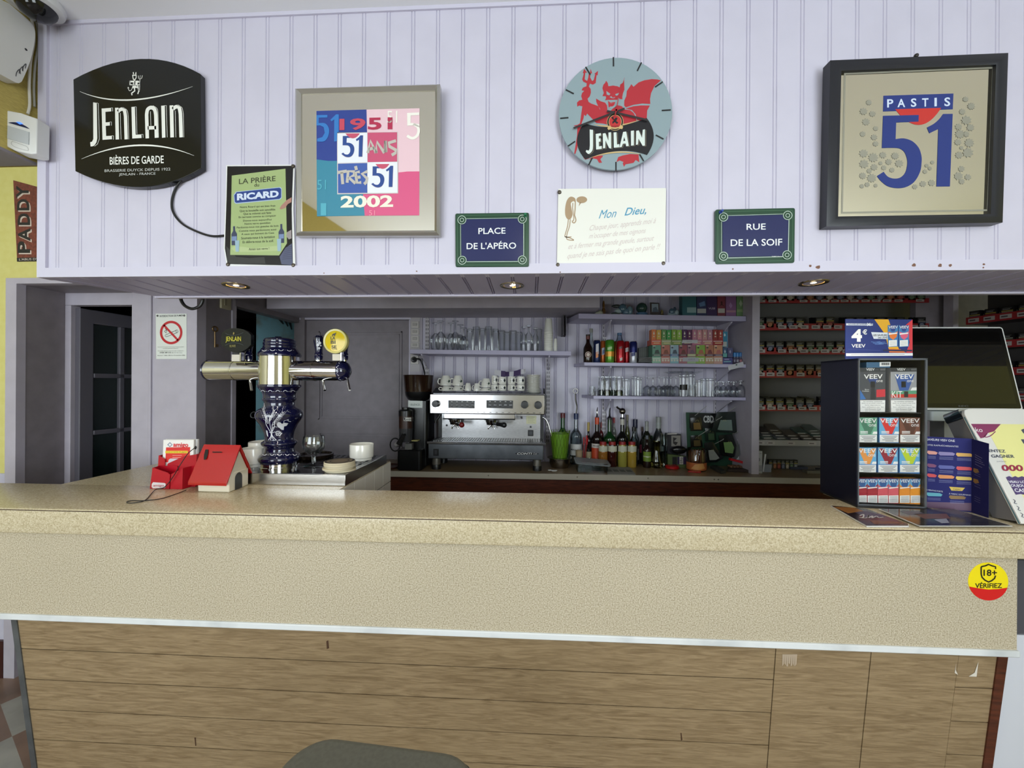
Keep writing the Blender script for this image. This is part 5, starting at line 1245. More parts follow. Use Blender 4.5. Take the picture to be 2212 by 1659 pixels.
# ---- ceramic money box: white house with a red roof
def house():
    p0 = at_z(427,1062, ZC); p1 = at_z(495,1064, ZC); p0 = Vector((p0.x, p0.y, ZC)); p1 = Vector((p1.x, p1.y, ZC))
    ex = (p1 - p0).normalized(); p2 = at_z(523,1048, ZC); ey = Vector((-ex.y, ex.x, 0)); ey = (ey + Vector((-0.10,0,0))).normalized()
    L = (p1 - p0).length; D = 0.112
    root = thing('ceramic_house', (p0 + p1) / 2 + ey * D / 2, 'white ceramic house with red gabled roof and black doorway', 'money box')
    G = lambda x, y, z: p0 + ex * x + ey * y + Vector((0,0, z))
    WH = mat('cream_glazed_ceramic', (226,218,198),0.12, coat=0.4); RD = mat('red_glazed_ceramic', (166,18,18),0.16, coat=0.4)
    zr = at_z(427,1062, ZC); sc_ = mpp(p1)
    he = 38 * sc_; hr = 92 * sc_
    m = MB(); o = 0.006
    m.hexa([G(0,0,0), G(L, 0,0), G(L, D, 0), G(0, D, 0), G(0,0, he + 0.004), G(L, 0, he + 0.004), G(L, D, he + 0.004), G(0, D, he + 0.004)], WH)
    for gx in (0.002, L - 0.010):
        m.add([G(gx, 0.001, he), G(gx, D - 0.001, he), G(gx, D / 2, hr - 0.004), G(gx + 0.008,0.001, he), G(gx + 0.008, D - 0.001, he), G(gx + 0.008, D / 2, hr - 0.004)], [(0,2,1),(3,4,5),(0,1,4,3),(1,2,5,4),(2,0,3,5)], WH)
    m.build('walls', root, bevel=0.005, seg=3)
    t = 0.011; ov = 0.022
    for nm, s_ in (('roof', 1),('roof', -1)):
        m = MB(); n = 5; vs = []
        slope = (hr - he) / (D / 2)
        def R(x, f, dz):      # f: 0 at the ridge, 1 at the eave
            y = D / 2 - s_ * f * (D / 2 + ov); return G(x, y, hr - f * (D / 2 + ov) * slope + dz)
        prof = [(0,0.0)]
        for i in range(1,4): prof += [(i / 3 - 0.02,0.002),(i / 3,-0.001)]
        xs = (-ov, L + 0.006)
        for x in xs:
            vs += [R(x, f, t + d) for f, d in prof] + [R(x, f, 0) for f, d in prof]
        N = len(prof); T = 2 * N; fs = []
        for i in range(N - 1):
            fs += [(i, i + 1, T + i + 1, T + i),(N + i + 1, N + i, T + N + i, T + N + i + 1),(i + 1, i, N + i, N + i + 1),(T + i, T + i + 1, T + N + i + 1, T + N + i)]
        fs += [(N - 1,2 * N - 1, T + 2 * N - 1, T + N - 1),(0, T, T + N, N)]
        if s_ < 0: fs = [f[::-1] for f in fs]
        m.add(vs, fs, RD); m.build(nm, root, bevel=0.0035, seg=3)
    fr = Frame(G(L, 0,0), ey, (0,0,1)); m = MB(); w_ = 0.042
    fr.poly(m, [(0.030,0.001),(0.030 + w_, 0.001),(0.030 + w_, 0.045)] + [(0.030 + w_ / 2 + w_ / 2 * math.cos(a),0.045 + w_ / 2 * math.sin(a)) for a in [pi * i / 12 for i in range(1,12)]] + [(0.030,0.045)], C((16,15,15),0.3),0.0012); m.build('doorway', root)
    # painted marks and the coin slot in the roof
    k = crop(260,880,3.687); nrm = (R(0,0,0) - R(0,1,0))
    e2 = (G(0, D / 2, hr) - G(0,-ov, hr - (D / 2 + ov) * slope)).normalized(); fr = Frame(G(0, D / 2, hr + t + 0.004), ex, e2)
    m = MB(); fr.poly(m, fr.pts([(676,337),(700,334),(696,372),(680,412),(660,418),(662,382)], k), C((20,18,18),0.3),0.0012); m.build('painted_mark', root)
    m = MB(); fr.poly(m, fr.pts([(733,350),(808,347),(812,354),(732,358)], k), C((20,18,18),0.3),0.0012); m.build('coin_slot', root)
house()

# ---- red leaflet holder
def leaflets():
    RED = mat('red_card_plastic', (172,14,34),0.28); k = crop(260,640,3.457)
    root = thing('leaflet_holder', at_z(372,1056, ZC), 'red tiered leaflet holder left of the ceramic house', 'leaflet holder')
    def pocket(Y0, Y1, q, name, tone=RED):
        """an open pocket: its front outline in the photo at depth Y0, running back to Y1"""
        fr = facing(Y0); P = fr.pts(q, k); zmin = min(z for x, z in P); P = [(x, ZC + 0.0008 if z - zmin < 0.012 else z) for x, z in P]
        m = MB(); m.prism(P, 0,0.003, tone, fr)
        xa, xb = P[0][0], P[-1][0]
        za, zb = P[1][1], P[-2][1]
        m.hexa([Vector((xa, Y0 + 0.0005, ZC + 0.0008)), Vector((xa + 0.003, Y0 + 0.0005, ZC + 0.0008)), Vector((xa + 0.003, Y1, ZC + 0.0008)), Vector((xa, Y1, ZC + 0.0008)), Vector((P[1][0], Y0 + 0.0005, za)), Vector((P[1][0] + 0.003, Y0 + 0.0005, za)), Vector((xa + 0.003, Y1, za)), Vector((xa, Y1, za))], tone)
        m.hexa([Vector((xb - 0.003, Y0 + 0.0005, ZC + 0.0008)), Vector((xb, Y0 + 0.0005, ZC + 0.0008)), Vector((xb, Y1, ZC + 0.0008)), Vector((xb - 0.003, Y1, ZC + 0.0008)), Vector((P[-2][0] - 0.003, Y0 + 0.0005, zb)), Vector((P[-2][0], Y0 + 0.0005, zb)), Vector((xb, Y1, zb)), Vector((xb - 0.003, Y1, zb))], tone)
        m.box((xa, Y1 - 0.003, ZC + 0.0008),(xb, Y1, max(za, zb)), tone)
        m.build(name, root)
    pocket(1.452,1.490, [(220,1452),(240,1280),(352,1318),(370,1332),(364,1452)], 'front_pocket')
    pocket(1.452,1.500, [(372,1452),(380,1328),(466,1284),(462,1452)], 'side_pocket')
    pocket(1.492,1.535, [(270,1420),(286,1188),(330,1216),(334,1300),(346,1305),(352,1250),(470,1196),(570,1180),(560,1440)], 'rear_pocket')
    m = MB(); fr = facing(1.4515); fr.poly(m, fr.pts([(236,1400),(246,1388),(330,1394),(340,1400),(336,1432),(244,1434),(234,1424)], k), C((214,206,208),0.3),0.0006)
    fr.tpx(m, 'amigo', [k(246,1426), k(326,1426), k(246,1404)], C((168,40,60),0.4),0.0009,0.01); m.build('pocket_label', root)
    # leaflets standing in it
    WP = C((228,226,222),0.5)
    fr = facing(1.500); m = MB()
    q = fr.pts([(312,1300),(322,1072),(548,1072),(544,1300)], k); m.prism(q, 0,0.006, WP, fr)
    fr.poly(m, fr.pts([(336,1240),(342,1128),(522,1126),(518,1240)], k), C((208,44,40),0.4),0.0004)
    fr.poly(m, fr.pts([(336,1172),(337,1154),(505,1154),(504,1172)], k), C((228,196,50),0.4),0.0007)
    fr.tpx(m, 'amigo', [k(396,1134), k(508,1136), k(396,1092)], C((206,40,48),0.4),0.0009,0.03)
    fr.stroke(m, fr.pts([(355,1108),(371,1093),(387,1108),(371,1123)], k),0.0028, C((40,70,130),0.4),0.0007, True)
    fr.tpx(m, 'jouez et tentez de gagner', [k(344,1168), k(498,1168), k(344,1158)], C((90,60,20),0.4),0.0009,0.01)
    for y in (1188,1204): fr.stroke(m, fr.pts([(390, y),(460, y)], k),0.0012, C((236,190,186),0.4),0.0007)
    tag(m.build('game_leaflet'), 'front white leaflet with a red panel and yellow band in the red holder', 'leaflet', 'leaflets in the red holder')
    fr = facing(1.512); m = MB(); m.prism(fr.pts([(330,1300),(338,1066),(576,1068),(570,1300)], k),0,0.008, C((214,214,214),0.5), fr)
    tag(m.build('game_leaflet'), 'rear white leaflets peeking out behind the front leaflet in the red holder', 'leaflet', 'leaflets in the red holder')
    fr = facing(1.4975); m = MB(); m.prism(fr.pts([(344,1310),(360,1222),(372,1212),(430,1212),(428,1310)], k),0,0.0015, C((196,192,200),0.4), fr)
    tag(m.build('clear_card'), 'small pale card in the middle pocket of the red holder', 'card')
    # black cord
    z = ZC + 0.0032
    g = lambda x, y, Y=None, zz=None: at_y(*k(x, y), Y) if Y else at_z(*k(x, y), zz or z)
    pts = [g(562,1130,1.488), g(545,1140,1.478), g(500,1180,1.470), g(440,1270,1.446), g(392,1350,1.443), g(330,1425,1.438), g(260,1470,1.43)] + [g(*q) for q in ((190,1520),(120,1540),(60,1543),(50,1534),(90,1526),(180,1526),(300,1512),(400,1482),(490,1448))]
    pts = [Vector((p.x, p.y, max(p.z, z))) for p in pts]
    m = MB(); m.tube(spl([tuple(p) for p in pts], 6),0.0016, C((14,14,15),0.5),8); m.ball(pts[0], (0.004,0.004,0.007), C((14,14,15),0.5),8,6)
    tag(m.build('lanyard'), 'thin black lanyard looped over the red leaflet holder onto the counter', 'lanyard')
leaflets()

# ---- pillar: notice, key, switch, cable loop
def notice():
    k = crop(260,640,3.457); fr = facing(YD - 0.003); P = lambda q: fr.pts(q, k)
    root = thing('smoking_ban_notice', at_y(370,725, YD - 0.001), 'white no-smoking notice screwed to the grey pillar', 'notice')
    m = MB(); m.prism(P([(264,130),(494,130),(494,468),(268,468)]),0,0.002, C((224,228,222),0.35), fr); m.build('sheet', root)
    m = MB(); RD = C((194,30,44),0.4); e = P([(380,271)])[0]; r = P([(464,271)])[0][0] - e[0]
    kk = C((48,48,48),0.5)
    fr.ring(m, e[0], e[1], r * 0.9, r * 0.2, RD, 0.0010,40)
    cig = P([(336,290),(426,250),(432,262),(428,270),(342,304),(335,298)]); fr.stroke(m, cig, 0.0025, kk, 0.0006, True); fr.stroke(m, P([(414,256),(420,272)]),0.002, kk, 0.0006)
    fr.stroke(m, P(spl([(346,276),(330,262),(346,252),(332,240)])),0.0025, kk, 0.0006); fr.stroke(m, P(spl([(338,270),(348,262),(340,250)])),0.002, kk, 0.0006)
    fr.stroke(m, P([(325,215),(432,330)]), r * 0.17, RD, 0.0010)
    m.build('no_smoking_symbol', root)
    m = MB(); fr.tpx(m, 'INTERDICTION DE FUMER', [k(294,156), k(468,150), k(294,142)], kk, 0.0006,0.01)
    fr.tpx(m, 'Fumer ici vous expose à une amende forfaitaire de 68 €', [k(280,382), k(474,382), k(280,375)], kk, 0.0006); fr.tpx(m, 'ou à des poursuites judiciaires', [k(318,393), k(432,393), k(318,386)], kk, 0.0006)
    fr.tpx(m, 'Pour arrêter de fumer, faites-vous aider en appelant le', [k(280,412), k(470,412), k(280,405)], kk, 0.0006); fr.tpx(m, '0 825 309 310', [k(296,426), k(378,426), k(296,415)], kk, 0.0006,0.01); fr.tpx(m, '(0,15 €/min)', [k(384,426), k(462,426), k(384,418)], kk, 0.0006)
    fr.tpx(m, 'Décret n° 2006-1386 du 15 novembre 2006', [k(278,446), k(484,444), k(278,438)], kk, 0.0006); m.build('lettering', root)
    for q in ((278,146),(477,144)):
        mm = MB(); mm.lathe([(0.006,0),(0.005,0.002),(0,0.003)], C((96,96,96),0.3, metal=0.8),(0,0,0),10, Matrix.Translation(fr.p(*fr.px(*k(*q)))) @ Matrix.Rotation(pi / 2,4, 'X')); mm.build('screw', root)
notice()
XS_ = XP1 - 0.001
def key():
    fr = Frame((XS_ + 0.006,2.2,1.7),(0,1,0),(0,0,1)); k = crop(440,700,6.506)
    root = thing('old_key', at_x(464,726, XS_ + 0.004), 'old brass key hanging on the grey side panel', 'key')
    BR = mat('old_brass', (128,104,72),0.4, metal=0.8)
    m = MB(); a = at_x(*k(158,95), XS_ + 0.006); b = at_x(*k(158,328), XS_ + 0.006); m.tube([a, b], 0.0045, BR, 8)
    m.box((b.x - 0.003, b.y, b.z + 0.004),(b.x + 0.003, b.y + 0.022, b.z + 0.02), BR); m.build('shank', root)
    m = MB(); c = at_x(*k(162,70), XS_ + 0.006); m.tube([c + Vector((0,0.018 * math.cos(t),0.014 * math.sin(t))) for t in [2 * pi * i / 16 for i in range(17)]], 0.0045, BR, 8, caps=False); m.build('bow', root)
key()
m = MB(); a = at_x(483,650, XS_); b = at_x(490,662, XS_); m.box((XS_, min(a.y, b.y) - 0.03, b.z - 0.02),(XS_ + 0.012, max(a.y, b.y) + 0.02, a.z + 0.03), C((188,180,150),0.4)); m.box((XS_ + 0.012, a.y - 0.012, b.z),(XS_ + 0.017, a.y + 0.008, a.z + 0.012), C((150,142,116),0.4))
tag(m.build('light_switch', bevel=0.002), 'cream light switch high on the grey side panel beside the doorway', 'switch')
m = MB(); m.tube(spl([tuple(at_y(x, y, 1.49)) for x, y in ((390,640),(392,650),(400,661),(415,667),(430,662),(437,652),(438,640))], 5),0.006, C((16,16,18),0.4),8)
tag(m.build('cable_loop'), 'black cable loop hanging below the soffit at the pillar', 'cable')
m = MB(); c = at_y(547,897,2.9); m.tube(spl([tuple(c + Vector((x, 0, z))) for x, z in ((0.02,0.022),(0.0,0.026),(-0.02,0.01),(-0.018,-0.012),(0.0,-0.02),(0.028,-0.012),(0.045,-0.01))], 5),0.004, C((150,150,150),0.3, metal=0.7),8)
tag(m.build('coat_hook'), 'bent metal hook in the dark doorway left of the beer column', 'hook')
# ================================================================ THINGS ON THE RIGHT OF THE COUNTER
def vape_display():
    A = at_z(1853,1096, ZC); A = Vector((A.x, A.y, ZC)); ex = Vector((0.213,-0.018,0)).normalized(); ey = Vector((0.018,0.213,0)).normalized()
    fr = Frame(A, ex, (0,0,1)); k = crop(1780,670,3.456); P = lambda q: fr.pts(q, k)
    Wd = fr.px(2003,900)[0]; Ht = fr.px(1930,774)[1]; D = 0.195
    NAVY = mat('navy_display_board', (14,16,34),0.35); BLK = mat('display_black', (20,21,24),0.4); CLR = thin_glass('acrylic', (254,254,254),0.2)
    root = thing('display_stand', A + ex * Wd / 2 + ey * D / 2, 'tall navy display stand of vape packs on the right of the counter', 'display stand')
    M = Matrix(((ex.x, ey.x, 0, A.x),(ex.y, ey.y, 0, A.y),(0,0,1, A.z),(0,0,0,1)))
    m = MB(); m.box((-0.002,0.004,0.0),(0.004, D, Ht), NAVY, M); m.build('side_panel', root)
    m = MB(); m.box((Wd - 0.006,0.004,0.0),(Wd, D, Ht), NAVY, M); m.build('side_panel', root)
    m = MB(); m.box((0, D - 0.006,0.0),(Wd, D, Ht), BLK, M); m.build('back_panel', root)
    m = MB(); m.box((-0.002,0.0, Ht - 0.006),(Wd, D, Ht), NAVY, M); m.build('top_panel', root)
    m = MB(); m.box((-0.004,-0.004,0.0),(Wd + 0.012, D, 0.007), BLK, M); m.build('base', root)
    m = MB(); m.box((0.002,0.0,0.008),(Wd - 0.002,0.002, Ht - 0.006), CLR, M); m.build('front_window', root)
    m = MB(); EDG = C((86,90,96),0.25)
    for lo, hi in (((0,-0.0005,0.007),(0.0035,0.003, Ht)),((Wd - 0.006,-0.0005,0.007),(Wd, 0.003, Ht)),((0,-0.0005, Ht - 0.006),(Wd, 0.003, Ht)),((0,-0.0005,0.007),(Wd, 0.003,0.012))): m.box(lo, hi, EDG, M)
    m.build('window_frame', root)
    fp = Frame(A + ey * 0.016, ex, (0,0,1)); Q = lambda q: fp.pts(q, k)
    rows = [762,990,1214,1441]
    for y in rows:
        z = fp.px(*k(500, y))[1]; m = MB(); m.box((0.006,0.012, z - 0.003),(Wd - 0.008, D - 0.01, z - 0.0004), BLK, M); m.build('shelf', root)
        zt_ = z + 0.016; m = MB(); m.box((0.006,0.0105, z - 0.003),(Wd - 0.03,0.0115, zt_), CLR, M); m.build('retaining_lip', root)
    WT = C((232,232,228),0.4); GY = C((90,92,96),0.5); SKY = C((96,166,206),0.35); DBL = C((44,84,140),0.35)
    def pack(x0, x1, y0, y1, base, vcol, ybase, lab, name='vape_pack', vtop=None, thick=0.02, small=False):
        (xa, zt),(xb, zb) = fp.px(*k(x0, y0)), fp.px(*k(x1, y1)); zb = fp.px(*k(500, ybase))[1]
        m = MB(); m.box((xa, 0.016, zb),(xb, 0.016 + thick, zt), base, M)
        h = y1 - y0; w = x1 - x0
        R_ = lambda q, col, l: fp.poly(m, Q([(x0 + u * w, y0 + v * h) for u, v in q]), col, l)
        if small:
            R_([(0,0),(1,0),(1,0.42),(0,0.42)], SKY, 0.0004); R_([(0.05,0),(0.95,0),(0.75,0.35),(0.25,0.35)], DBL, 0.0006)
            R_([(0.0,0.22),(0.30,0.34),(0.74,0.34),(1,0.22),(0.95,0.5),(0.7,0.62),(0.3,0.62),(0.05,0.5)], vcol, 0.0008); R_([(0.05,0.36),(0.95,0.33),(0.95,0.37),(0.05,0.41)], WT, 0.001)
            R_([(0.02,0.69),(0.98,0.68),(0.98,0.99),(0.02,0.99)], WT, 0.0008)
            for i in range(5): R_([(0.12,0.73 + i * 0.05),(0.9,0.725 + i * 0.05),(0.9,0.74 + i * 0.05),(0.12,0.745 + i * 0.05)], GY, 0.0011)
            fp.tpx(m, 'VEEV', [k(x0 + 0.04 * w, y0 + 0.15 * h), k(x0 + 0.98 * w, y0 + 0.15 * h), k(x0 + 0.04 * w, y0 + 0.03 * h)], WT, 0.0012,0.01)
        else:
            R_([(0,0),(1,0),(1,0.66),(0,0.66)], vtop or SKY, 0.0004)
            R_([(0.02,0.03),(0.34,0.03),(0.52,0.36),(0.72,0.03),(1,0.03),(0.66,0.66),(0.40,0.66)], vcol, 0.0006)
            R_([(0.80,0.56),(1,0.56),(1,0.66),(0.74,0.66)], WT, 0.0008)
            fp.tpx(m, 'VEEV', [k(x0 + 0.04 * w, y0 + 0.21 * h), k(x0 + 0.96 * w, y0 + 0.21 * h), k(x0 + 0.04 * w, y0 + 0.04 * h)], WT, 0.0012,0.01)
            fp.tpx(m, 'one', [k(x0 + 0.55 * w, y0 + 0.36 * h), k(x0 + 0.94 * w, y0 + 0.36 * h), k(x0 + 0.55 * w, y0 + 0.26 * h)], WT, 0.0012)
            for i in range(3): R_([(0.1,0.54 + i * 0.04),(0.5,0.54 + i * 0.04),(0.5,0.56 + i * 0.04),(0.1,0.56 + i * 0.04)], WT, 0.0009)
            R_([(0.02,0.69),(0.98,0.69),(0.98,0.99),(0.02,0.99)], WT, 0.0008)
            for i, (a, b) in enumerate(((0.1,0.92),(0.18,0.86),(0.25,0.78),(0.14,0.88),(0.3,0.72))): R_([(a, 0.73 + i * 0.05),(b, 0.73 + i * 0.05),(b, 0.75 + i * 0.05),(a, 0.75 + i * 0.05)], GY, 0.0011)
        tag(m.build(name), lab, 'vape pack', 'vape packs in the navy display stand')
    # two starter kits on the top shelf
    DG, LG = C((66,68,72),0.35), C((150,152,154),0.35)
    for x0, x1, base, lab, kit in ((268,458, DG, 'dark grey starter kit box on the display stand\'s top shelf', 0),(498,690, LG, 'silver starter kit box with a green and red KIT band on the top shelf', 1)):
        (xa, zt),(xb, _) = fp.px(*k(x0,430)), fp.px(*k(x1,760)); zb = fp.px(*k(500,762))[1]
        m = MB(); m.box((xa, 0.016, zb),(xb, 0.055, zt), base, M)
        R_ = lambda q, col, l: fp.poly(m, Q(q), col, l)
        w = x1 - x0
        R_([(x0,430),(x1,430),(x1,458),(x0,460)], C((38,40,44),0.35),0.0005); fp.tpx(m, 'VEEV', [k(x0 + 45,452), k(x0 + 108,451), k(x0 + 45,434)], WT, 0.001,0.01); fp.tpx(m, 'one', [k(x0 + 112,452), k(x0 + 138,451), k(x0 + 112,440)], GY, 0.001)
        for i in range(2): fp.stroke(m, Q([(x0 + 150,440 + i * 8),(x1 - 2,439 + i * 8)]),0.0012, C((150,150,152),0.4),0.001)
        R_([(x0 + 0.15 * w, 480),(x0 + 0.4 * w, 640),(x0 + 0.6 * w, 640),(x0 + 0.92 * w, 480)], C((50,84,150),0.35),0.0005) if kit else R_([(x0 + 0.3 * w, 512),(x0 + 0.5 * w, 580),(x0 + 0.72 * w, 512)], C((40,62,116),0.35),0.0005)
        R_([(x0 + 78,532),(x0 + 112,532),(x0 + 112,576),(x0 + 78,576)], C((22,23,26),0.3),0.0008); 
        fp.tpx(m, 'VEEV', [k(x0 + 28,514), k(x0 + 168,512), k(x0 + 28,480)], WT, 0.001,0.015); fp.tpx(m, 'one', [k(x0 + 120,538), k(x0 + 168,537), k(x0 + 120,522)], WT, 0.001)
        if kit:
            R_([(x0,602),(x1,600),(x1,626),(x0,628)], C((84,150,116),0.35),0.0008); R_([(x0,628),(x1,626),(x1,652),(x0,654)], C((196,56,46),0.35),0.0008); fp.tpx(m, 'KIT', [k(x0 + 6,652), k(x0 + 84,652), k(x0 + 6,604)], WT, 0.0012)
            R_([(x0 + 98,606),(x0 + 128,606),(x0 + 128,650),(x0 + 98,650)], C((40,38,38),0.35),0.0012); R_([(x0 + 158,578),(x1,576),(x1,598),(x0 + 146,600)], WT, 0.0008)
        else:
            R_([(x0 + 84,576),(x0 + 108,576),(x0 + 118,668),(x0 + 78,668)], C((44,46,50),0.3),0.0007); R_([(x0,595),(x0 + 44,664),(x0,668)], C((52,110,176),0.35),0.0006); R_([(x0 + 122,594),(x1 - 2,590),(x1 - 2,646),(x0 + 122,650)], C((196,44,56),0.35),0.0008)
            fp.tpx(m, 'Bon', [k(x0 + 36,596), k(x0 + 66,596), k(x0 + 36,588)], WT, 0.001); fp.tpx(m, 'Cadeau', [k(x0 + 16,608), k(x0 + 66,608), k(x0 + 16,599)], WT, 0.001)
        R_([(x0,672),(x1 - 2,672),(x1 - 4,759),(x0 + 2,760)], WT, 0.0008)
        for i, t in enumerate(('La nicotine contenue', 'dans ce produit crée une', 'forte dépendance.', 'Son utilisation par les', "non-fumeurs n'est", 'pas recommandée.')):
            h_ = len(t) / 24 * 0.44; fp.tpx(m, t, [k(x0 + w * (0.5 - h_),686 + i * 14), k(x0 + w * (0.5 + h_),686 + i * 14), k(x0 + w * (0.5 - h_),677 + i * 14)], GY, 0.0012,0.01)
        tag(m.build('starter_kit_box'), lab, 'vape pack', 'vape packs in the navy display stand')
    (xa, zt),(xb, zb) = fp.px(*k(320,388)), fp.px(*k(496,420)); m = MB(); zk = fp.px(*k(400,430))[1]; m.box((xa, 0.018, zk + 0.0005),(xb, 0.05, zt), C((52,96,130),0.35), M); fp2 = Frame(fp.O + ey * 0.002, ex, (0,0,1))
    fp2.poly(m, fp2.pts([(414,388),(496,386),(496,419),(414,421)], k), WT, 0.0005)
    for i in range(14): fp2.poly(m, fp2.pts([(426 + i * 4.5,393),(428 + i * 4.5 + (i % 3),393),(428 + i * 4.5 + (i % 3),410),(426 + i * 4.5,410)], k), INK, 0.0008)
    tag(m.build('flat_box'), 'flat blue box with a barcode lying on the dark starter kit', 'box')
    BRG = C((150,46,56),0.35)
    pack(256,396,802,988, C((92,150,122),0.35), C((62,116,90),0.35),990, 'green vape pack on the second shelf of the navy display stand', vtop=C((104,166,136),0.35))
    pack(412,558,802,988, C((66,126,186),0.35), C((208,44,42),0.35),990, 'bright red vape pack on the second shelf of the navy display stand')
    pack(565,716,802,988, C((100,62,48),0.35), C((82,46,36),0.35),990, 'brown vape pack on the second shelf of the navy display stand', vtop=C((118,72,56),0.35))
    pack(250,390,1026,1212, C((66,126,186),0.35), C((224,146,66),0.35),1214, 'orange vape pack on the third shelf of the navy display stand')
    pack(402,550,1026,1212, C((66,126,186),0.35), C((140,28,48),0.35),1214, 'dark red vape pack on the third shelf of the navy display stand')
    pack(563,715,1026,1212, C((66,126,186),0.35), C((186,206,46),0.35),1214, 'lime green vape pack on the third shelf of the navy display stand')
    for x0, x1, c, lab in ((251,320,(156,30,44), 'leftmost crimson small vape pack on the bottom shelf of the display stand'),(323,398,(160,34,48), 'second crimson small vape pack, beside the pink ones on the bottom shelf'),(402,478,(206,82,92), 'pink small vape pack next to the crimson ones on the bottom shelf'),
                           (481,556,(210,88,98), 'pink small vape pack next to the orange ones on the bottom shelf'),(563,640,(224,138,44), 'orange small vape pack next to the pink ones on the bottom shelf'),(643,718,(228,146,40), 'rightmost orange small vape pack on the bottom shelf of the display stand')):
        pack(x0, x1,1258,1440, C(c, 0.35), C(c, 0.35),1441, lab, small=True, thick=0.025)
    # header card
    fh = Frame(A + ey * 0.03, ex, (0,0,1)); H_ = lambda q: fh.pts(q, k); m = MB()
    ZTOPD = Ht
    q = H_([(160,346),(160,66),(660,70),(662,340)]); q = [(x, ZTOPD if i in (0,3) else z) for i, (x, z) in enumerate(q)]
    BLU = C((26,44,112),0.3); m.prism(q, 0,0.003, BLU, fh)
    R_ = lambda q, col, l=0.0004: fh.poly(m, H_(q), col, l)
    R_([(375,68),(480,69),(560,295),(482,290),(455,180)], C((222,166,36),0.3)); R_([(610,110),(660,70),(660,318),(612,318),(640,240)], C((206,56,66),0.3)); R_([(482,286),(570,292),(612,318),(486,316)], C((214,110,50),0.3),0.0006)
    R_([(163,322),(661,320),(661,340),(163,343)], C((226,226,226),0.4),0.0007); fh.stroke(m, H_([(200,332),(600,330)]),0.0012, GY, 0.0009)
    R_([(164,98),(366,101),(362,116),(164,114)], C((210,214,222),0.4),0.0006); fh.tpx(m, 'NOUVELLES SAVEURS', [k(180,112), k(320,113), k(180,101)], C((40,56,110),0.4),0.0009,0.01); fh.tpx(m, 'X', [k(318,118), k(346,118), k(318,96)], WT, 0.0011,0.02); fh.tpx(m, 'TRA', [k(344,111), k(366,111), k(344,103)], C((40,56,110),0.4),0.001)
    fh.tpx(m, '4', [k(204,236), k(282,236), k(204,142)], WT, 0.0009,0.05); fh.tpx(m, '€', [k(286,182), k(320,182), k(286,144)], WT, 0.0009,0.03); fh.tpx(m, 'VEEV', [k(204,280), k(308,279), k(204,254)], WT, 0.0009,0.015)
    R_([(350,164),(474,168),(474,216),(370,214)], C((214,218,224),0.4),0.0007); fh.tpx(m, 'LES SAVEURS', [k(366,194), k(470,194), k(366,180)], INK, 0.001,0.02); fh.tpx(m, "DE L'ÉTÉ", [k(402,212), k(470,212), k(402,197)], INK, 0.001,0.02)
    for i, y in enumerate((236,246,254,240,250)): fh.stroke(m, H_(spl([(350 + i * 14, y),(380 + i * 14, y + 3 - i),(420 + i * 12, y - 2)])),0.0015, C((92,130,190),0.4),0.0006)
    R_([(440,294),(656,296),(656,308),(440,306)], C((22,28,66),0.4),0.0009); fh.stroke(m, H_([(180,292),(420,300)]),0.001, C((70,84,140),0.4),0.0006)
    for x0, c in ((474,(222,116,44)),(556,(214,92,120))):
        R_([(x0,112),(x0 + 76,112),(x0 + 76,272),(x0 + 2,276)], C((60,118,170),0.35),0.0009); R_([(x0 + 8,112),(x0 + 70,112),(x0 + 50,160),(x0 + 28,160)], C((36,60,130),0.35),0.0011); R_([(x0 + 4,160),(x0 + 28,170),(x0 + 50,170),(x0 + 74,158),(x0 + 66,200),(x0 + 40,222),(x0 + 16,204)], C(c, 0.35),0.0012); R_([(x0 + 6,174),(x0 + 70,168),(x0 + 70,176),(x0 + 6,184)], WT, 0.0014)
        R_([(x0 + 8,226),(x0 + 68,222),(x0 + 68,268),(x0 + 8,272)], WT, 0.0012); fh.tpx(m, 'VEEV', [k(x0 + 6,138), k(x0 + 74,136), k(x0 + 6,118)], WT, 0.0015,0.01)
        for i in range(5): fh.stroke(m, H_([(x0 + 14,234 + i * 8),(x0 + 62,231 + i * 8)]),0.0007, GY, 0.0014)
    m.build('header_card', root)
vape_display()

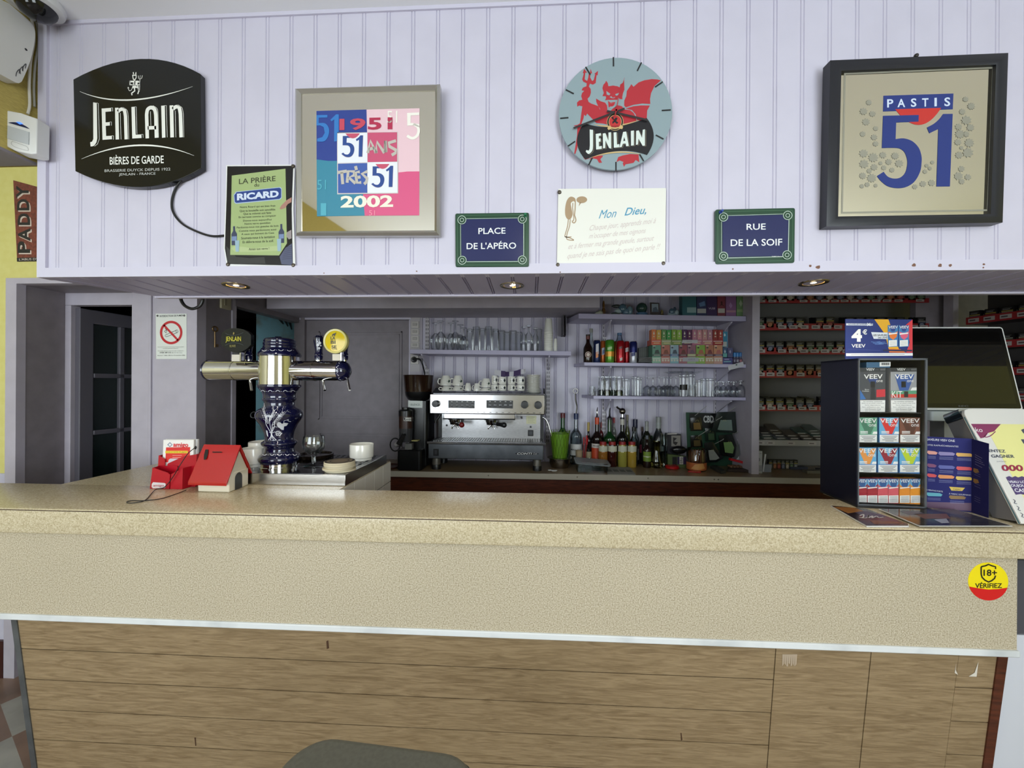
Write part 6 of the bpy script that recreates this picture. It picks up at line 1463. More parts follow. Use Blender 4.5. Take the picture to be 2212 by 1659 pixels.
# ---- folded brochure
def brochure():
    a = at_z(2003,1098, ZC); b_ = at_z(2103,1106, ZC); c = at_z(2140,1118, ZC)
    a, b_, c = [Vector((p.x, p.y, ZC + 0.001)) for p in (a, b_, c)]; a = a + Vector((0.006,0.010,0)); b_ = b_ + Vector((-0.016,-0.008,0)); c = c + Vector((-0.016,-0.008,0))
    root = thing('folded_brochure', (a + b_ + c) / 3, 'folded navy flavour brochure standing right of the display stand', 'brochure')
    k = crop(1780,670,3.456); NV = C((38,40,100),0.7, spec=0.2); NV2 = C((30,30,78),0.7, spec=0.15)
    WT = C((206,208,220),0.4)
    f1 = Frame(a, b_ - a, (0,0,1)); f2 = Frame(b_, c - b_, (0,0,1)); L1 = (b_ - a).length; L2 = (c - b_).length
    h1 = f1.px(2104,948)[1]; h2 = f2.px(2134,958)[1]
    m = MB(); m.prism([(0,0),(L1,0),(L1, h1),(0, h1)], 0,0.0006, NV, f1)
    R_ = lambda q, col, l=0.0004: f1.poly(m, f1.pts(q, k), col, l)
    f1.tpx(m, 'SAVEURS VEEV ONE', [k(766,972), k(976,984), k(766,956)], WT, 0.0008,0.01); f1.tpx(m, 'NOTES RAFRAÎCHISSANTES', [k(752,1010), k(1002,1024), k(752,996)], WT, 0.0008)
    def pill(x0, x1, y, col, h=32):
        R_([(x0 + 6, y - 10),(x1 - 20, y - 4),(x1, y + 6),(x1 - 10, y + h - 12),(x0 + 14, y + h - 14),(x0, y + 4)], C(col, 0.35),0.0006)
        for i in range(3): f1.stroke(m, f1.pts([(x0 + 8, y + h - 2 + i * 8),(x1 - 14, y + h + 2 + i * 8)], k),0.0008, C((130,134,180),0.4),0.0005)
    for x0, x1, y, c_ in ((768,848,1058,(206,140,124)),(852,978,1066,(122,110,160)),(984,1112,1074,(200,154,60)),(768,840,1154,(110,40,90)),(852,978,1166,(70,78,150)),(986,1110,1176,(196,54,60)),(768,842,1228,(196,54,60)),(850,974,1238,(208,132,70)),(982,1110,1250,(206,178,80)),(764,884,1370,(84,160,176)),(932,1060,1392,(128,98,52))): pill(x0, x1, y, c_)
    R_([(934,1318),(1052,1326),(1030,1350),(950,1346)], C((206,178,70),0.35),0.0006); f1.tpx(m, 'TABAC', [k(962,1344), k(1024,1346), k(962,1330)], C((90,80,50),0.4),0.0009); f1.tpx(m, 'À TABAC GOURMAND', [k(932,1374), k(1096,1386), k(932,1362)], WT, 0.0008); f1.tpx(m, 'EN MENTHE FORTE', [k(752,1344), k(886,1360), k(752,1334)], WT, 0.0008)
    R_([(752,1430),(1110,1440),(1110,1500),(752,1480)], C((92,66,92),0.4),0.0003)
    m.build('front_leaf', root)
    m = MB(); m.prism([(0,0),(L2,0),(L2, h2),(0, h1)], 0,0.0006, NV2, f2)
    for y in (1078,1094,1112,1130,1148): f2.stroke(m, f2.pts([(1128, y),(1200 - (y % 5) * 6, y + 28)], k),0.001, C((120,118,150),0.4),0.0005)
    for y, cc in ((1182,(120,96,50)),(1260,(128,92,46))): f2.poly(m, f2.pts([(1118, y - 4),(1150, y + 6),(1160, y + 30),(1130, y + 34),(1116, y + 20)], k), C(cc, 0.4),0.0006)
    for y in (1210,1226,1290,1310,1388,1404,1420): f2.stroke(m, f2.pts([(1124, y),(1168, y + 20)], k),0.0009, C((100,98,134),0.4),0.0005)
    m.build('folded_leaf', root)
brochure()

# ---- leaflets lying flat
def flat(name, q, z0, t, col, lab, art=None):
    fz = Frame((1.2,1.3, z0 + t),(1,0,0),(0,1,0)); P = fz.pts(q); m = MB(); m.prism(P, 0, t, C((206,204,200),0.5), fz)
    fz.poly(m, [(x + (sum(p[0] for p in P) / len(P) - x) * 0.02, y + (sum(p[1] for p in P) / len(P) - y) * 0.02) for x, y in P], col, 0.0005)
    if art: art(fz, m)
    tag(m.build(name), lab, 'leaflet')
def art1(f, m):
    k = crop(1580,630,3.016)
    f.poly(m, f.pts([(660,1402),(800,1408),(860,1430),(760,1446)], k), C((140,92,44),0.35),0.0008); f.poly(m, f.pts([(900,1490),(1080,1500),(1120,1514),(930,1516)], k), C((110,62,30),0.35),0.0008); f.poly(m, f.pts([(800,1436),(880,1430),(1010,1466),(880,1478)], k), C((52,44,74),0.35),0.0007)
    f.stroke(m, f.pts(spl([(836,1462),(860,1452),(858,1472),(834,1474),(880,1476),(896,1458),(890,1476),(920,1462),(916,1476),(946,1464),(960,1474),(990,1470)]), k),0.0032, C((216,212,206),0.4),0.001)
def art2(f, m):
    k = crop(1580,630,3.016)
    f.poly(m, f.pts([(1190,1450),(1400,1448),(1430,1480),(1260,1482)], k), C((110,74,66),0.35),0.0008); f.poly(m, f.pts([(1100,1432),(1220,1432),(1260,1450),(1160,1458)], k), C((64,66,86),0.35),0.0008); f.poly(m, f.pts([(1320,1486),(1400,1480),(1420,1508),(1370,1510)], k), C((150,154,170),0.35),0.0009)
    for i in range(6): f.stroke(m, f.pts([(1400 + i * 22,1452 + i * 9),(1560 + i * 30,1450 + i * 9)], k),0.0012, C((110,108,114),0.4),0.0008)
flat('leaflet_booklet', [(1794,1092),(1872,1099),(1963,1132),(1963,1136),(1872,1136)], ZC + 0.0006,0.004, C((44,32,34),0.2), 'dark glossy leaflet stack lying at the foot of the display stand', art1)
flat('plastic_sleeve', [(1898,1099),(2062,1100),(2187,1136),(1986,1136)], ZC + 0.0056,0.002, C((52,50,56),0.12), 'dark laminated price sheet lying in front of the navy brochure', art2)

# ---- till screen
def till():
    Xl, Xr = 1.60,2.034; zb, zt_ = 1.432,1.789; yb, yt = 1.685,1.757
    root = thing('till_screen', ((Xl + Xr) / 2,1.75,1.0), 'black touch screen with white rim behind the display stand', 'screen')
    ey = Vector((0, yt - yb, zt_ - zb)); L = ey.length; fr = Frame((Xl, yb, zb),(1,0,0), ey); Wd = Xr - Xl
    WH = C((222,224,222),0.3)
    def rr(x0, y0, x1, y1, r): return [(x, y) for cx, cy, a0 in ((x1 - r, y1 - r, 0),(x0 + r, y1 - r, 90),(x0 + r, y0 + r, 180),(x1 - r, y0 + r, 270)) for x, y in [(cx + r * math.cos(math.radians(a0 + 22.5 * i)), cy + r * math.sin(math.radians(a0 + 22.5 * i))) for i in range(5)]]
    m = MB(); m.prism(rr(0,0, Wd, L, 0.012),0,0.03, WH, fr); m.build('rim', root, bevel=0.002)
    m = MB(); fr.poly(m, rr(0.006,0.009, Wd - 0.006, L - 0.006,0.006), C((12,12,13),0.2),0.0006); fr.poly(m, [(0.02,0.028),(Wd - 0.022,0.028),(Wd - 0.022, L - 0.022),(0.02, L - 0.022)], mat('black_screen', (9,9,9),0.04, spec=0.7),0.0010); m.build('screen', root)
    m = MB(); k = crop(2000,640,6.38); fr.tpx(m, 'SEC', [k(438,1524), k(580,1524), k(438,1502)], C((96,98,96),0.4),0.0016,0.01); m.build('lettering', root)
    m = MB(); m.rbox((1.66,1.67, zb - 0.045),(Xr + 0.1,1.82, zb - 0.004), C((206,214,214),0.25),0.01, n=3); m.build('base_housing', root, bevel=0.003)
    m = MB(); m.box((1.78,1.74,1.0),(1.95,1.80, zb - 0.04), C((150,152,152),0.4)); m.box((1.6,1.62,0.985),(2.1,1.95,1.002), C((150,152,152),0.4)); m.build('stand', root)
till()
m = MB(); m.box((1.58,1.60,0.0),(2.4,2.1,0.956), C((90,72,54),0.6)); m.box((1.56,1.58,0.955),(2.42,2.12,0.985), LAM); tag(m.build('till_counter'), 'low counter carrying the till screen behind the display stand', 'counter')

# ---- sloping lottery holder
def lottery():
    O = at_z(2203,1137, ZC); O = Vector((O.x + 0.006, O.y, ZC + 0.008)); T = at_x(2078,882, O.x)
    ey = T - O; L = ey.length; fr = Frame(O, (1,0,0), ey); k = crop(2080,880,6.144)
    root = thing('lottery_holder', O + Vector((0.15,0.12,0)), 'sloping white lottery holder with a yellow poster at the counter\'s right end', 'lottery stand')
    Wd = 0.32; WH = C((214,212,208),0.35); GR = C((112,110,112),0.4)
    m = MB(); m.prism([(0,0),(Wd, 0),(Wd, L),(0.02, L),(0.006, L - 0.006),(0, L - 0.02)], 0,0.012, WH, fr); m.build('front_panel', root, bevel=0.002)
    m = MB(); b0 = O; n_ = fr.n
    back = lambda y, d: fr.p(0.004, y, d)
    side = [back(0.008,0.0125), back(L * 0.97,0.0125), back(L * 0.97,0.07), Vector((O.x + 0.004, O.y + 0.078, ZC + 0.001))]
    o2 = [p + Vector((Wd - 0.01,0,0)) for p in side]
    m.add(side + o2, [(0,1,2,3),(7,6,5,4),(0,4,5,1),(1,5,6,2),(2,6,7,3),(3,7,4,0)], GR); m.build('body', root)
    m = MB(); m.add([fr.p(-0.0005,0,0.004), fr.p(-0.0005, L - 0.03,0.004), fr.p(-0.0005, L - 0.03,0.008), fr.p(-0.0005,0,0.008)], [(0,1,2,3)], C((96,132,142),0.3)); m.build('edge_line', root)
    m = MB(); m.rbox((0.0, L - 0.035,0.014),(0.03, L + 0.004,0.07), thin_glass('acrylic_blue', (206,226,236),1.0),0.01, axis=2, n=4)
    m.v = [tuple(fr.p(*v)) for v in m.v]; m.build('clear_corner', root)
    m = MB(); R_ = lambda q, col, l=0.0004: fr.poly(m, fr.pts(q, k), col, l)
    YL, PL, OR_ = C((226,222,150),0.4), C((130,50,92),0.4), C((226,196,60),0.4)
    q0 = fr.pts([(105,218)], k)[0]; q1 = fr.pts([(790,1560)], k)[0]; x0 = q0[0] + 0.002; y1 = q0[1]
    x0 = 0.045
    fr.poly(m, [(x0,0.012),(Wd - 0.01,0.012),(Wd - 0.01, y1),(x0, y1)], YL, 0.0004)
    fr.poly(m, [(x0 + 0.08,0.012),(Wd - 0.01,0.012),(Wd - 0.01,0.09),(x0 + 0.05,0.05)], OR_, 0.0006); fr.poly(m, [(x0 + 0.13, y1 - 0.10),(Wd - 0.01, y1 - 0.14),(Wd - 0.01, y1),(x0 + 0.16, y1)], OR_, 0.0006)
    R_([(104,220),(500,222),(410,320),(330,340),(280,400),(232,412)], PL, 0.0008); fr.stroke(m, fr.pts(spl([(270,400),(320,345),(290,395),(360,380),(430,320)]), k),0.0025, PL, 0.0008)
    f2 = lambda t, a, b_, c_, col, bo=0.0: fr.tpx(m, t, [k(*a), k(*b_), k(*c_)], col, 0.0012, bo)
    f2('ko', (170,325),(262,330),(152,266), C((226,222,226),0.4),0.0)
    DK = C((70,76,96),0.4)
    f2('ENTEZ', (344,594),(566,602),(330,556), DK, 0.02); f2('GAGNER', (380,668),(684,672),(366,626), DK, 0.02); f2("JUSQU'À", (446,728),(576,730),(440,708), C((140,140,150),0.4)); f2('000 000€', (520,846),(1260,852),(500,758), C((150,40,72),0.4),0.03)
    R_([(568,930),(610,912),(650,930),(690,912),(730,930),(780,914),(830,930),(1240,930),(1300,1150),(810,1160),(760,1150),(700,1160),(660,1090)], C((76,60,110),0.4),0.0008)
    W_ = C((228,228,236),0.4)
    f2('VEAU LOOK', (610,1004),(910,1008),(594,972), W_, 0.02); f2('OUJOURS', (642,1064),(900,1068),(622,1020), W_, 0.02); f2('CASH', (690,1124),(880,1128),(670,1076), W_, 0.02)
    R_([(768,300),(800,286),(860,290),(860,350),(800,346)], DK, 0.0008); R_([(765,425),(860,425),(860,520),(800,480)], DK, 0.0008)
    for i in range(3): fr.stroke(m, fr.pts(spl([(660 + i * 50,1220 + i * 90),(690 + i * 50,1240 + i * 90),(680 + i * 50,1270 + i * 90),(715 + i * 50,1280 + i * 90)]), k),0.0018, DK, 0.0010)
    m.build('poster', root)
lottery()
# ================================================================ THE BACK COUNTER
ZB, YBC = 0.93,2.59
m_ = MB(); root = thing('back_counter', (0.5,2.75,0), 'worn brown back counter with pale front edge and dark wood below', 'counter')
LAMB = laminate('worn_brown_laminate', (128,108,80),(106,88,62),(146,126,96),0.3)
m_.box((-1.22, YBC, ZB - 0.03),(3.4,2.985, ZB), LAMB); m_.build('worktop', root)
m_ = MB(); m_.box((-1.22, YBC - 0.008, ZB - 0.038),(3.4, YBC, ZB), C((172,166,152),0.5)); m_.build('front_edge', root)
for i, px_ in enumerate((1055,1247,1400,1543,1552)):
    m_ = MB(); c = at_y(px_, 1030, YBC - 0.008); m_.ball(Vector((c.x, c.y, ZB - 0.018)),(0.005,0.003,0.005), C((130,126,116),0.3, metal=0.7),8,6); m_.build('screw', root)
m_ = MB(); m_.box((-1.2, YBC + 0.02,0.0),(3.4,2.98, ZB - 0.03), REDWOOD); m_.build('carcass', root)

def pxX(px, Y, py=830): return at_y(px, py, Y).x
def pzZ(px, py, Y): return at_y(px, py, Y).z

# ---- espresso machine
def espresso():
    k = crop(860,800,6.506); Y0, Y1, Y2 = 2.64,2.80,2.96
    f0 = facing(Y0); X = lambda c, Y=Y0: at_y(*k(c, 400), Y).x; Z = lambda c, Y=Y0, x=1250: at_y(*k(x, c), Y).z
    root = thing('espresso_machine', (X(1250),2.75, ZB), 'two-group chrome espresso machine on the back counter', 'coffee machine')
    MIR = mat('polished_machine_steel', (184,184,188),0.17, metal=1.0); BK = C((24,24,26),0.35); BR = noisy('brushed_splash_steel', (178,178,180),(160,160,162),40,0.28, stretch=(1,1,10), metal=1.0)
    xl, xr = X(443), X(2064); zt, zb = Z(335), Z(618)
    m = MB(); m.box((xl, Y0, zb),(xr, Y0 + 0.02, zt), MIR); m.build('control_panel', root, bevel=0.006, seg=3)
    m = MB(); m.box((xl + 0.004, Y0 + 0.02, zb + 0.01),(xr + 0.012, Y2, zt - 0.004), BK); m.box((xl + 0.02, Y0 + 0.02, zt - 0.004),(xr, Y2, zt + 0.003), mat('cup_deck_steel', (120,120,124),0.25, metal=1.0)); m.build('upper_body', root)
    for a, b_ in (((xl + 0.01, Y0 + 0.02, zt),(xl + 0.01, Y2 - 0.02, zt + 0.035)),((xr - 0.004, Y0 + 0.02, zt),(xr - 0.004, Y2 - 0.02, zt + 0.035))):
        m = MB(); m.add([Vector(a), Vector((a[0], a[1] + 0.02, a[2] + 0.01)), Vector((a[0], a[1] + 0.1, a[2] + 0.04)), Vector((b_[0], b_[1], b_[2] + 0.005)), Vector((b_[0], b_[1], zt))] + [Vector((q[0] + 0.006, q[1], q[2])) for q in (a, (a[0], a[1] + 0.02, a[2] + 0.01),(a[0], a[1] + 0.1, a[2] + 0.04),(b_[0], b_[1], b_[2] + 0.005),(b_[0], b_[1], zt))], [(0,1,2,3,4),(9,8,7,6,5)] + [(i, i + 5,(i + 1) % 5 + 5,(i + 1) % 5) for i in range(5)], BK); m.build('side_rail', root)
    m = MB(); m.box((X(545), Y1, Z(1000, Y1)),(X(2010), Y1 + 0.01, zb + 0.02), BR); m.build('splash_plate', root)
    m = MB(); m.box((X(490), Y1 + 0.004, ZB + 0.09),(X(540), Y2, zb + 0.01), BK); m.build('side_column', root); m = MB(); m.box((X(2016), Y1 + 0.004, ZB + 0.09),(X(2060), Y2, zb + 0.01), BK); m.build('side_column', root)
    m = MB(); m.box((X(620), Y0 + 0.05, Z(692)),(X(1640), Y1 + 0.004, Z(620)), MIR); m.box((X(600), Y0 + 0.055, Z(706)),(X(1640), Y1, Z(690)), BK); m.build('group_housing', root, bevel=0.003)
    # drip tray and lower body
    zl, zu = Z(1046,2.61), Z(1012,2.61)
    m = MB(); m.box((X(405,2.61),2.61, zl),(X(2085,2.61),2.63, zu), MIR); m.box((X(430),2.63, zl),(X(2064), Y1 + 0.02, zu - 0.004), BR); m.build('tray_rim', root, bevel=0.003)
    m = MB(); m.box((X(470),2.635, zu - 0.004),(X(2040), Y1, zu + 0.001), C((48,48,50),0.35, metal=0.8))
    for i in range(44):
        x = X(500) + (X(2020) - X(500)) * i / 43; m.box((x - 0.003,2.645, zu + 0.001),(x + 0.003, Y1 - 0.01, zu + 0.004), C((150,150,152),0.3, metal=1.0))
    m.build('drip_grate', root)
    z0 = Z(1250,2.63)
    m = MB(); m.box((X(432),2.63, z0),(X(2046), Y2, zl), noisy('worn_machine_steel', (126,130,136),(104,108,114),8,0.32, metal=0.9)); m.build('lower_body', root, bevel=0.004)
    for a, b_ in ((478,608),(1896,2024)):
        for Y in (2.68,2.90):
            c = ((X(a, 2.68) + X(b_, 2.68)) / 2, Y, ZB); r = (X(b_, 2.68) - X(a, 2.68)) / 2 * 0.96
            m = MB(); m.lathe([(0,0),(r, 0),(r, 0.032),(r * 0.96,0.034)], BK, c, 24); m.lathe([(r * 0.96,0.034),(r * 0.94, z0 - ZB + 0.004)], C((150,146,138),0.35, metal=0.8), c, 24); m.build('foot', root)
    # controls
    fz = lambda q: f0.pts(q, k)
    for a in (704,1240):
        m = MB(); P = fz([(a, 416),(a + 376,422),(a + 374,540),(a, 532)]); m.prism(P, -0.002,0.002, BK, f0); f0.stroke(m, [(x, z) for x, z in P], 0.004, MIR, 0.0026, True); kp = m.build('keypad', root)
        m = MB()
        for i in range(5): x, z = f0.px(*k(a + 50 + i * 73,440)); f0.rect(m, x - 0.005, z - 0.0015, x + 0.006, z + 0.002, C((214,214,210),0.4),0.0026)
        m.build('key_symbol', kp)
        for i in range(5):
            x, z = f0.px(*k(a + 50 + i * 73,490)); mm = MB(); mm.lathe([(0.0105,0),(0.0100,0.003),(0.006,0.0042),(0,0.0045)], C((96,96,98),0.35, metal=0.5),(0,0,0),16, Matrix.Translation((x, Y0 - 0.002, z)) @ Matrix.Rotation(pi / 2,4, 'X')); mm.build('button', kp)
    for cx, cy, r in ((537,468,50),(1778,480,54),(1966,486,54)):
        x, z = f0.px(*k(cx, cy)); r = r / 6.506 * mpp((x, Y0, z)) * 0.96; Mk = Matrix.Translation((x, Y0, z)) @ Matrix.Rotation(pi / 2,4, 'X')
        m = MB(); m.lathe([(r * 1.1,0),(r * 1.1,0.012)], CHROME, (0,0,0),24, Mk); m.lathe([(r, 0.012),(r, 0.036),(r * 0.9,0.042),(0,0.043)], BK, (0,0,0),24, Mk); m.build('steam_knob', root)
    m = MB()
    for i in range(18):
        x, z = f0.px(*k(510 + i * 87.5,580 + i * 1.2)); f0.rect(m, x - 0.007, z - 0.0015, x + 0.007, z + 0.0015, BK, 0.0006)
    m.build('vent_slots', root)
    fl = facing(2.63); m = MB(); e = fl.px(*k(1812,1170)); a = fl.px(*k(1646,1170)); fl.disc(m, *e, e[0] - a[0], C((28,28,30),0.3),0.001,32,0.0085)
    fl.tpx(m, 'CONTI', [k(1668,1184), k(1872,1184), k(1678,1156)], C((206,206,206),0.3),0.0016,0.02); fl.tpx(m, 'Club', [k(1894,1182), k(1950,1182), k(1900,1158)], C((206,206,206),0.3),0.0016); m.build('name_plate', root)
    m = MB(); x, z = fl.px(*k(534,1150)); m.box((x - 0.018,2.624, z - 0.024),(x + 0.018,2.632, z + 0.024), BK); m.box((x - 0.009,2.62, z - 0.014),(x + 0.009,2.625, z + 0.014), C((60,60,64),0.3)); m.build('power_switch', root)
    f1 = facing(Y1)
    m = MB(); x, z = f1.px(*k(1862,880)); m.box((x - 0.02, Y1 - 0.006, z - 0.022),(x + 0.02, Y1 + 0.002, z + 0.022), BK); m.box((x - 0.013, Y1 - 0.009, z - 0.014),(x + 0.013, Y1 - 0.005, z + 0.014), C((70,72,76),0.3)); m.build('rocker_switch', root, bevel=0.003)
    for cx, cy in ((684,772),(1864,794)):
        m = MB(); x, z = f1.px(*k(cx, cy)); m.lathe([(0.008,0),(0.007,0.003),(0,0.004)], C((60,60,62),0.3, metal=0.8),(0,0,0),12, Matrix.Translation((x, Y1, z)) @ Matrix.Rotation(pi / 2,4, 'X')); m.build('screw', root)
    m = MB(); P = f1.pts([(1802,636),(1944,640),(1940,752),(1802,752)], k); m.prism(P, -0.003,-0.002, C((206,204,168),0.6), f1)
    for i in range(5): f1.stroke(m, f1.pts([(1822,660 + i * 18),(1920 - (i % 2) * 20,660 + i * 18)], k),0.0014, C((110,108,96),0.5),0.0036)
    m.build('note', root)
    m = MB(); P = f1.pts([(1660,636),(1800,638),(1798,690),(1662,688)], k); m.prism(P, -0.003,-0.002, C((196,194,196),0.5), f1); f1.poly(m, f1.pts([(1715,650),(1745,645),(1752,678),(1728,682)], k), C((70,60,56),0.5),0.0036); m.build('sticker', root)
    # groups with portafilters
    for cx, hx, hy, hc in ((800,895,766,(112,26,28)),(1310,1490,768,(26,26,28))):
        x = at_y(*k(cx, 700), Y0 + 0.09).x; zt2 = Z(688); zz = Z(745)
        m = MB(); m.lathe([(0.0, zt2 - 0.046),(0.034, zt2 - 0.046),(0.036, zt2 - 0.03),(0.04, zt2 - 0.028),(0.042, zt2)], CHROME, (x, Y0 + 0.09,0),24); m.lathe([(0.05, zt2 - 0.012),(0.05, zt2)], BK, (x, Y0 + 0.09,0),24); g = m.build('brew_group', root)
        h = at_y(*k(hx, hy), Y0 - 0.03); a = Vector((x, Y0 + 0.08, zt2 - 0.035))
        m = MB(); d = (h - a); m.tube([a, a + d * 0.45, a + d * 0.5, a + d * 0.75, h], [0.007,0.008,0.014,0.014,0.019], [BK][0], 14); m.ball(h, 0.019, C(hc, 0.3),14,10); m.build('handle', g)
        m = MB(); q = Vector((x, Y0 + 0.09, zt2 - 0.046))
        for s_ in (-1,1): m.tube([q, q + Vector((s_ * 0.012,0,-0.014)), q + Vector((s_ * 0.02,0,-0.018)), q + Vector((s_ * 0.022,0,-0.032))], 0.006, CHROME, 10)
        m.build('spout', g)
    # steam wands
    for pts, r in (([(2030,660),(2075,690),(2110,760),(2135,850),(2150,925)], 0.006),([(590,618),(570,660),(540,690),(530,720),(528,740)], 0.009)):
        m = MB(); m.tube(spl([tuple(at_y(*k(*q), Y0 + 0.05)) for q in pts], 5), r, CHROME if r < 0.008 else BK, 10); m.build('steam_wand', root)
    return zt + 0.003
ZDK = espresso()

# ---- grinder
def grinder():
    k = crop(860,800,6.506); Y = 2.70; X = lambda c: at_y(*k(c, 900), Y).x; Z = lambda c: at_y(*k(250, c), Y).z
    BK = C((17,17,18),0.3); x = X(265); root = thing('coffee_grinder', (x, Y, ZB), 'black coffee grinder with brown bean hopper left of the espresso machine', 'coffee grinder')
    HOP = mat('smoked_brown_hopper', (42,26,18),0.12); c = (X(258), Y + 0.04,0)
    m = MB(); R = (X(520) - X(40)) / 2 * 0.86; m.lathe([(R * 0.42, Z(440)),(R * 0.7, Z(410)),(R * 0.86, Z(350)),(R * 0.9, Z(300))], BK, c, 32); m.lathe([(R * 0.9, Z(300)),(R, Z(80)),(R * 1.02, Z(68)),(R * 0.98, Z(64)),(0, Z(62))], HOP, c, 32); m.build('hopper', root)
    m = MB(); m.rbox((X(150), Y - 0.02, ZB + 0.02),(X(424), Y + 0.2, Z(430)), BK, 0.03, n=5); m.rbox((X(45), Y - 0.1, ZB),(X(390), Y + 0.2, Z(1090)), BK, 0.03, n=5, ease=0.006); m.build('body', root)
    m = MB(); fr = facing(Y - 0.022); fr.poly(m, fr.pts([(142,425),(345,430),(342,528),(142,525)], k), C((206,212,208),0.4),0.001); fr.tpx(m, 'SILENCE', [k(176,490), k(304,492), k(176,466)], C((40,70,62),0.4),0.0016,0.0); fr.stroke(m, fr.pts(spl([(158,478),(180,490),(250,494),(320,490)]), k),0.0012, C((60,90,82),0.4),0.0014); m.build('name_label', root)
    m = MB(); cc = (X(142), Y - 0.055,0); r = (X(235) - X(52)) / 2; m.lathe([(r * 1.05, Z(630)),(r * 1.05, Z(560)),(r * 0.9, Z(545)),(r * 0.6, Z(540)),(r * 0.6, Z(515)),(0, Z(514))], BK, cc, 24); m.build('doser_lid', root)
    m = MB(); m.lathe([(r * 0.95, Z(985)),(r, Z(800)),(r, Z(630))], [mat('smoked_chamber', (74,74,76),0.15, metal=0.4), mat('ground_coffee', (52,30,22),0.4)], cc, 24); m.build('doser_chamber', root)
    lf = LatheFrame(cc, [(r * 1.01, Z(800)),(r * 1.01, Z(600))]); m = MB(); lf.poly(m, lf.pts([(75,662),(215,656),(215,712),(78,708)], k), C((206,204,196),0.4),0.001); lf.tpx(m, 'SANTOS', [k(100,702), k(212,702), k(100,680)], INK, 0.0016,0.02); lf.poly(m, lf.pts([(76,660),(104,668),(96,690),(110,706),(80,700)], k), INK, 0.0014); m.build('maker_label', root)
    m = MB(); q = Vector((X(150), Y - 0.12, Z(880))); m.tube([q + Vector((0,0.06,0)), q + Vector((0,0.0,0.0)), q + Vector((-0.02,-0.03,-0.06))], [0.01,0.014,0.02], BK, 12); m.build('lever', root)
    m = MB(); m.box((X(160), Y - 0.1, Z(1080)),(X(252), Y - 0.06, Z(1000)), C((96,96,92),0.4)); m.box((X(230), Y - 0.07, Z(975)),(X(315), Y - 0.02, Z(965)), C((190,180,110),0.5)); m.build('fork', root)
    m = MB(); m.tube([Vector((X(0) + 0.035 * math.cos(t), Y - 0.06, Z(1030) + 0.045 * math.sin(t))) for t in [2 * pi * i / 16 for i in range(17)]], 0.005, BK, 6, caps=False); m.build('handle_ring', root)
    m = MB(); c = at_z(880,1009, ZB); m.lathe([(0,0.004),(0.07,0.004),(0.08,0.014),(0.083,0.014),(0.076,0.0),(0,0.0)], C((52,26,18),0.4),(X(45) - 0.088,2.69, ZB + 0.001),24)
    tag(m.build('brown_saucer'), 'dark brown dish on the back counter at the foot of the grinder', 'dish')
    # plug and cord
    pz = at_y(895,777,2.985); m = MB(); M = Matrix.Translation(pz) @ Matrix.Rotation(pi / 2,4, 'X'); m.lathe([(0.024,0.0),(0.024,0.014),(0.016,0.03),(0.012,0.045),(0,0.046)], BK, (0,0,0),16, M)
    m.tube(spl([tuple(pz + Vector((0,-0.042,0))), tuple(at_y(906,776,2.92)), tuple(at_y(913,788,2.92)), tuple(at_y(917,806,2.9)), tuple(at_y(917,812,2.86))], 6),0.006, BK, 8); m.build('power_cord', root)
grinder()
# switch column beside the cupboard
def switches():
    k = crop(880,660,6.32); Y = YB - 0.014; root = thing('switch_column', at_y(895,730, Y), 'column of white switches and a socket beside the grey door', 'switches')
    IV = C((196,192,188),0.4); fr = facing(Y - 0.01)
    for y0, y1 in ((215,305),(318,398),(412,494),(508,572),(604,676)):
        (x0, zt),(x1, zb) = fr.px(*k(52, y0)), fr.px(*k(156, y1)); m = MB(); m.box((x0, Y - 0.01, zb),(x1, Y, zt), IV); m.box((x0 + 0.012, Y - 0.014,(zb + zt) / 2 - 0.008),(x1 - 0.015, Y - 0.008,(zb + zt) / 2 + 0.012), C((170,166,162),0.4)); m.build('switch_plate', root, bevel=0.002)
    (x0, zt),(x1, zb) = fr.px(*k(48,690)), fr.px(*k(150,800)); m = MB(); m.box((x0, Y - 0.01, zb),(x1, Y, zt), IV); m.build('socket', root, bevel=0.002)
    m = MB(); a = fr.px(*k(40,130)); b_ = fr.px(*k(165,900)); m.box((a[0], Y - 0.002, b_[1]),(b_[0], Y, a[1]), C((184,180,184),0.5)); m.build('backing', root)
switches()

# ---- shelves with their rails and brackets
def shelf(name, q0, q1, t, lab, br, Yf=2.75, back=0.0):
    """q0, q1: photo pixels of the two ends of the front upper edge"""
    a = at_y(*q0, Yf); b_ = at_y(*q1, Yf); x1 = min(b_.x, SPX - 0.002); s = (b_.z - a.z) / (b_.x - a.x); zf = lambda x: a.z + (x - a.x) * s
    root = thing(name, ((a.x + x1) / 2,(Yf + YB) / 2, zf((a.x + x1) / 2)), lab, 'shelf', 'lilac wall shelves'); xb = a.x - back
    m = MB(); m.hexa([Vector(p) for p in ((a.x, Yf, zf(a.x) - t),(x1, Yf, zf(x1) - t),(x1, YB - 0.002, zf(x1) - t),(xb, YB - 0.002, zf(xb) - t),(a.x, Yf, zf(a.x)),(x1, Yf, zf(x1)),(x1, YB - 0.002, zf(x1)),(xb, YB - 0.002, zf(xb)))], LILAC_SHADED); m.build('board', root, bevel=0.002)
    for px_ in br:
        x = pxX(px_, 2.96); z = zf(x) - t; m = MB()
        m.add([Vector((x + d, y, z + dz)) for d in (-0.004,0.004) for y, dz in ((YB - 0.01,0),(Yf + 0.03,0),(Yf + 0.03,-0.012),(YB - 0.03,-0.1),(YB - 0.01,-0.1))], [(0,1,2,3,4),(9,8,7,6,5)] + [((i + 1) % 5, i, i + 5,(i + 1) % 5 + 5) for i in range(5)], LTRIM)
        m.ball((x, Yf + 0.02, z - 0.006),0.006, LTRIM, 8,6); m.build('bracket', root)
    return zf
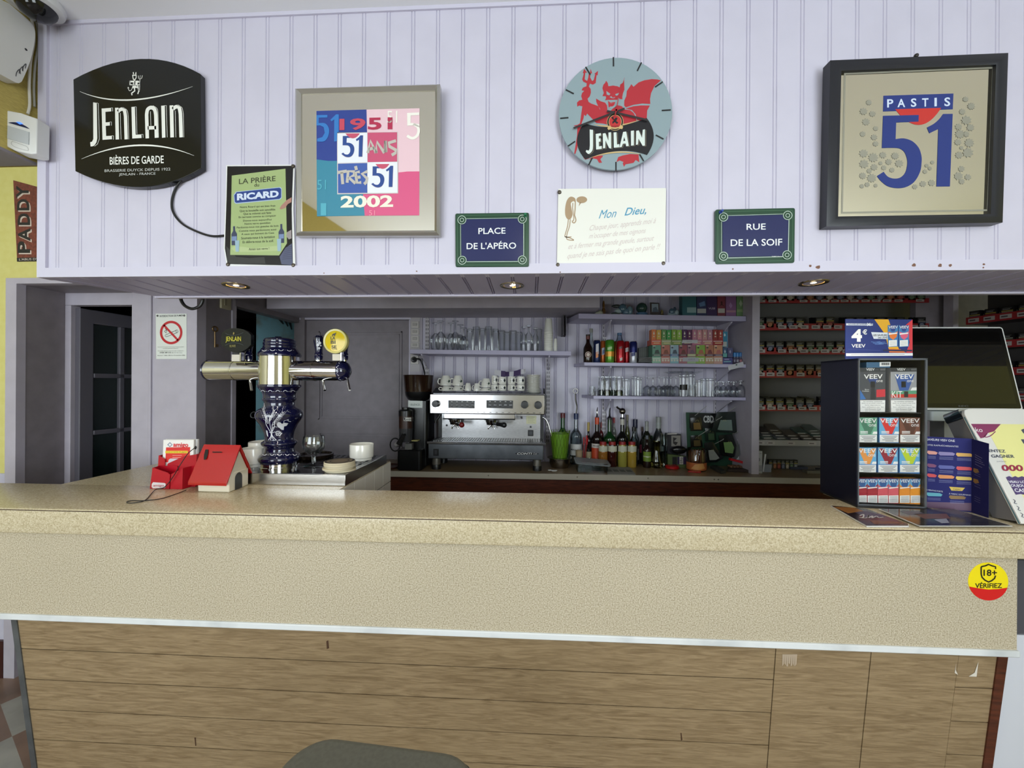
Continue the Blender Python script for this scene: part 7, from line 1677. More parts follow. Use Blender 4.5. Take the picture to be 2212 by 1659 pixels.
ZS_L = shelf('wall_shelf', (885,754.5),(1234,758.5),0.032, 'lilac shelf above the espresso machine holding upturned glasses', (924,1184),2.76)
ZS_1 = shelf('wall_shelf', (1250,677),(1612,683),0.036, 'top lilac shelf holding ornaments, just under the soffit', (1308,1551),2.75,0.06)
ZS_2 = shelf('wall_shelf', (1262,782.5),(1612,787),0.024, 'middle lilac shelf holding cans and vape boxes', (1308,1551),2.75,0.045)
ZS_3 = shelf('wall_shelf', (1282,855),(1615,858.5),0.022, 'bottom lilac shelf holding upturned glasses above the liquor bottles', (1308,1551),2.75,0.05)
for i, (px_, lab) in enumerate(((922, 'slotted white shelf upright beside the switch column'),(1184, 'slotted white shelf upright right of the espresso machine'),(1305, 'slotted white shelf upright behind the cans and liquor bottles'),(1548, 'slotted white shelf upright near the tobacco partition'))):
    x = pxX(px_, 2.985); z0 = pzZ(px_, 960 if i else 830,2.985); m = MB(); m.box((x - 0.016,2.984, z0),(x + 0.016, YB + 0.001,2.1), C((196,192,200),0.45)); z = z0 + 0.02
    fr = facing(2.984)
    while z < 2.07:
        for dx in (-0.007,0.007): fr.rect(m, x + dx - 0.0025, z, x + dx + 0.0025, z + 0.018, C((60,58,64),0.6),0.0006)
        z += 0.031
    tag(m.build('shelf_upright'), lab, 'shelf rail', 'slotted shelf uprights')
# boxed-in shelf under the ceiling
a = at_y(578,648,2.62); b_ = at_y(1295,648,2.62); z0 = at_y(1000,666,2.62).z; m = MB(); m.box((a.x, 2.62, z0),(b_.x, 2.998,2.2), GREYW); m.box((a.x, 2.61, z0 + 0.0),(b_.x, 2.62,2.2), GREYW)
tag(m.build('boxed_shelf'), 'long grey boxed-in shelf above the glasses, just below the soffit', 'shelf')
m = MB()
for px_, w_ in ((1216,0.004),(1222,0.002)):
    p = at_y(px_, 690,2.9); m.box((p.x - w_, 2.88, at_y(px_, 725,2.9).z),(p.x + w_, 2.99, z0 - 0.002), C((70,66,76),0.5))
tag(m.build('hanging_strap'), 'narrow dark strap hanging on the boards right of the paper cups', 'strap')

# ---- glasses and cups: each one a copy of its kind
GL = thin_glass('shelf_glass', (250,252,253),0.8); GRN = thin_glass('green_based_glass', (120,150,128),1.0)
def kind(prof, mat_=None, n=20, extra=None):
    """an upturned glass of unit height, outline (radius, height) for the widest radius 1"""
    m = MB(); m.lathe(prof, mat_ or GL, (0,0,0), n)
    if extra: extra(m)
    o = m.build('kind'); COL.objects.unlink(o); return o.data
BALLOON = kind([(0.62,0.0),(0.86,0.12),(1.0,0.30),(0.93,0.44),(0.6,0.56),(0.16,0.64),(0.12,0.7),(0.12,0.9),(0.2,0.96),(0.66,0.985),(0.66,1.0),(0.0,1.0)])
TUMBLER = kind([(1.0,0.0),(0.96,0.3),(0.86,0.7),(0.82,0.88),(0.8,0.99),(0.74,1.0),(0.0,0.98),(0,0.9),(0.74,0.9),(0.78,0.86)])
STRAIGHT = kind([(0.82,0.0),(0.84,0.5),(0.86,0.86),(1.0,0.93),(1.0,0.98),(0.9,1.0),(0,1.0),(0,0.94)])
WINE = kind([(0.8,0.0),(0.96,0.14),(1.0,0.26),(0.86,0.4),(0.46,0.5),(0.12,0.55),(0.09,0.6),(0.09,0.93),(0.2,0.97),(0.8,0.985),(0.8,1.0),(0,1.0)])
GOBLET = kind([(0.82,0.0),(0.98,0.22),(1.0,0.4),(0.8,0.62),(0.3,0.72),(0.18,0.78),(0.2,0.9),(0.72,0.96),(0.72,1.0),(0,1.0)])
LONG = kind([(1.0,0.0),(0.96,0.4),(0.84,0.8),(0.78,0.93),(1.02,0.94),(1.02,1.0),(0,1.0)], None, 20, lambda m: m.lathe([(0.93,0.01),(0.9,0.22),(0.6,0.3),(0,0.3)], GRN, (0,0,0),16))
def put(name, data, x, y, z, r, h, lab, cat, group, rz=0.0):
    o = bpy.data.objects.new(name, data); COL.objects.link(o); o.location = (x, y, z); o.scale = (r, r, h); o.rotation_euler = (0,0, rz); return tag(o, lab, cat, group)
def row(k, Yf, zf, items, group, where):
    """items: kind name, mesh, centre, half width, top, row (0 front, 1 behind), label"""
    for nm, data, cx, hw, top, rw, lab in items:
        Y = Yf + 0.055 + 0.07 * rw; px_, py_ = k(cx, top); p = at_y(px_, py_, Y); z = zf(p.x) + 0.0006; r = hw / k.s * mpp(p)
        put(nm, data, p.x, Y, z, r, max(p.z - z, 0.02), lab + ' ' + where, 'glass', group)
def kc(x0, y0, s):
    f = crop(x0, y0, s); f = type('K', (), {'__call__': lambda self, x, y: (x0 + x / s, y0 + y / s), 's': s})(); return f
G1 = 'glasses on the shelf above the espresso machine'; W1 = 'on the shelf above the espresso machine'
row(kc(880,660,6.32),2.76, ZS_L, [
    ('balloon_glass', BALLOON, 385,76,240,1, 'leftmost big balloon glass at the back'),('balloon_glass', BALLOON, 455,80,212,0, 'front left big balloon glass standing upside down'),
    ('balloon_glass', BALLOON, 592,64,240,1, 'back big balloon glass between the two front ones'),('balloon_glass', BALLOON, 655,70,212,0.25, 'second front big balloon glass from the left'),
    ('balloon_glass', BALLOON, 725,66,262,2, 'rear balloon glass behind the small balloon glass'),('balloon_glass', BALLOON, 770,68,306,-0.2, 'smaller balloon glass left of the beer tumblers'),
    ('beer_tumbler', TUMBLER, 850,52,320,1, 'beer tumbler half hidden beside the small balloon glass'),('beer_tumbler', TUMBLER, 942,62,290,0, 'left one of the two tall front beer tumblers'),('beer_tumbler', TUMBLER, 1025,52,312,1, 'beer tumbler seen between the two tall front ones'),
    ('beer_tumbler', TUMBLER, 1108,62,288,0, 'right one of the two tall front beer tumblers'),('beer_tumbler', TUMBLER, 1205,54,318,1, 'beer tumbler behind, right of the tall front ones'),
    ('tumbler', STRAIGHT, 1284,54,342,0, 'left front straight tumbler'),('tumbler', STRAIGHT, 1362,48,362,1, 'straight tumbler behind, between the two front straight ones'),('tumbler', STRAIGHT, 1442,54,342,0, 'right front straight tumbler'),('tumbler', STRAIGHT, 1526,48,362,1, 'straight tumbler just left of the stemmed glasses'),
    ('stemmed_glass', GOBLET, 1590,48,290,1, 'left small stemmed glass at the back'),('stemmed_glass', GOBLET, 1656,56,268,0, 'middle and tallest small stemmed glass'),('stemmed_glass', GOBLET, 1748,52,304,0, 'front right small stemmed glass with blue print'),('tumbler', STRAIGHT, 1800,44,322,1, 'short tumbler beside the paper cup tower')], G1, W1)
G3 = 'glasses on the bottom shelf'; W3 = 'on the bottom glass shelf'
row(kc(1260,800,6.144),2.75, ZS_3, [
    ('long_glass', LONG, 250,56,80,1, 'back left long glass with green base'),('long_glass', LONG, 316,58,84,0, 'front left long glass with green base'),('long_glass', LONG, 405,58,80,1, 'long green-based glass behind, between the two front ones'),('long_glass', LONG, 474,56,84,0, 'front right long glass with green base'),
    ('tumbler', STRAIGHT, 572,50,112,0, 'small tumbler right of the long green-based glasses'),('tumbler', STRAIGHT, 690,50,80,1, 'straight tumbler behind the lone front tumbler'),('tumbler', STRAIGHT, 728,52,98,0, 'lone straight front tumbler left of the wine glasses'),
    ('wine_glass', WINE, 848,66,90,1, 'leftmost upturned wine glass of the back row'),('wine_glass', WINE, 925,70,92,0, 'leftmost upturned wine glass of the front row'),('wine_glass', WINE, 1006,66,88,1, 'second upturned wine glass of the back row'),('wine_glass', WINE, 1072,70,88,0, 'middle upturned wine glass of the front row'),
    ('wine_glass', WINE, 1115,60,88,2.2, 'rearmost upturned wine glass'),('wine_glass', WINE, 1160,62,90,1.25, 'third upturned wine glass of the back row'),('wine_glass', WINE, 1230,60,88,0.3, 'rightmost upturned wine glass of the front row'),
    ('pint_glass', STRAIGHT, 1330,60,56,0, 'tall pint glass with a black mark'),('pint_glass', STRAIGHT, 1428,56,50,1, 'tall pint glass behind the black-marked one'),('tumbler', TUMBLER, 1445,54,190,0, 'short tumbler in front of the rear pint glass'),
    ('tumbler', STRAIGHT, 1538,48,130,0, 'left one of the two bright front straight tumblers'),('tumbler', STRAIGHT, 1600,46,108,1, 'straight tumbler behind, between the two bright front ones'),('tumbler', STRAIGHT, 1686,48,108,0, 'right one of the two bright front straight tumblers'),
    ('goblet', GOBLET, 1790,54,150,1, 'leftmost small goblet of the right end'),('goblet', GOBLET, 1860,56,152,0, 'second small goblet of the right end'),('goblet', GOBLET, 1928,54,148,1.2, 'third small goblet of the right end'),('goblet', GOBLET, 1996,56,152,0.55, 'fourth small goblet of the right end'),('goblet', GOBLET, 2086,68,138,-0.15, 'broadest goblet at the right end')], G3, W3)
fk = kc(1260,800,6.144)
m = MB(); c = at_y(*fk(1330,225),2.80); r = 58 / 6.144 * mpp(c) * 0.86; lf = LatheFrame((c.x, 2.805,1), [(r, 1.0),(r, 2.0)]); lf.poly(m, lf.pts([(1282,190),(1380,188),(1380,262),(1282,258)], fk), C((14,14,15),0.4),0.0012)
pg = [o for o in bpy.data.objects if o.name == 'pint_glass'][0]; o = m.build('black_mark'); o.parent = pg; o.matrix_parent_inverse = Matrix.LocRotScale(pg.location, pg.rotation_euler, pg.scale).inverted()
c = at_y(*fk(1340,30),2.84); m = MB(); m.lathe([(0,0),(0.10,0.004),(0.135,0.012),(0.137,0.012),(0.10,0.0),(0,-0.003)], GL, (c.x, 2.87, c.z - 0.006),28); tag(m.build('glass_plate'), 'flat glass plate lying on the pint glasses of the bottom shelf', 'plate')
for i, (cx, lab) in enumerate(((120, 'left small dimpled glass at the far left of the bottom glass shelf'),(172, 'right small dimpled glass at the far left of the bottom glass shelf'))):
    p = at_y(*fk(cx, 210),2.81 + i * 0.02); put('dimpled_glass', TUMBLER, p.x, 2.81 + i * 0.03, ZS_3(p.x) + 0.0006,0.026, p.z - ZS_3(p.x) - i * 0.02, lab, 'glass', G3)
# paper cups
k = kc(880,660,6.32)
def cups(cx, hw, top, lab, n):
    p = at_y(*k(cx, top),2.81); z0 = ZS_L(p.x) + 0.0006; r = hw / 6.32 * mpp(p); h = p.z - z0; st = h * 0.62 / n
    for i in range(n):
        m = MB(); ch = h - st * (n - 1); z = z0 + i * st; m.lathe([(0, ch),(r * 0.68, ch),(r * 0.72, ch * 0.97),(r * 0.97,0.012),(r, 0.01),(r, 0.002),(r * 0.96,0.0),(r * 0.92,0.004)] if 1 else [], C((222,222,214),0.6),(p.x, 2.81, z),18)
        tag(m.build('paper_cup'),(['bottom paper cup', 'second paper cup from the bottom', 'third paper cup from the bottom', 'fourth paper cup from the bottom', 'fifth paper cup from the bottom', 'sixth paper cup from the bottom', 'seventh paper cup from the bottom', 'eighth paper cup from the bottom'][i] if i < n - 1 else 'top paper cup') + ' ' + lab, 'cup', 'paper cups on the glass shelf')
cups(1928,61,182, 'of the tall white stack of upturned cups', 9); cups(2022,26,452, 'of the small stack beside the tall one', 3)

# ---- cups and saucers on the machine
k = kc(930,800,8.508)
def espresso_cups():
    YC = 2.76; P_ = PORC; GN = C((40,62,52),0.4); DKB = C((30,34,44),0.4)
    def one(cx, hw, y0, y1, side, up, lab, motif=None, Y=YC):
        """one cup between two heights in the photo; up = mouth upwards"""
        p0 = at_y(*k(cx, y1), Y); p1 = at_y(*k(cx, y0), Y); z0 = max(p0.z, ZDK + 0.0006) if y1 > 360 else p0.z; h = p1.z - z0 - 0.0006; r = hw / 8.508 * mpp(p0)
        root = thing('espresso_cup', (p0.x, Y, z0), lab, 'cup', 'white cups on the espresso machine')
        prof = [(0,0.0),(0.62,0.0),(0.66,0.04),(0.95,0.55),(1.0,1.0),(0.96,1.0),(0.9,0.55),(0.6,0.08),(0,0.06)]
        if motif == 'diamond': prof = [(0,0),(0.86,0.0),(0.9,0.05),(0.97,0.2),(0.98,0.8),(0.9,0.96),(0.9,1.0),(0.85,1.0),(0.9,0.8),(0.86,0.1),(0,0.06)]
        m = MB(); m.lathe([(r * a, h * (b if up else 1 - b)) for a, b in prof], P_, (p0.x, Y, z0),24); m.build('cup_body', root)
        if side:
            c = Vector((p0.x + side * r * 0.98, Y - r * 0.15, z0 + h * (0.52 if motif == 'diamond' else (0.58 if up else 0.42)))); m = MB(); m.tube(spl([tuple(c + Vector((side * r * a, 0, h * b))) for a, b in ((-0.14,0.26),(0.22,0.26),(0.42,0.0),(0.24,-0.26),(-0.18,-0.24))], 4), r * 0.10, P_, 8); m.build('handle', root)
        else:
            m = MB(); m.tube(spl([(p0.x - r * 0.3, Y - r * a, z0 + h * b) for a, b in ((0.85,0.8),(1.2,0.78),(1.3,0.5),(1.15,0.26),(0.8,0.28))], 4), r * 0.1, P_, 8); m.build('handle', root)
        if motif:
            lf = LatheFrame((p0.x, Y, z0), [(r * a, z0 + h * (b if up else 1 - b)) for a, b in prof[1:5]] if motif != 'diamond' else [(r * 0.98, z0),(r * 0.98, z0 + h)]); m = MB(); zc = z0 + h * (0.5 if motif == 'diamond' else (0.45 if not up else 0.6)); u = r * 0.5
            if motif == 'diamond': lf.poly(m, [(u - r * 0.3, zc),(u, zc + h * 0.26),(u + r * 0.3, zc),(u, zc - h * 0.26)], DKB, 0.001); lf.stroke(m, [(-r * 0.5, zc - 0.002),(0, zc - 0.002)], 0.003, DKB, 0.001)
            else: lf.poly(m, [(u - r * 0.5, zc + 0.001),(u - r * 0.1, zc - h * 0.02),(u, zc + h * 0.16),(u + r * 0.25, zc),(u, zc - h * 0.18),(u - r * 0.12, zc - h * 0.06)], GN, 0.001)
            m.build('printed_mark', root)
    L = 'on the espresso machine'
    one(300,104,285,376,-1, False, 'bottom cup of the leftmost pair of large white cups ' + L, 'leaf'); one(282,104,95,280,-1, False, 'upper cup of the leftmost pair of large white cups ' + L, 'leaf')
    one(505,102,285,376,-1, False, 'bottom cup of the second pair of large white cups ' + L, 'leaf'); one(505,104,95,280,-1, False, 'upper cup of the second pair of large white cups ' + L, 'leaf')
    one(690,62,232,376,-1, False, 'single white cup with a dark band right of the large pairs ' + L); one(850,60,236,380,-1, False, 'plain single white cup left of the small pair ' + L)
    one(1020,98,316,380,-1, False, 'bottom cup of the small pair in the middle ' + L, 'leaf'); one(1020,92,148,312,-1, False, 'upper cup of the small pair in the middle ' + L, 'leaf')
    for cx, sd, nm in ((1178,0, 'leftmost'),(1322,-1, 'second'),(1488,0, 'third'),(1660,-1, 'rightmost')):
        one(cx, 66 if cx < 1200 else 74,262,376, sd, True, 'bottom cup of the %s pair of diamond-marked cups ' % nm + L, 'diamond'); one(cx, 60 if cx < 1200 else 74,112 if cx > 1200 else 96,258, sd, True, 'upper cup of the %s pair of diamond-marked cups ' % nm + L, 'diamond')
    # saucers
    Y = 2.745; c = at_y(*k(1905,400), Y); r = 150 / 8.508 * mpp(c); z = ZDK + 0.0006; zt = at_y(*k(1900,66), Y).z; n = 14; st = (zt - z - 0.012) / n
    for i in range(n):
        rr_ = r if i < 2 else r * 0.9; m = MB(); m.lathe([(0,0.001),(rr_ * 0.5,0.0),(rr_ * 0.6,0.003),(rr_, 0.013),(rr_, 0.0145),(rr_ * 0.6,0.005),(0,0.003)], P_, (c.x - (0.004 if i > 1 else 0), Y + 0.012, z + i * st),32)
        tag(m.build('saucer'),(nth(i, n) + ' saucer from the bottom' if i < n - 1 else 'topmost saucer') + ' of the white stack on the espresso machine', 'saucer', 'stack of saucers')
    # crumpled sugar bag on the cups
    m = MB(); PU = mat('purple_printed_plastic', (72,58,92),0.3); CL = C((196,194,200),0.25); rb = random.Random(4)
    pts = [at_y(*k(x, y), YC) + Vector((0,0,0.006)) for x, y in ((1180,50),(1230,60),(1300,78),(1380,84),(1450,84),(1530,80),(1600,66),(1660,46),(1720,36),(1745,26))]
    for i in range(len(pts) - 1):
        a, b_ = pts[i], pts[i + 1]
        for j in range(2): 
            hh = (0.03,0.036,0.038,0.03)[i % 4] * 0.55; o1 = Vector((0, rb.uniform(-0.03,0.03),0))
            m.add([a + Vector((0,-0.03,-hh)), b_ + Vector((0,-0.03,-hh)), b_ + Vector((0,-0.012, hh)) + o1 * 0.3, a + Vector((0,-0.012, hh)) + o1 * 0.3, a + Vector((0,0.04,-hh * 0.6)), b_ + Vector((0,0.04,-hh * 0.6))], [(0,1,2,3),(3,2,5,4),(1,0,4,5)], CL if i in (0,1,4,7,8) else PU, True)
    tag(m.build('sugar_bag'), 'crumpled purple and clear plastic bag lying on the diamond-marked cups', 'bag')
espresso_cups()
# ================================================================ BOTTLES, CANS, BOXES, TOBACCO
kb = kc(1180,860,4.608)
def hexc(h): return tuple(int(h[i:i + 2], 16) for i in (0,2,4))
def G_(h, r=0.1): return mat('bottle_' + h, hexc(h), r, spec=0.6)
CLEAR = thin_glass('bottle_clear', (224,232,232),1.0)
def bottle(cx, hw, top, Y, body, cap, lab, label=None, z0=ZB, k=kb, sh=(0.55,0.68), neck=0.34, caph=0.12, text=None, pourer=None, extra=None, cat='bottle', group='bottles on the back counter', name='liquor_bottle', foil=None, zz=None):
    """label = (low, high, colour) shares of the height; sh = where the shoulder starts and ends"""
    p = at_y(*k(cx, top), Y); z0 = zz(p.x) + 0.0006 if zz else z0 + 0.0006; h = p.z - z0; r = hw / k.s * mpp(p); rn = r * neck
    root = thing(name, (p.x, Y, z0), lab, cat, group); c = (p.x, Y, z0)
    m = MB(); m.lathe([(0,0.0),(r * 0.94,0.0),(r, 0.006)] + [(r, h * sh[0] * 0.98),(r * 0.96, h * (sh[0] + 0.03)),(r * 0.7, h * (sh[0] * 0.4 + sh[1] * 0.6)),(rn * 1.15, h * sh[1]),(rn, h * (sh[1] + 0.04)),(rn, h * (1 - caph)),(0, h * (1 - caph))], body, c, 22); m.build('glass_body', root)
    prof = [(r * 1.0,0),(r, h * sh[0])]
    m = MB(); m.lathe([(rn * 1.08, h * (1 - caph - (0.12 if foil else 0))),(rn * 1.12, h * (1 - caph))], G_(foil or cap, 0.35), c, 16); m.lathe([(rn * 1.15, h * (1 - caph)),(rn * 1.15, h * 0.995),(0, h)], G_(cap, 0.35), c, 16); m.build('cap', root)
    if pourer == 'spout': m = MB(); q = Vector((p.x, Y, z0 + h)); m.tube([q, q + Vector((0,0,0.012)), q + Vector((0,0,0.05)), q + Vector((0.002,-0.01,0.075))], [rn * 1.2, rn * 0.5, rn * 0.36, rn * 0.2], CHROME if text == 'PICON' else G_('16161a', 0.3),10); m.build('pourer', root)
    if pourer == 'ball': m = MB(); q = Vector((p.x, Y, z0 + h)); m.tube([q, q + Vector((0,0,0.025))], rn * 0.7, CHROME, 10); m.ball(q + Vector((0,0,0.045)), rn * 1.7, mat('tarnished_metal', (120,112,100),0.25, metal=1.0),14,10); m.tube([q + Vector((0,0,0.05)), q + Vector((-0.035,0,0.07)), q + Vector((-0.042,0,0.08))], rn * 0.5, mat('tarnished_metal', 0),8); m.build('pourer', root)
    if label:
        lf = LatheFrame(c, [(r, z0),(r, z0 + h * sh[0])]); m = MB()
        for lo, hi, col in label:
            n = 10; lf2 = [(r * 1.006, h * lo),(r * 1.006, h * hi)]; m.lathe(lf2, G_(col, 0.5), c, 22, a0=pi * 1.08, a1=pi * 1.92)
        if text:
            lo, hi, col = label[-1]; ink = 'f0ece4' if sum(hexc(col)) < 380 else '2a2a30'; zc = z0 + h * (lo + hi) / 2; hh = min(h * (hi - lo) * 0.3,0.012)
            V, Pg, ax, bx, ay, by = text_mesh(text, 0.01); wdt = min(r * 1.7, hh * 1.1 * len(text))
            m.add([lf.p(-wdt / 2 + (x - ax) / (bx - ax) * wdt, zc - hh / 2 + (y - ay) / (by - ay) * hh, -0.002) for x, y in V], Pg, G_(ink, 0.5))
        m.build('label', root)
    if extra: extra(root, c, r, h)
    return root
DK = G_('12100e'); B1 = 'on the back counter'
bottle(165,60,145,2.93, G_('16401c'), '5a1418', 'green bottle with dark red cap behind the lime bucket ' + B1, caph=0.1)
def opener(root, c, r, h):
    m = MB(); q = Vector((c[0], c[1], c[2] + h)); m.tube(spl([tuple(q + Vector(v)) for v in ((0,0,0),(0.006,0,0.05),(-0.004,0,0.1),(-0.006,0,0.15))], 5), [0.006] * 16, C((96,94,92),0.3, metal=0.9),8); m.tube([q + Vector((-0.006 + 0.018 * math.cos(t),0,0.168 + 0.018 * math.sin(t))) for t in [2 * pi * i / 14 for i in range(15)]], 0.005, C((120,118,116),0.3, metal=0.9),6, caps=False); m.build('ring_pourer', root)
bottle(297,58,150,2.93, CLEAR, '1c2c56', 'clear vermouth bottle with oval white label and tall ring pourer', [(0.18,0.4, 'c8c8c4')], text='MARTINI', extra=opener)
bottle(420,32,238,2.93, DK, 'a08a3c', 'small dark bottle with gold cap beside the red stirrers', [(0.12,0.3, '9a9070')], caph=0.22)
bottle(505,56,190,2.92, G_('160c0a'), 'c04018', 'dark bottle with orange neck and steel pourer, orange and white label', [(0.05,0.36, 'b8401c'),(0.36,0.45, 'c8c0b8')], text='PICON', pourer='spout', caph=0.03, foil='c04018')
bottle(547,22,240,2.977, G_('4a1014'), '7a1418', 'thin dark red bottle half hidden behind the orange-necked bottle', sh=(0.7,0.8))
bottle(630,60,195,2.92, G_('0e3414'), '14141a', 'green whisky bottle with black cone pourer and white lettering', [(0.28,0.46, 'a8aca6')], text='WILLIAM', pourer='spout', caph=0.04)
bottle(674,20,192,2.978, G_('5a5c58'), '8a1a24', 'pale bottle with red cap behind the green whisky bottle', [(0.5,0.62, 'b0aca4')], sh=(0.7,0.8), neck=0.5)
bottle(757,56,190,2.92, G_('0e0e0c'), '16161a', 'black-labelled bottle topped by a round metal pourer', [(0.04,0.4, '101010'),(0.36,0.48, '16161c')], text='RICARD', pourer='ball', caph=0.04, foil='b8b4a8')
bottle(808,26,165,2.973, G_('3c4018'), '7a7058', 'olive green bottle behind the bottle with the round pourer', sh=(0.6,0.75))
bottle(885,40,208,2.955, CLEAR, '181c3a', 'clear bottle with tall navy cap', [(0.1,0.35, '7c7c80')], caph=0.2, neck=0.5)
bottle(872,38,285,2.895, CLEAR, '16161a', 'small clear bottle with black label in front of the navy-capped bottle', [(0.02,0.5, '17171a')], sh=(0.62,0.74), neck=0.45, text='JACK')
bottle(955,26,285,2.97, G_('1c1010'), '3a2420', 'dark bottle with pink label behind the green-labelled soda bottle', [(0.3,0.52, '8a2a44')])
bottle(1000,46,228,2.91, G_('15190f'), '8a8c8a', 'dark bottle with grey foil neck and cap', [(0.4,0.6, '20241a')], foil='9a9c98', sh=(0.62,0.76))
bottle(1117,58,185,2.93, thin_glass('frosted_bottle', (176,182,180),0.9,0.2), '8c908e', 'tall pale clear bottle with silver neck behind the carafe', [(0.3,0.4, '8a8f90')], foil='9aa0a0', sh=(0.52,0.72), neck=0.38)
bottle(1003,40,370,2.838, G_('1c0c0a'), '5a6068', 'small dark soda bottle with green and yellow label', [(0.2,0.5, '6f8a2c')], text='Schweppes', sh=(0.52,0.7))
bottle(1050,20,372,2.977, G_('12301c'), '2a5a30', 'thin green bottle between the soda bottle and the carafe', sh=(0.62,0.75))
for i, (cx, col, w_) in enumerate(((565, '8a5a24', 'amber'),(657, '34100c', 'dark red'),(757, '8f8a3c', 'pale yellow'),(852, 'a08434', 'golden'))):
    bottle(cx, 45,432,2.845, G_(col, 0.12), '8a1a1c', '%s juice bottle with red cap in the front row' % w_, [(0.62,0.84, 'b8b8a4')], sh=(0.6,0.86), neck=0.66, caph=0.12, group='small juice bottles', name='juice_bottle')
def carafe(name, prof, cx, top, base, Y, m_, lab, cat='carafe'):
    p = at_y(*kb(cx, top), Y); h = p.z - ZB - 0.0006; s = mpp(p) / 4.608; m = MB(); m.lathe([(r * s, h * z) for r, z in prof], m_, (p.x, Y, ZB + 0.0006),24); return tag(m.build(name), lab, cat)
carafe('carafe', [(0,0),(50,0),(58,0.06),(58,0.2),(50,0.36),(34,0.58),(32,0.9),(36,1.0),(34,1.0),(30,0.9)], 1098,430,680,2.84, thin_glass('yellowish_glass', (196,192,140),1.0), 'pear-shaped glass carafe with pale yellow drink')
carafe('glass_cylinder', [(0,0.0),(34,0),(36,0.02),(34,0.06),(30,0.1),(30,0.98),(33,1.0)], 1172,355,660,2.87, CLEAR, 'tall empty glass cylinder right of the carafe', 'vase')
carafe('stick_pot', [(0,0.0),(30,0),(34,1.0),(32,1.0),(28,0.02)], 326,520,600,2.86, C((150,132,104),0.6), 'small pot of wooden stirrers beside the lime bucket', 'pot')
p0 = at_y(*kb(326,520),2.86); rs = random.Random(8)
for i in range(14):
    m = MB(); a = 2 * pi * i / 14; q = Vector((p0.x + 0.012 * math.cos(a),2.86 + 0.012 * math.sin(a), ZB + 0.004)); t_ = q + Vector((0.006 * math.cos(a),0.006 * math.sin(a),0.085 + rs.uniform(0,0.02))); m.tube([q, t_], 0.0028, C((176,146,112),0.7),5); tag(m.build('wooden_stirrer'), 'wooden coffee stirrer standing in the small pot by the lime bucket', 'stirrer', 'wooden stirrers')
for i, (x0, y0, x1, y1) in enumerate(((372,520,404,372),(366,520,376,390),(382,520,412,396))):
    m = MB(); a, b_ = at_y(*kb(x0,590),2.85 + i * 0.008), at_y(*kb(x1, y1),2.85 + i * 0.008); a.z = ZB + 0.001; m.tube([a, b_], 0.002, C((170,26,34),0.4),6); m.tube([a + (b_ - a) * 0.75, b_], 0.0055, C((170,26,34),0.4),8); tag(m.build('red_stirrer'),('tallest red plastic stirrer beside the wooden stirrers', 'straight red plastic stirrer nearest the wooden stirrers', 'rightmost red plastic stirrer before the gold-capped bottle')[i], 'stirrer', 'red stirrers')
# bucket on a steel pan
p = at_y(*kb(135,350),2.80); s = mpp(p) / 4.608
m = MB(); m.lathe([(0,0.002),(86 * s, 0),(100 * s, 0.03),(104 * s, 0.066),(122 * s, 0.068),(122 * s, 0.071),(0,0.071)], mat('pan_steel', (150,142,130),0.25, metal=1.0),(p.x, 2.80, ZB + 0.0006),30); tag(m.build('steel_pan'), 'upturned steel pan carrying the lime green bucket', 'pan')
LIME = mat('lime_bucket', (96,138,26),0.45); zb_ = ZB + 0.0725; root = thing('lime_bucket', (p.x, 2.80, zb_), 'lime green bucket in a wire basket between machine and liquor bottles', 'bucket'); hb = p.z - zb_
m = MB(); m.lathe([(0,0),(66 * s, 0),(94 * s, hb),(91 * s, hb),(64 * s, 0.004),(0,0.004)], LIME, (p.x, 2.80, zb_),30); m.build('pail', root)
m = MB()
for i in range(16):
    a = 2 * pi * i / 16
    for sg in (-1,1): m.tube([Vector((p.x, 2.80, zb_)) + Vector(((68 + 29 * t) * s * math.cos(a + sg * t * 0.6),(68 + 29 * t) * s * math.sin(a + sg * t * 0.6), hb * t)) for t in (0,0.3,0.6,0.85,1.0)], 0.0012, C((120,150,60),0.3, metal=0.5),4)
    c_ = Vector((p.x, 2.80, zb_ + hb)); m.tube([c_ + Vector((98 * s * math.cos(a + t),98 * s * math.sin(a + t),0.022 * math.sin(u))) for t, u in ((-0.2,0),(-0.12,1.2),(0,1.57),(0.12,1.2),(0.2,0))], 0.0012, C((120,150,60),0.3, metal=0.5),4)
m.build('wire_basket', root)
# trays, papers and odds and ends in front
def slab(name, q, z, t, col, lab, cat, rough=0.5, taper=0.0, extra=None):
    """a low object: photo pixels of its footprint at height z"""
    P = [at_z(*kb(*a), ZB + z) for a in q]; cx = sum(a.x for a in P) / len(P); cy = sum(a.y for a in P) / len(P); f = Frame((cx, cy, ZB + z + t),(1,0,0),(0,1,0)); m = MB(); pts = [(a.x - cx, a.y - cy) for a in P]
    pts = [(x, max(y, YBC + 0.004 - cy)) for x, y in pts]; m.prism(pts, 0, t, col if hasattr(col, 'name') else C(col, rough), f)
    if extra: extra(m, f, pts)
    return tag(m.build(name, bevel=min(t * 0.2,0.003)), lab, cat)
CONT = thin_glass('clouded_plastic', (190,196,196),0.8,0.15)
q = [(250,740),(540,744),(585,690),(300,680)]; P_ = [at_z(*kb(*a), ZB) for a in q]; c = sum(P_, Vector()) / 4; root = thing('food_container', (c.x, max(c.y, 2.69), ZB), 'clouded plastic food container with grey lid in front of the liquor bottles', 'container'); cy = 2.705
m = MB(); m.rbox((c.x - 0.085, cy - 0.07, ZB + 0.0008),(c.x + 0.12, cy + 0.06, ZB + 0.055), CONT, 0.02, n=4); m.build('tub', root)
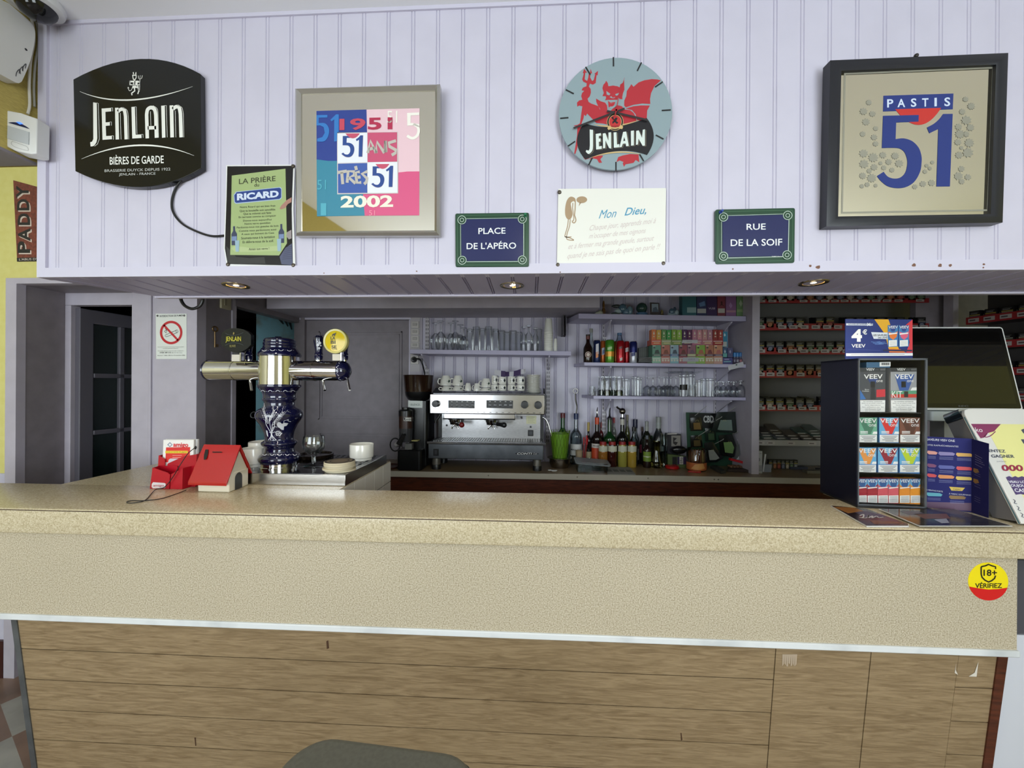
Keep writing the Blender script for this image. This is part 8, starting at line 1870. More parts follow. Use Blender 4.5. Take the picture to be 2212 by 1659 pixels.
m = MB(); M = Matrix.Translation((c.x + 0.01, cy + 0.0, ZB + 0.062)) @ Matrix.Rotation(math.radians(5),4, 'X') @ Matrix.Rotation(math.radians(4),4, 'Y'); m.rbox((-0.11,-0.075,-0.004),(0.13,0.07,0.004), mat('grey_lid', (120,124,126),0.3),0.02, n=4, M=M); m.rbox((-0.1,-0.055,0.004),(0.095,0.06,0.007), mat('grey_lid', 0),0.02, n=4, M=M); m.build('lid', root)
slab('newspaper', [(612,762),(895,768),(830,690),(590,690)], 0.0,0.003,(134,134,128), 'folded newspaper lying in front of the juice bottles', 'newspaper', 0.8, extra=lambda m, f, P: [f.rect(m, -0.09 + i * 0.045,-0.04,-0.055 + i * 0.045,0.03, C((92,92,88),0.8),0.0005) for i in range(4)])
m = MB(); c = at_z(*kb(60,735), ZB); rw_ = random.Random(6)
for i in range(9): a = Vector((c.x + rw_.uniform(-0.035,0.035), c.y + rw_.uniform(0,0.03), ZB + 0.0006 + rw_.uniform(0.004,0.006))); m.ball(a, (rw_.uniform(0.012,0.02),0.01, rw_.uniform(0.004,0.006)), C((206,206,204),0.5),6,4)
tag(m.build('crumpled_paper'), 'crumpled white paper on the back counter in front of the steel pan', 'paper')
p = at_y(*kb(510,585),2.80); m = MB(); m.lathe([(0,0.0),(0.03,0.0),(0.046,0.022),(0.043,0.022),(0.028,0.004),(0,0.004)], PORC, (p.x, 2.82, ZB + 0.0006),24); o = tag(m.build('white_bowl'), 'small white bowl with a spoon behind the food container', 'bowl')
m = MB(); m.tube([Vector((p.x - 0.01,2.82, ZB + 0.008)), Vector((p.x - 0.03,2.825, ZB + 0.035)), Vector((p.x - 0.055,2.83, ZB + 0.062))], [0.006,0.0025,0.003], CHROME, 8); tag(m.build('spoon'), 'metal spoon leaning in the small white bowl', 'spoon')
p = at_z(*kb(1278,716), ZB); m = MB(); m.lathe([(0,0.001),(0.042,0.0),(0.047,0.004),(0.047,0.016),(0.04,0.022),(0.02,0.02),(0,0.02)], mat('red_plastic', (170,22,24),0.3),(p.x, p.y + 0.05, ZB + 0.0006),28); tag(m.build('plastic_disc'), 'round red plastic disc lying before the green flyer box', 'disc')
p = at_y(*kb(1495,500),2.79); s = mpp(p) / 4.608; hj = p.z - ZB; root = thing('pretzel_jar', (p.x, 2.79, ZB), 'round clear jar of pretzel sticks with orange label', 'jar')
m = MB(); m.lathe([(0,0.002),(86 * s, 0.001),(92 * s, 0.006),(92 * s, hj * 0.95),(86 * s, hj),(80 * s, hj)], thin_glass('jar_plastic', (232,226,214),1.0),(p.x, 2.79, ZB),28); m.build('jar_body', root)
m = MB(); m.lathe([(93 * s, 0.006),(93 * s, hj * 0.38)], mat('orange_label', (176,96,50),0.5),(p.x, 2.79, ZB),28); lf = LatheFrame((p.x, 2.79,0), [(93.5 * s, ZB),(93.5 * s, ZB + hj)]); lf.poly(m, lf.pts([(1440,700),(1480,660),(1560,650),(1580,700),(1500,718)], kb), C((204,150,88),0.5),0.0008); lf.tpx(m, 'CLASSIC', [kb(1488,652), kb(1572,650), kb(1488,640)], C((90,60,40),0.5),0.0012); m.build('jar_label', root)
for i in range(40):
    a, r_ = i * 2.4,78 * s * math.sqrt((i + 0.5) / 40); m = MB(); m.tube([Vector((p.x + r_ * math.cos(a),2.79 + r_ * math.sin(a), ZB + 0.008)), Vector((p.x + r_ * math.cos(a + 0.1),2.79 + r_ * math.sin(a + 0.1), ZB + hj * (0.82 + 0.1 * math.sin(i * 7))))], 0.0042, C((116,60,30),0.6),5); tag(m.build('pretzel_stick'), 'brown pretzel stick standing in the round clear jar', 'pretzel', 'pretzel sticks')
slab('red_lighter', [(1412,738),(1540,746),(1540,732),(1412,726)], 0.0,0.008,(166,22,26), 'flat red lighter in front of the pretzel jar', 'lighter', 0.3)
def card(name, q, Y, t, col, lab, cat, arts=(), rough=0.45, k=kb, zbase=None, group=None):
    """an upright box or card: outline in the photo at depth Y"""
    fr = facing(Y); P = fr.pts(q, k)
    if zbase is not None: zm = min(y for x, y in P); P = [(x, zbase(x) if callable(zbase) and y - zm < 0.012 else (zbase if y - zm < 0.012 else y)) for x, y in P]
    m = MB(); m.prism(P, 0, t, C(hexc(col), rough), fr)
    for j, (qq, cc) in enumerate(arts):
        if isinstance(qq, str): fr.tpx(m, qq, [k(*a) for a in cc[1]], C(hexc(cc[0]),0.5),0.0012 + j * 0.0001,0.01)
        else: fr.poly(m, fr.pts(qq, k), C(hexc(cc), rough),0.0005 + j * 0.0001)
    return tag(m.build(name), lab, cat, group)
R4 = lambda a, b, c_, d: [(a, b),(c_, b),(c_, d),(a, d)]
Z0 = ZB + 0.0006
card('flyer_box', [(1205,670),(1200,350),(1340,360),(1352,500),(1300,670)], 2.90,0.04, '24222a', 'dark flyer holder with black-and-white cards behind the red lid', 'flyer box', ((R4(1245,372,1336,480), '8a8680'),([(1262,390),(1300,400),(1270,430),(1310,440),(1290,470),(1262,450)], '2a2628'),([(1202,352),(1300,350),(1300,360),(1202,362)], 'c8c4c0')), zbase=Z0)
card('flyer_box', [(1212,672),(1210,560),(1280,566),(1390,580),(1392,682),(1300,682)], 2.84,0.035, '4a5a30', 'green and purple flyer box marked 680 left of the pretzel jar', 'flyer box', ((R4(1255,585,1300,668), '161618'),(R4(1304,584,1390,660), '2e1e44'),(R4(1326,582,1362,658), 'd0ccc4'),('680', ('2a2a30', ((1330,654),(1358,654),(1330,586))))), zbase=Z0)
p = at_y(*kb(1322,515),2.86); m = MB(); m.ball(p, (0.053,0.022,0.03), C((16,16,17),0.25),20,12); m.tube([Vector((p.x, p.y, p.z)), Vector((p.x, p.y, ZB + 0.08))], 0.008, C((16,16,17),0.3),8); tag(m.build('black_purse'), 'shiny black oval case resting on the flyer boxes', 'case')
# green display with hanging pouches
root = thing('pouch_board', at_y(*kb(1620,400),2.93), 'green cardboard display board for hanging pouches on the back counter', 'display board'); fr = facing(2.93)
m = MB(); P = fr.pts([(1412,690),(1392,142),(1890,160),(1890,690)], kb); P = [(x, Z0 if y < ZB + 0.02 else y) for x, y in P]; m.prism(P, 0,0.006, C((34,72,52),0.5), fr); fr.poly(m, fr.pts(R4(1425,152,1700,300), kb), C((24,25,24),0.4),0.0006); fr.tpx(m, 'CBD', [kb(1564,244), kb(1666,244), kb(1564,174)], C((196,198,196),0.5),0.001,0.04); m.build('board', root)
for x0, y0, x1, y1 in ((1480,175,1590,85),(1790,150,1880,90),(1640,250,1745,190),(1500,385,1608,318),(1832,372,1906,338),(1650,470,1762,412)):
    m = MB(); m.tube([at_y(*kb(x0, y0),2.928), at_y(*kb(x1, y1),2.80), at_y(*kb(x1 + 3, y1 - 8),2.797)], 0.0022, C((176,176,170),0.3),6); m.build('hook', root)
for q, c1, c2, Y, lab in (([(1432,196),(1540,190),(1562,325),(1440,328)], '2a2820', '7a6238', 2.915, 'brown-windowed pouch at the top left of the green board'),([(1700,140),(1882,136),(1898,350),(1690,340),(1650,330)], '1c2420', '6c7c74', 2.865, 'large silver and black pouch at the top right of the green board'),([(1580,300),(1680,300),(1690,430),(1588,430)], '1c2822', '3c5038', 2.90, 'small dark green pouch in the middle of the green board'),
                        ([(1436,372),(1545,370),(1556,485),(1440,490)], '201e1a', '54482c', 2.915, 'black pouch at the lower left of the green board'),([(1575,446),(1660,436),(1760,600),(1700,636),(1600,640),(1585,560)], '15181a', '8a8e88', 2.85, 'crinkled silver-black pouch hanging right of the pretzel jar'),([(1715,370),(1850,360),(1890,470),(1870,590),(1740,570)], '0e1210', '6c8a54', 2.84, 'black pouch with green window hanging lowest on the right')):
    fr = facing(Y); P = fr.pts(q, kb); n = len(P); cx_, cz_ = sum(a for a, _ in P) / n, sum(b for _, b in P) / n
    m = MB(); m.prism(P, 0,0.006, mat('pouch_' + c1, hexc(c1),0.22), fr); m.add([fr.p(cx_, cz_, -0.014)] + [fr.p(*a, -0.0005) for a in P], [(0,1 + (i + 1) % n, 1 + i) if sum(P[j][0] * P[(j + 1) % n][1] - P[(j + 1) % n][0] * P[j][1] for j in range(n)) < 0 else (0,1 + i, 1 + (i + 1) % n) for i in range(n)], mat('pouch_' + c1,0), True)
    w_ = [(cx_ + (a - cx_) * 0.6, cz_ + (b - cz_) * 0.5 - 0.012) for a, b in P]; fr.poly(m, w_, mat('pouchw_' + c2, hexc(c2),0.25),0.0146)
    fr.stroke(m, [(cx_ - 0.012, cz_ + 0.02),(cx_ - 0.004, cz_ + 0.034),(cx_, cz_ + 0.022),(cx_ + 0.004, cz_ + 0.036),(cx_ + 0.012, cz_ + 0.02)], 0.0016, C((168,160,96),0.5),0.0150); tag(m.build('hanging_pouch'), lab, 'pouch', 'pouches hung on the green board')
card('price_board', [(1950,640),(1890,205),(2005,235),(2010,640)], 2.955,0.004, '16181c', 'black printed board leaning between the pouches and the partition', 'board', tuple(([(1905 + i % 2 * 36,262 + i * 26),(1936 + i % 2 * 40,268 + i * 26),(1938 + i % 2 * 40,276 + i * 26),(1906 + i % 2 * 36,270 + i * 26)], '5a6068') for i in range(11)), zbase=Z0)
m = MB(); q = [at_y(*kb(a, b), Y) for a, b, Y in ((1880,620,2.84),(1900,410,2.86),(1932,420,2.85),(1960,622,2.83),(1930,560,2.81),(1915,470,2.82))]; m.add(q, [(0,4,5,1),(4,3,2,5),(0,1,2,3)], mat('crinkled_clear_film', (120,124,124),0.2)); tag(m.build('clear_film_bag'), 'crinkled clear plastic bag standing right of the lowest pouch', 'bag')
M = Matrix.Translation(at_y(*kb(1912,628),2.80)) @ Matrix.Rotation(math.radians(14),4, 'Y'); m = MB(); m.box((-0.062,-0.012,-0.008),(0.062,0.012,0.008), C((176,28,36),0.35), M); tag(m.build('red_bar'), 'long red plastic bar tilted over the snack tray', 'bar')
slab('snack_tray', [(1800,735),(2020,742),(2010,690),(1815,684)], 0.0,0.018,(46,34,28), 'dark tray of brown snacks under the red bar', 'tray', extra=lambda m, f, P: [m.ball(f.p(-0.055 + (i % 6) * 0.022,-0.012 + (i // 6) * 0.016,-0.004),(0.012,0.01,0.009), C((112,82,58),0.6),7,5) for i in range(18)])
slab('dark_stapler', [(1630,700),(1740,756),(1790,750),(1680,690)], 0.0,0.02,(52,54,52), 'dark grey stapler lying right of the pretzel jar', 'stapler', 0.4)
slab('pocket_tool', [(2000,690),(2080,730),(2085,715),(2010,684)], 0.0,0.014,(70,20,40), 'dark red pocket tool at the foot of the partition', 'tool', 0.3)
card('white_box', [(2030,738),(2030,522),(2150,528),(2150,738)], 2.70,0.03, 'a4a4a0', 'white snuff box standing by the partition', 'box', (('MAKLA', ('5a5a5c', ((2074,556),(2142,556),(2074,544)))),([(2108 + 21 * math.cos(i * pi / 8),612 + 21 * math.sin(i * pi / 8)) for i in range(16)], '6a6a6e'),([(2108 + 12 * math.cos(i * pi / 6),612 + 12 * math.sin(i * pi / 6)) for i in range(12)], '94949a')) + tuple((R4(2070,672 + i * 12,2146,677 + i * 12), '6c6c70') for i in range(5)), zbase=Z0)
card('white_box', [(2152,730),(2160,660),(2240,664),(2240,732)], 2.74,0.03, '80848c', 'low grey-white packet right of the snuff box', 'box', zbase=Z0)
m = MB(); m.hexa([at_y(*kb(2156,734),2.69) + Vector(v) for v in ((0,0,0.001),(0.006,0,0.001),(0.006,0.006,0.001),(0,0.006,0.001),(0.014,0,0.12),(0.022,0,0.12),(0.022,0.006,0.12),(0.014,0.006,0.12))], C((190,190,190),0.4)); tag(m.build('white_card'), 'thin white card leaning beside the snuff box', 'card')

# ---- middle shelf: drinks
ks = kc(1160,640,3.95); YCAN = 2.815
def can(cx, hw, top, cols, lab, Y=YCAN, mark=None):
    p = at_y(*ks(cx, top), Y); z0 = ZS_2(p.x) + 0.0006; h = p.z - z0; r = hw / 3.95 * mpp(p); root = thing('drink_can', (p.x, Y, z0), lab, 'can', 'drink cans on the middle shelf'); c = (p.x, Y, z0)
    m = MB(); pr = [(r * 0.8,0.0),(r * 0.86,0.001),(r, h * 0.06)]; mm = [G_(cols[0], 0.25)] * 2
    for i, cc in enumerate(cols): pr.append((r, h * (0.06 + 0.86 * (i + 1) / len(cols)))); mm.append(mat('can_' + cc, hexc(cc),0.25, metal=0.35))
    pr.append((r * 0.86, h * 0.98)); mm.append(mm[-1]); m.lathe(pr, mm, c, 22)
    if mark:
        lf = LatheFrame(c, [(r, z0),(r, z0 + h)])
        for x0, y0, x1, y1, cc in mark: lf.poly(m, [(r * x0, z0 + h * y0),(r * x1, z0 + h * (y0 + 0.04)),(r * x1, z0 + h * y1),(r * x0, z0 + h * (y1 - 0.04))], G_(cc, 0.35),0.0006)
    m.build('can_body', root); m = MB(); m.lathe([(r * 0.86, h * 0.98),(r * 0.84, h),(r * 0.78, h * 0.985),(0, h * 0.985)], CHROME, c, 22); m.build('can_lid', root)
bottle(435,38,325,2.80, G_('1a0c08'), '1c1412', 'brown beer bottle with round white label at the left of the middle shelf', None, 0, ks, sh=(0.5,0.68), neck=0.4, caph=0.06, foil='5a1a14', zz=ZS_2, group='bottles on the middle shelf', name='beer_bottle', extra=lambda root, c, r, h: (lambda m, lf: (lf.disc(m, 0.002, c[2] + h * 0.27, r * 0.68, G_('c8bcb0', 0.5),0.0008,20), lf.disc(m, 0.002, c[2] + h * 0.27, r * 0.56, G_('5a1c18', 0.5),0.0012,20), lf.disc(m, 0.002, c[2] + h * 0.27, r * 0.4, G_('c8bcb0', 0.5),0.0016,16), m.build('label', root)))(MB(), LatheFrame(c, [(r, c[2]),(r, c[2] + h * 0.5)])))
bottle(462,26,275,2.90, CLEAR, '8a8c88', 'slim clear bottle with grey cap behind the brown beer bottle', None, 0, ks, sh=(0.55,0.75), neck=0.5, zz=ZS_2, group='bottles on the middle shelf')
bottle(704,34,312,2.91, thin_glass('pet_plastic', (206,218,230),1.0), '4a6c90', 'clear water bottle with blue cap behind the cans', None, 0, ks, sh=(0.68,0.9), neck=0.5, caph=0.08, zz=ZS_2, group='bottles on the middle shelf', name='water_bottle')
can(512,30,376, ['1c2a52', '1c2a52'], 'navy can with orange and white lettering beside the beer bottle', mark=[(-0.3,0.35,0.5,0.85, 'c8cad0'),(-0.3,0.2,0.4,0.5, 'd07a28')])
can(563,24,380, ['c0662c', 'c86a30'], 'slim orange can between the navy and green cans', 2.87, [(-0.4,0.35,0.6,0.7, 'c8ccd8'),(-0.2,0.4,0.5,0.6, '3c5a9a')])
can(621,38,373, ['5a9030', 'd09438', '4a8c2c', '4a8c2c'], 'green and orange can in the middle of the drinks', mark=[(-0.5,0.55,0.5,0.7, 'a8c48c')])
can(672,22,384, ['c87a30', 'c87a30'], 'orange can half hidden between the green and red cans', 2.88)
can(712,33,380, ['b01c28', 'a8141e', '96121c'], 'broad red can right of the green one', mark=[(-0.1,0.08,0.5,0.25, 'c8b8b4'),(-0.4,0.6,0.5,0.75, '5a0c12')])
can(766,22,384, ['b41e28', 'b41e28'], 'slim red can between the red and the blue and silver cans', 2.87, [(-0.5,0.5,0.7,0.72, 'd8d0d0')])
can(822,31,386, ['b4b6c0', 'b4b6c0', '1c2468', '18205c'], 'blue and silver can at the right end of the drinks', mark=[(-0.5,0.3,0.5,0.5, '28326e')])

# ---- vape boxes
kv = kc(1360,700,8.508); YV = 2.79; zs2 = lambda x: ZS_2(x) + 0.0006
xe = [415,580,745,905,1060,1222,1390,1547,1712]
CB = ['5c8a74', 'b06a58', '8aa4b0', '8a4048', '8a5a68', '7aa03c', 'a06448', 'b07a58']; CBL = ['8ab49a', 'b88078', '86b0b8', 'a06a70', '98b088', '8aac50', 'a88868', 'b48c80']; NM = ['sage green', 'salmon', 'pale blue', 'wine red', 'mauve', 'lime', 'copper', 'peach']
for i in range(8):
    a, b_ = xe[i] + 1, xe[i + 1] - 2
    card('box_tray', R4(a, 604, b_, 712), YV, 0.10, CBL[i], '%s display tray in the lower row of vape boxes' % NM[i], 'vape box', (([(a + 10,630),(b_ - 20,626),(b_ - 20,640),(a + 10,644)], 'c8ccc0'), *[([(a + 30 + j * 50 + 18 * math.cos(t),668 + 20 * math.sin(t)) for t in [n * pi / 4 for n in range(8)]], 'c4c0b0') for j in range(3)]), k=kv, zbase=zs2, group='vape boxes on the middle shelf')
    card('vape_box', R4(a + 2,386, b_ - 2,602), YV + 0.004,0.09, CB[i], '%s vape box standing in the lower row' % NM[i], 'vape box', ((R4(a + 2,552, b_ - 2,590),('3c5a4c', '6a2c34', '4a6a90', '4a1c22', 'a8b078', '8a5034', '4a2840', '4a3050')[i]),([(a + 40,545),(a + 60,480),(b_ - 50,470),(b_ - 22,545)], ('2e3c34', '7a4430', '3c4a58', '5a2820', '6a5260', 'a05c40', '6c2c2c', 'a05a50')[i]),([(a + 14,440),(a + 40,415),(a + 62,440),(a + 40,450)], '3a3438'),(R4(a + 12,398, a + 60,408), 'd8d4c8'),(R4(a + 30,568, b_ - 20,576), 'c8c4bc')), k=kv, group='vape boxes on the middle shelf')
xu = [400,585,770,965,1150,1335,1528,1722]; CT = ['c4563a', '8a9868', '6a8440', '5a2c4a', 'a8607c', 'a86a70', '8a1c22']; CP = [('d0743a', 'c8a040'),('5a8a4a', '3c9448'),('7a9c34', '8ab040'),('4a2452', '5a1c4a'),('b07488', 'c88a90'),('b88484', 'a87888'),('8a2a22', '963026')]; NU = ['orange', 'grey-green', 'olive', 'plum', 'pink', 'rose', 'crimson']
for i in range(7):
    a, b_ = xu[i] + 1, xu[i + 1] - 2; f = facing(YV); zt_ = f.px(*kv(500,385))[1]
    card('box_tray', [(a, 376),(a, 285),(b_, 285),(b_, 376)], YV, 0.10, CT[i], '%s display tray in the upper row of vape boxes' % NU[i], 'vape box', (([(a + 12,312),(b_ - 14,310),(b_ - 14,322),(a + 12,324)], 'd0c8b8'),([(a + 40,344),(b_ - 30,342),(b_ - 30,356),(a + 40,358)], 'd8c890')), k=kv, zbase=lambda x: f.px(*kv(500,385))[1], group='vape boxes on the middle shelf')
    for j in range(2):
        w = (b_ - a) / 2; xa = a + 4 + j * w
        card('vape_box', R4(xa, 100 + (j * 8), xa + w - 8,284), YV + 0.012 + j * 0.004,0.06, CP[i][j], '%s of the two %s vape boxes standing in the upper row' % (('left one', 'right one')[j], NU[i]), 'vape box', (([(xa + w * 0.45,130 + j * 8),(xa + w * 0.62,180),(xa + w * 0.45,200),(xa + w * 0.3,180)], 'd0ccb8'),(R4(xa + w * 0.3,220, xa + w * 0.6,240), 'c8b898')), k=kv, group='vape boxes on the middle shelf')
for q, lab, c1, arts in (([(955,350),(975,292),(1252,290),(1250,352)], 'white paper price strip on the upper row of vape boxes', 'b0b0b4', (('5,50 €', ('7a7a80', ((1050,336),(1140,332),(1050,312)))),)),([(975,686),(985,616),(1270,618),(1265,690)], 'white paper price strip on the lower row of vape boxes', 'a4a4ac', (('8,90 €', ('80808a', ((1080,668),(1200,664),(1080,638)))),))):
    card('price_strip', q, YV - 0.003,0.0008, c1, lab, 'price tag', arts, k=kv)
card('price_strip', [(1822,850),(1805,770),(2085,690),(2104,778)], 2.742,0.0008, 'b4b4b8', 'white price card pinned askew to the shelf edge near the partition', 'price tag', (([(1945,742),(1975,736),(1980,755),(1955,764)], '26443a'),), k=kv)
card('teal_box', R4(1712,140,1800,418), YV + 0.02,0.06, '2c7c98', 'tall teal box at the right end of the upper row', 'vape box', (([(1748,165),(1766,205),(1748,232),(1732,205)], 'c8d8d8'),(R4(1716,325,1786,414), 'a8aca4')), k=kv)
card('small_box', R4(1714,432,1794,612), YV + 0.015,0.05, '2a4a6a', 'dark blue box with green lower panel right of the lower row', 'vape box', ((R4(1718,540,1790,608), '5a9a90'),([(1752,465),(1768,510),(1752,540),(1736,510)], 'a8c0c0')), k=kv); card('small_box', R4(1803,436,1898,612), YV + 0.015,0.05, '4a4a6c', 'slate purple box right of the dark blue one', 'vape box', (([(1848,470),(1864,510),(1848,545),(1832,510)], '9a9ab0'),), k=kv)
card('box_tray', R4(1712,622,1892,714), YV, 0.09, '3c3c70', 'purple tray with a rainbow stripe under the two small boxes', 'vape box', ((R4(1740,640,1830,656), '9a90b0'),([(1730,680),(1860,676),(1870,700),(1730,702)], '6a98a0')), k=kv, zbase=zs2)
card('dark_tray', R4(1894,636,2158,716), YV + 0.01,0.08, '30243a', 'low dark tray holding small blue-capped bottles', 'tray', (([(1920,652),(1944,650),(1944,700),(1920,700)], '8a8698'),([(1966,652),(2004,650),(2004,700),(1966,700)], '98949c'),([(2022,652),(2066,650),(2066,696),(2022,696)], 'a06a70'),([(2110,652),(2146,650),(2150,690),(2112,692)], '9a8a90')), k=kv, zbase=zs2)
for i, cx in enumerate((1930,1982,2036)):
    p = at_y(*kv(cx, 520), YV + 0.03); z0 = at_y(*kv(cx, 634), YV + 0.03).z; r = 29 / 8.508 * mpp(p); m = MB(); h = p.z - z0; m.lathe([(r, -0.03),(r, h * 0.28)], C((60,60,84),0.4),(p.x, p.y, z0),14); m.lathe([(r * 1.05, h * 0.28),(r * 1.05, h * 0.9),(r * 0.6, h),(0, h)], C((42,110,168),0.4),(p.x, p.y, z0),14); tag(m.build('dropper_bottle'),('left', 'middle', 'right')[i] + ' blue-capped small bottle in the low dark tray', 'bottle', 'blue-capped small bottles')
for i in range(4): card('paper_booklet', [(165 + i * 4,700 - i * 22),(165 + i * 4,684 - i * 22),(412,660 - i * 26 + 24),(412,676 - i * 26 + 24)], YV + 0.005,0.09, '565654', ('lowest', 'second', 'third', 'topmost')[i] + ' grey packet of the flat pile left of the vape boxes', 'packet', k=kv, group='flat packets left of the vape boxes')
card('card_rack', [(165,690),(168,440),(300,420),(408,380),(410,640)], YV + 0.10,0.02, '3a3e3a', 'dark rack of papers standing behind the flat pile', 'rack', tuple((R4(180 + i * 34,450 - i * 8,200 + i * 34,600), '50564e') for i in range(6)), k=kv, zbase=zs2)

# ---- top shelf: ornaments and boxes cut off by the soffit
YT_ = 2.80; z1 = lambda x: ZS_1(x) + 0.0006
for q, c1, lab, arts in (([(1240,146),(1240,-40),(1358,-40),(1360,146)], '2c6068', 'teal box on the top shelf', ((R4(1280,95,1358,140), '86a4a4'),)),([(1364,146),(1364,-40),(1444,-40),(1446,146)], '2c3458', 'blue box with white label on the top shelf', ((R4(1368,106,1442,144), 'a8a8a8'),([(1380,60),(1430,40),(1436,80),(1390,90)], '5a78a0'))),([(1448,146),(1448,-40),(1534,-40),(1536,146)], '3a2450', 'purple box on the top shelf', (('VUSE', ('c0b8cc', ((1464,112),(1520,112),(1464,96)))),)),
                         ([(1540,146),(1540,-40),(1606,-40),(1606,146)], '7a3440', 'dark red box with a spidery figure on the top shelf', ((R4(1544,104,1602,142), 'b4b0a8'),([(1550,90),(1570,66),(1566,50),(1576,40),(1584,52),(1580,66),(1602,92),(1580,76),(1566,78)], '3a1018'))),([(1612,140),(1612,-40),(1698,-40),(1700,140)], '8a6088', 'mauve pink box on the top shelf', (([(1616,120),(1696,120),(1696,138),(1616,138)], 'b08490'),([(1650,50),(1668,80),(1654,104),(1638,80)], 'a884b0'))),([(1704,138),(1704,-40),(1780,-40),(1782,138)], '6a8a5a', 'green box at the right end of the top shelf', (([(1738,30),(1754,62),(1740,90),(1724,62)], 'a8b898'),(R4(1708,112,1778,134), '8aa070')))):
    card('carton', q, YT_, 0.06, c1, lab, 'box', arts, k=ks, zbase=z1, group='boxes on the top shelf')
def orn(name, cx, Y, parts, lab, cat):
    """ornament: list of (dx, z, rx, rz, colour) blobs in photo units of the shelf crop"""
    p = at_y(*ks(cx, 140), Y); z = ZS_1(p.x); s = mpp(p) / 3.95; m = MB()
    for dx, dz, rx, rz, col in parts: m.ball((p.x + dx * s, Y, z + 0.0006 + dz * s),(rx * s, min(rx, rz) * s * 0.8, rz * s), C(hexc(col),0.25),14,9)
    return tag(m.build(name), lab, cat)
orn('shell_ornament', 530,2.80, [(0,16,34,16, '9a9a88'),(10,26,20,16, '8a8a78')], 'pale shell ornament at the left end of the top shelf', 'ornament')
orn('amber_vase', 568,2.86, [(0,40,16,40, '6a4a24'),(0,96,10,40, '7a5628')], 'slim amber vase behind the shell ornament', 'vase')
orn('wave_sculpture', 690,2.81, [(-20,14,38,14, '3c4440'),(10,40,40,22, '8a9a9c'),(40,60,36,40, '4c6878'),(-10,80,44,14, '262c2c'),(70,30,34,30, '5a7484'),(100,40,26,40, '6a8490')], 'glossy blue wave sculpture on the top shelf', 'ornament')
orn('dolphin_figurine', 640 + 520,2.80, [(0,16,44,16, '7c8c94'),(-10,40,24,26, '4c6474'),(14,50,14,30, '3c4c5c'),(30,30,20,24, '8a9aa0')], 'small blue-grey dolphin figurine left of the teal box', 'ornament')
orn('gold_ornament', 1066,2.84, [(0,14,18,14, '6a5a30'),(0,40,12,22, '7a6a3c')], 'little gold ornament right of the framed picture', 'ornament')
p = at_y(*ks(893,140),2.80); s = mpp(p) / 3.95; z = z1(p.x); root = thing('snow_globe', (p.x, 2.80, z), 'snow globe with blue wave base on the top shelf', 'snow globe'); m = MB(); m.lathe([(0,0),(50 * s, 0),(50 * s, 10 * s),(44 * s, 24 * s),(0,24 * s)], C((70,100,128),0.3),(p.x, 2.80, z),20); m.build('base', root); m = MB(); m.ball((p.x, 2.80, z + 64 * s),46 * s, mat('globe_glass', (42,66,62),0.05),20,12); m.build('globe', root)
card('picture_frame', [(970,142),(966,52),(1044,56),(1046,142)], 2.81,0.012, '3a2e28', 'small dark-framed picture between snow globe and gold ornament', 'picture', (([(980,134),(978,64),(1034,66),(1036,134)], '8a98a4'),([(984,134),(990,100),(1016,90),(1034,120),(1034,134)], '4c5a68')), k=ks, zbase=z1)
# ================================================================ TOBACCO SHELVES
kt = kc(1600,630,3.858); YR_ = 2.74
RAIL = mat('red_shelf_rail', (142,38,42),0.4); WRAIL = C((150,148,144),0.5)
def pack_mesh(i):
    pic = [(96,98,98),(110,74,50),(104,50,44),(74,78,92),(120,112,100),(70,84,66)][i]; acc = [(196,176,70),(190,186,170)][i % 2]
    m = MB(); m.box((-0.0265,0,0),(0.0265,0.02,0.074), C((20,19,20),0.4)); f = facing(0)
    f.rect(m, -0.024,0.003,0.024,0.044, C(pic, 0.45)); f.poly(m, [(-0.012,0.008),(0.004,0.006),(0.016,0.022),(0.008,0.036),(-0.008,0.034),(-0.018,0.02)], C(tuple(min(255, int(c * 1.35) + 8) for c in pic),0.45),0.0008)
    f.rect(m, -0.024,0.046,0.024,0.049, C(acc, 0.5)); f.rect(m, -0.02,0.055,0.012,0.058, C((150,150,148),0.5)); f.rect(m, -0.02,0.063,0.018,0.065, C((110,110,108),0.5))
    o = m.build('kind'); COL.objects.unlink(o); return o.data
PK = [pack_mesh(i) for i in range(6)]
root = thing('tobacco_rack', (2.1,2.85, ZB), 'tobacco rack with red shelf rails behind the till', 'rack')
rows = [((60,96),1530, 'top'),((266,322),1560, 'second'),((466,522),1560, 'third'),((660,718),1560, 'fourth'),((945,996),1560, 'fifth'),((1238,1285),1560, 'lowest')]
xa = pxX(1631, YR_); rt = random.Random(11); x_end = pxX(2006, YR_)
m = MB(); m.box((xa - 0.02,3.0, ZB),(x_end + 0.25,3.01,2.3), C((104,102,98),0.6)); m.build('back_panel', root)
sides = []
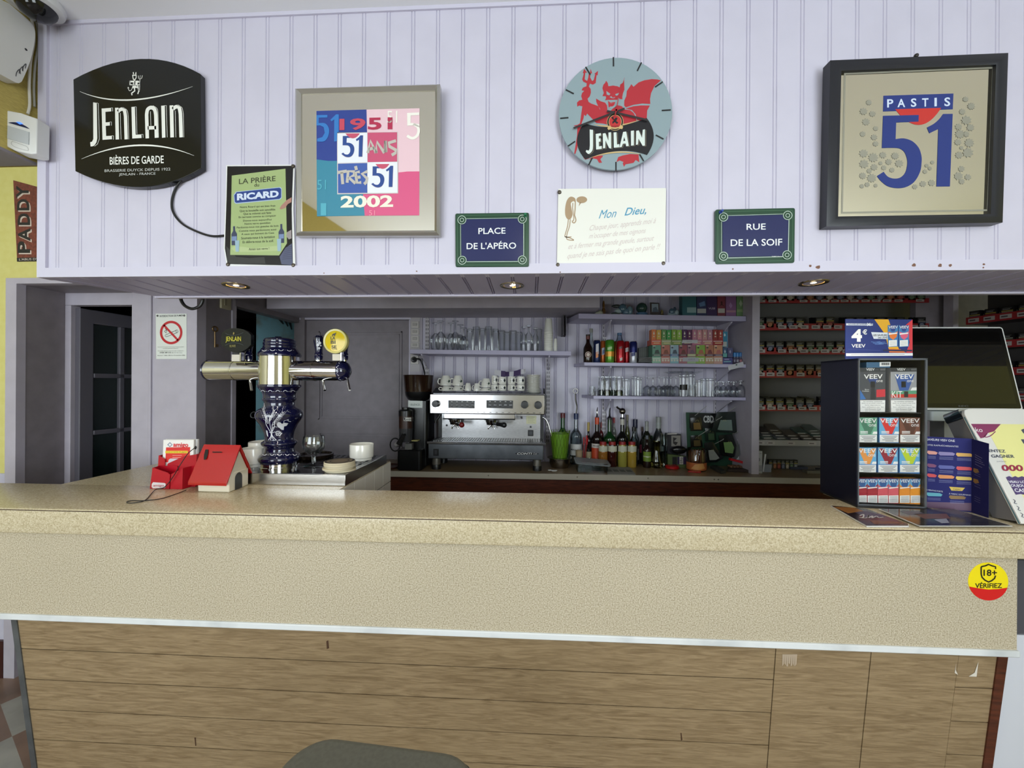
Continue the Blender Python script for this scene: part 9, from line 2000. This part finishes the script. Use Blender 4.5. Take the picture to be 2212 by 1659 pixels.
for ri, ((y0, y1), xe_, nm) in enumerate(rows):
    zt_ = pzZ(*kt(400, y0), YR_); zb_ = pzZ(*kt(400, y1), YR_); low = ri == 5
    m = MB(); m.box((xa, YR_, zb_),(x_end, YR_ + 0.006, zt_), WRAIL if low else RAIL); m.build('shelf_rail', root)
    m = MB(); up = 0.0 if low else 0.05; m.hexa([Vector(v) for v in ((xa, YR_ + 0.006, zb_),(x_end, YR_ + 0.006, zb_),(x_end, 2.995, zb_ + up),(xa, 2.995, zb_ + up),(xa, YR_ + 0.006, zb_ + 0.006),(x_end, YR_ + 0.006, zb_ + 0.006),(x_end, 2.995, zb_ + up + 0.006),(xa, 2.995, zb_ + up + 0.006))], C((52,44,44),0.5)); m.build('shelf_board', root)
    f = facing(YR_); x = xa + 0.012
    while x < x_end - 0.05:
        w = 0.05 + 0.006 * rt.random()
        if rt.random() > 0.16:
            m = MB(); z = zb_ + (zt_ - zb_) * 0.22; h = (zt_ - zb_) * 0.52; m.box((x, YR_ - 0.0016, z),(x + w, YR_ - 0.0002, z + h), C((168,160,156),0.5)); g = facing(YR_ - 0.0016); g.rect(m, x + 0.006, z + h * 0.35, x + w * 0.7, z + h * 0.62, C((70,62,64),0.5)); m.build('price_label', root)
        x += w + 0.012 + 0.01 * rt.random()
    if low: continue
    n = int((x_end - xa) / 0.0665)
    for i in range(n):
        x = xa + 0.034 + i * 0.0665 + rt.uniform(-0.003,0.003)
        if ri in (1,2,3,4) and rt.random() < 0.06: continue
        deep = 4 if ri == 4 and i % 2 else 3
        for d in range(deep):
            y = YR_ + 0.010 + d * 0.0225; z = zb_ + 0.0065 + up * (y + 0.02 - YR_) / 0.255 + 0.0008
            if ri == 3 or rt.random() > 0.1 or d == 0:
                o = put('cigarette_pack', PK[rt.randrange(6)], x, y, z + (0.004 * rt.random() if d == 0 else 0.0),1,1, '', 'cigarette pack', 'cigarette packs on the red-railed shelves'); o.rotation_euler = (0,0,0)
                o['label'] = ('front' if d == 0 else ('second', 'third', 'fourth')[d - 1] + ' from front') + ' pack in column %s of the %s red-railed tobacco shelf' % (ORD[i], nm)
# tobacco pouches lying above the white rail
zb_ = pzZ(*kt(400,1285), YR_); f = facing(YR_)
CP_ = ['5a5248', '4c5a52', '6a6a60', '586058', '5a5c5e', '484440', '60584c']
for i in range(13):
    cx = xa + 0.04 + i * 0.088
    if cx > x_end - 0.04: break
    for j in range(4 + i % 3):
        m = MB(); c = Vector((cx + 0.006 * math.sin(j * 2 + i), YR_ + 0.055 + 0.022 * j, zb_ + 0.024 + j * 0.0168)); M = Matrix.Translation(c) @ Matrix.Rotation(math.radians(12 + 2 * j),4, 'X') @ Matrix.Rotation(0.05 * math.sin(i + j * 3),4, 'Z')
        m.rbox((-0.036,-0.045,-0.0055),(0.036,0.045,0.0055), C(hexc(CP_[(i + j) % 7]),0.35),0.008, n=2, M=M); fr = Frame(M @ Vector((0,-0.0452,0)), M.to_3x3() @ Vector((1,0,0)), M.to_3x3() @ Vector((0,0,1))); fr.rect(m, -0.03,-0.004,0.02,0.0025, C((170,168,160),0.5),0.0006)
        tag(m.build('tobacco_pouch'),('bottom', 'second', 'third', 'fourth', 'fifth', 'sixth')[j] + ' tobacco pouch of the %s pile above the white rail' % ORD[i], 'tobacco pouch', 'tobacco pouch piles')
# loose packs on the back counter under the rack
for i in range(7):
    x = pxX(1664 + i * 9,2.86); put('cigarette_pack', PK[i % 6], x, 2.86, Z0,0.46,1, '%s small dark packet in the row under the white rail' % ORD[i], 'packet', 'small dark packets under the rack').scale = (0.5,1,0.9)
for i, (a, b_, y, c1) in enumerate(((1738,1790,1015, '6a6658'),(1745,1800,1005, '3a3a40'),(1700,1736,1006, '33384a'))):
    pa = at_z(a, y + 6, ZB); m = MB(); m.box((pa.x, 2.72 + i * 0.06, Z0),(pa.x + (b_ - a) * 0.0034,2.77 + i * 0.06, Z0 + 0.018), C(hexc(c1),0.5)); tag(m.build('flat_packet'),('olive flat packet lying nearest the counter edge under the rack', 'black flat packet lying under the rack by the display stand', 'dark blue flat packet lying behind the small dark packets')[i], 'packet', 'flat packets under the rack')

# ---- rack on the side wall at the far right
root = thing('side_rack', (2.75,2.4,1.4), 'tobacco rack on the right-hand side wall beyond the till screen', 'rack')
k2 = crop(2000,640,6.38); A = at_y(*k2(552,345),2.55); dr = Vector((0.16,-1.0,0)).normalized(); fs = Frame((A.x, A.y, A.z), dr, (0,0,1))
L_ = 0.75; BKP = MB(); BKP.add([fs.p(0,-0.6,0.16), fs.p(L_, -0.6,0.16), fs.p(L_, 0.5,0.16), fs.p(0,0.5,0.16)], [(0,1,2,3)], C((60,58,58),0.6)); BKP.build('back_panel', root)
for ri, dz in enumerate((0.0,-0.16,-0.32,-0.47)):
    m = MB(); z0, z1_ = dz - 0.022, dz + 0.022; m.prism([(0, z0),(L_, z0),(L_, z1_),(0, z1_)], 0,0.006, RAIL, fs); m.build('shelf_rail', root)
    m = MB(); m.prism([(0, z0),(L_, z0),(L_, z0 + 0.005),(0, z0 + 0.005)], 0.006,0.155, C((52,44,44),0.5), fs); m.build('shelf_board', root)
    for i in range(10):
        m = MB(); m.prism([(0.012 + i * 0.072, dz - 0.012),(0.062 + i * 0.072, dz - 0.012),(0.062 + i * 0.072, dz + 0.012),(0.012 + i * 0.072, dz + 0.012)], -0.0015,-0.0002, C((168,160,156),0.5), fs); fs.rect(m, 0.018 + i * 0.072, dz - 0.004,0.046 + i * 0.072, dz + 0.004, C((70,62,64),0.5),0.002); m.build('price_label', root)
        for d in range(2):
            q = fs.p(0.04 + i * 0.072, z0 + 0.006,0.014 + d * 0.03); o = put('cigarette_pack', PK[(i * 2 + ri + d) % 6], q.x, q.y, q.z + 0.0006,1,1, '%s pack in column %s of the %s side-wall shelf' % (('front', 'rear')[d], ORD[i], ('top', 'second', 'third', 'lowest')[ri]), 'cigarette pack', 'cigarette packs on the side wall rack', math.atan2(dr.y, dr.x))
for o in bpy.data.objects:
    if '_at' in o: del o['_at']
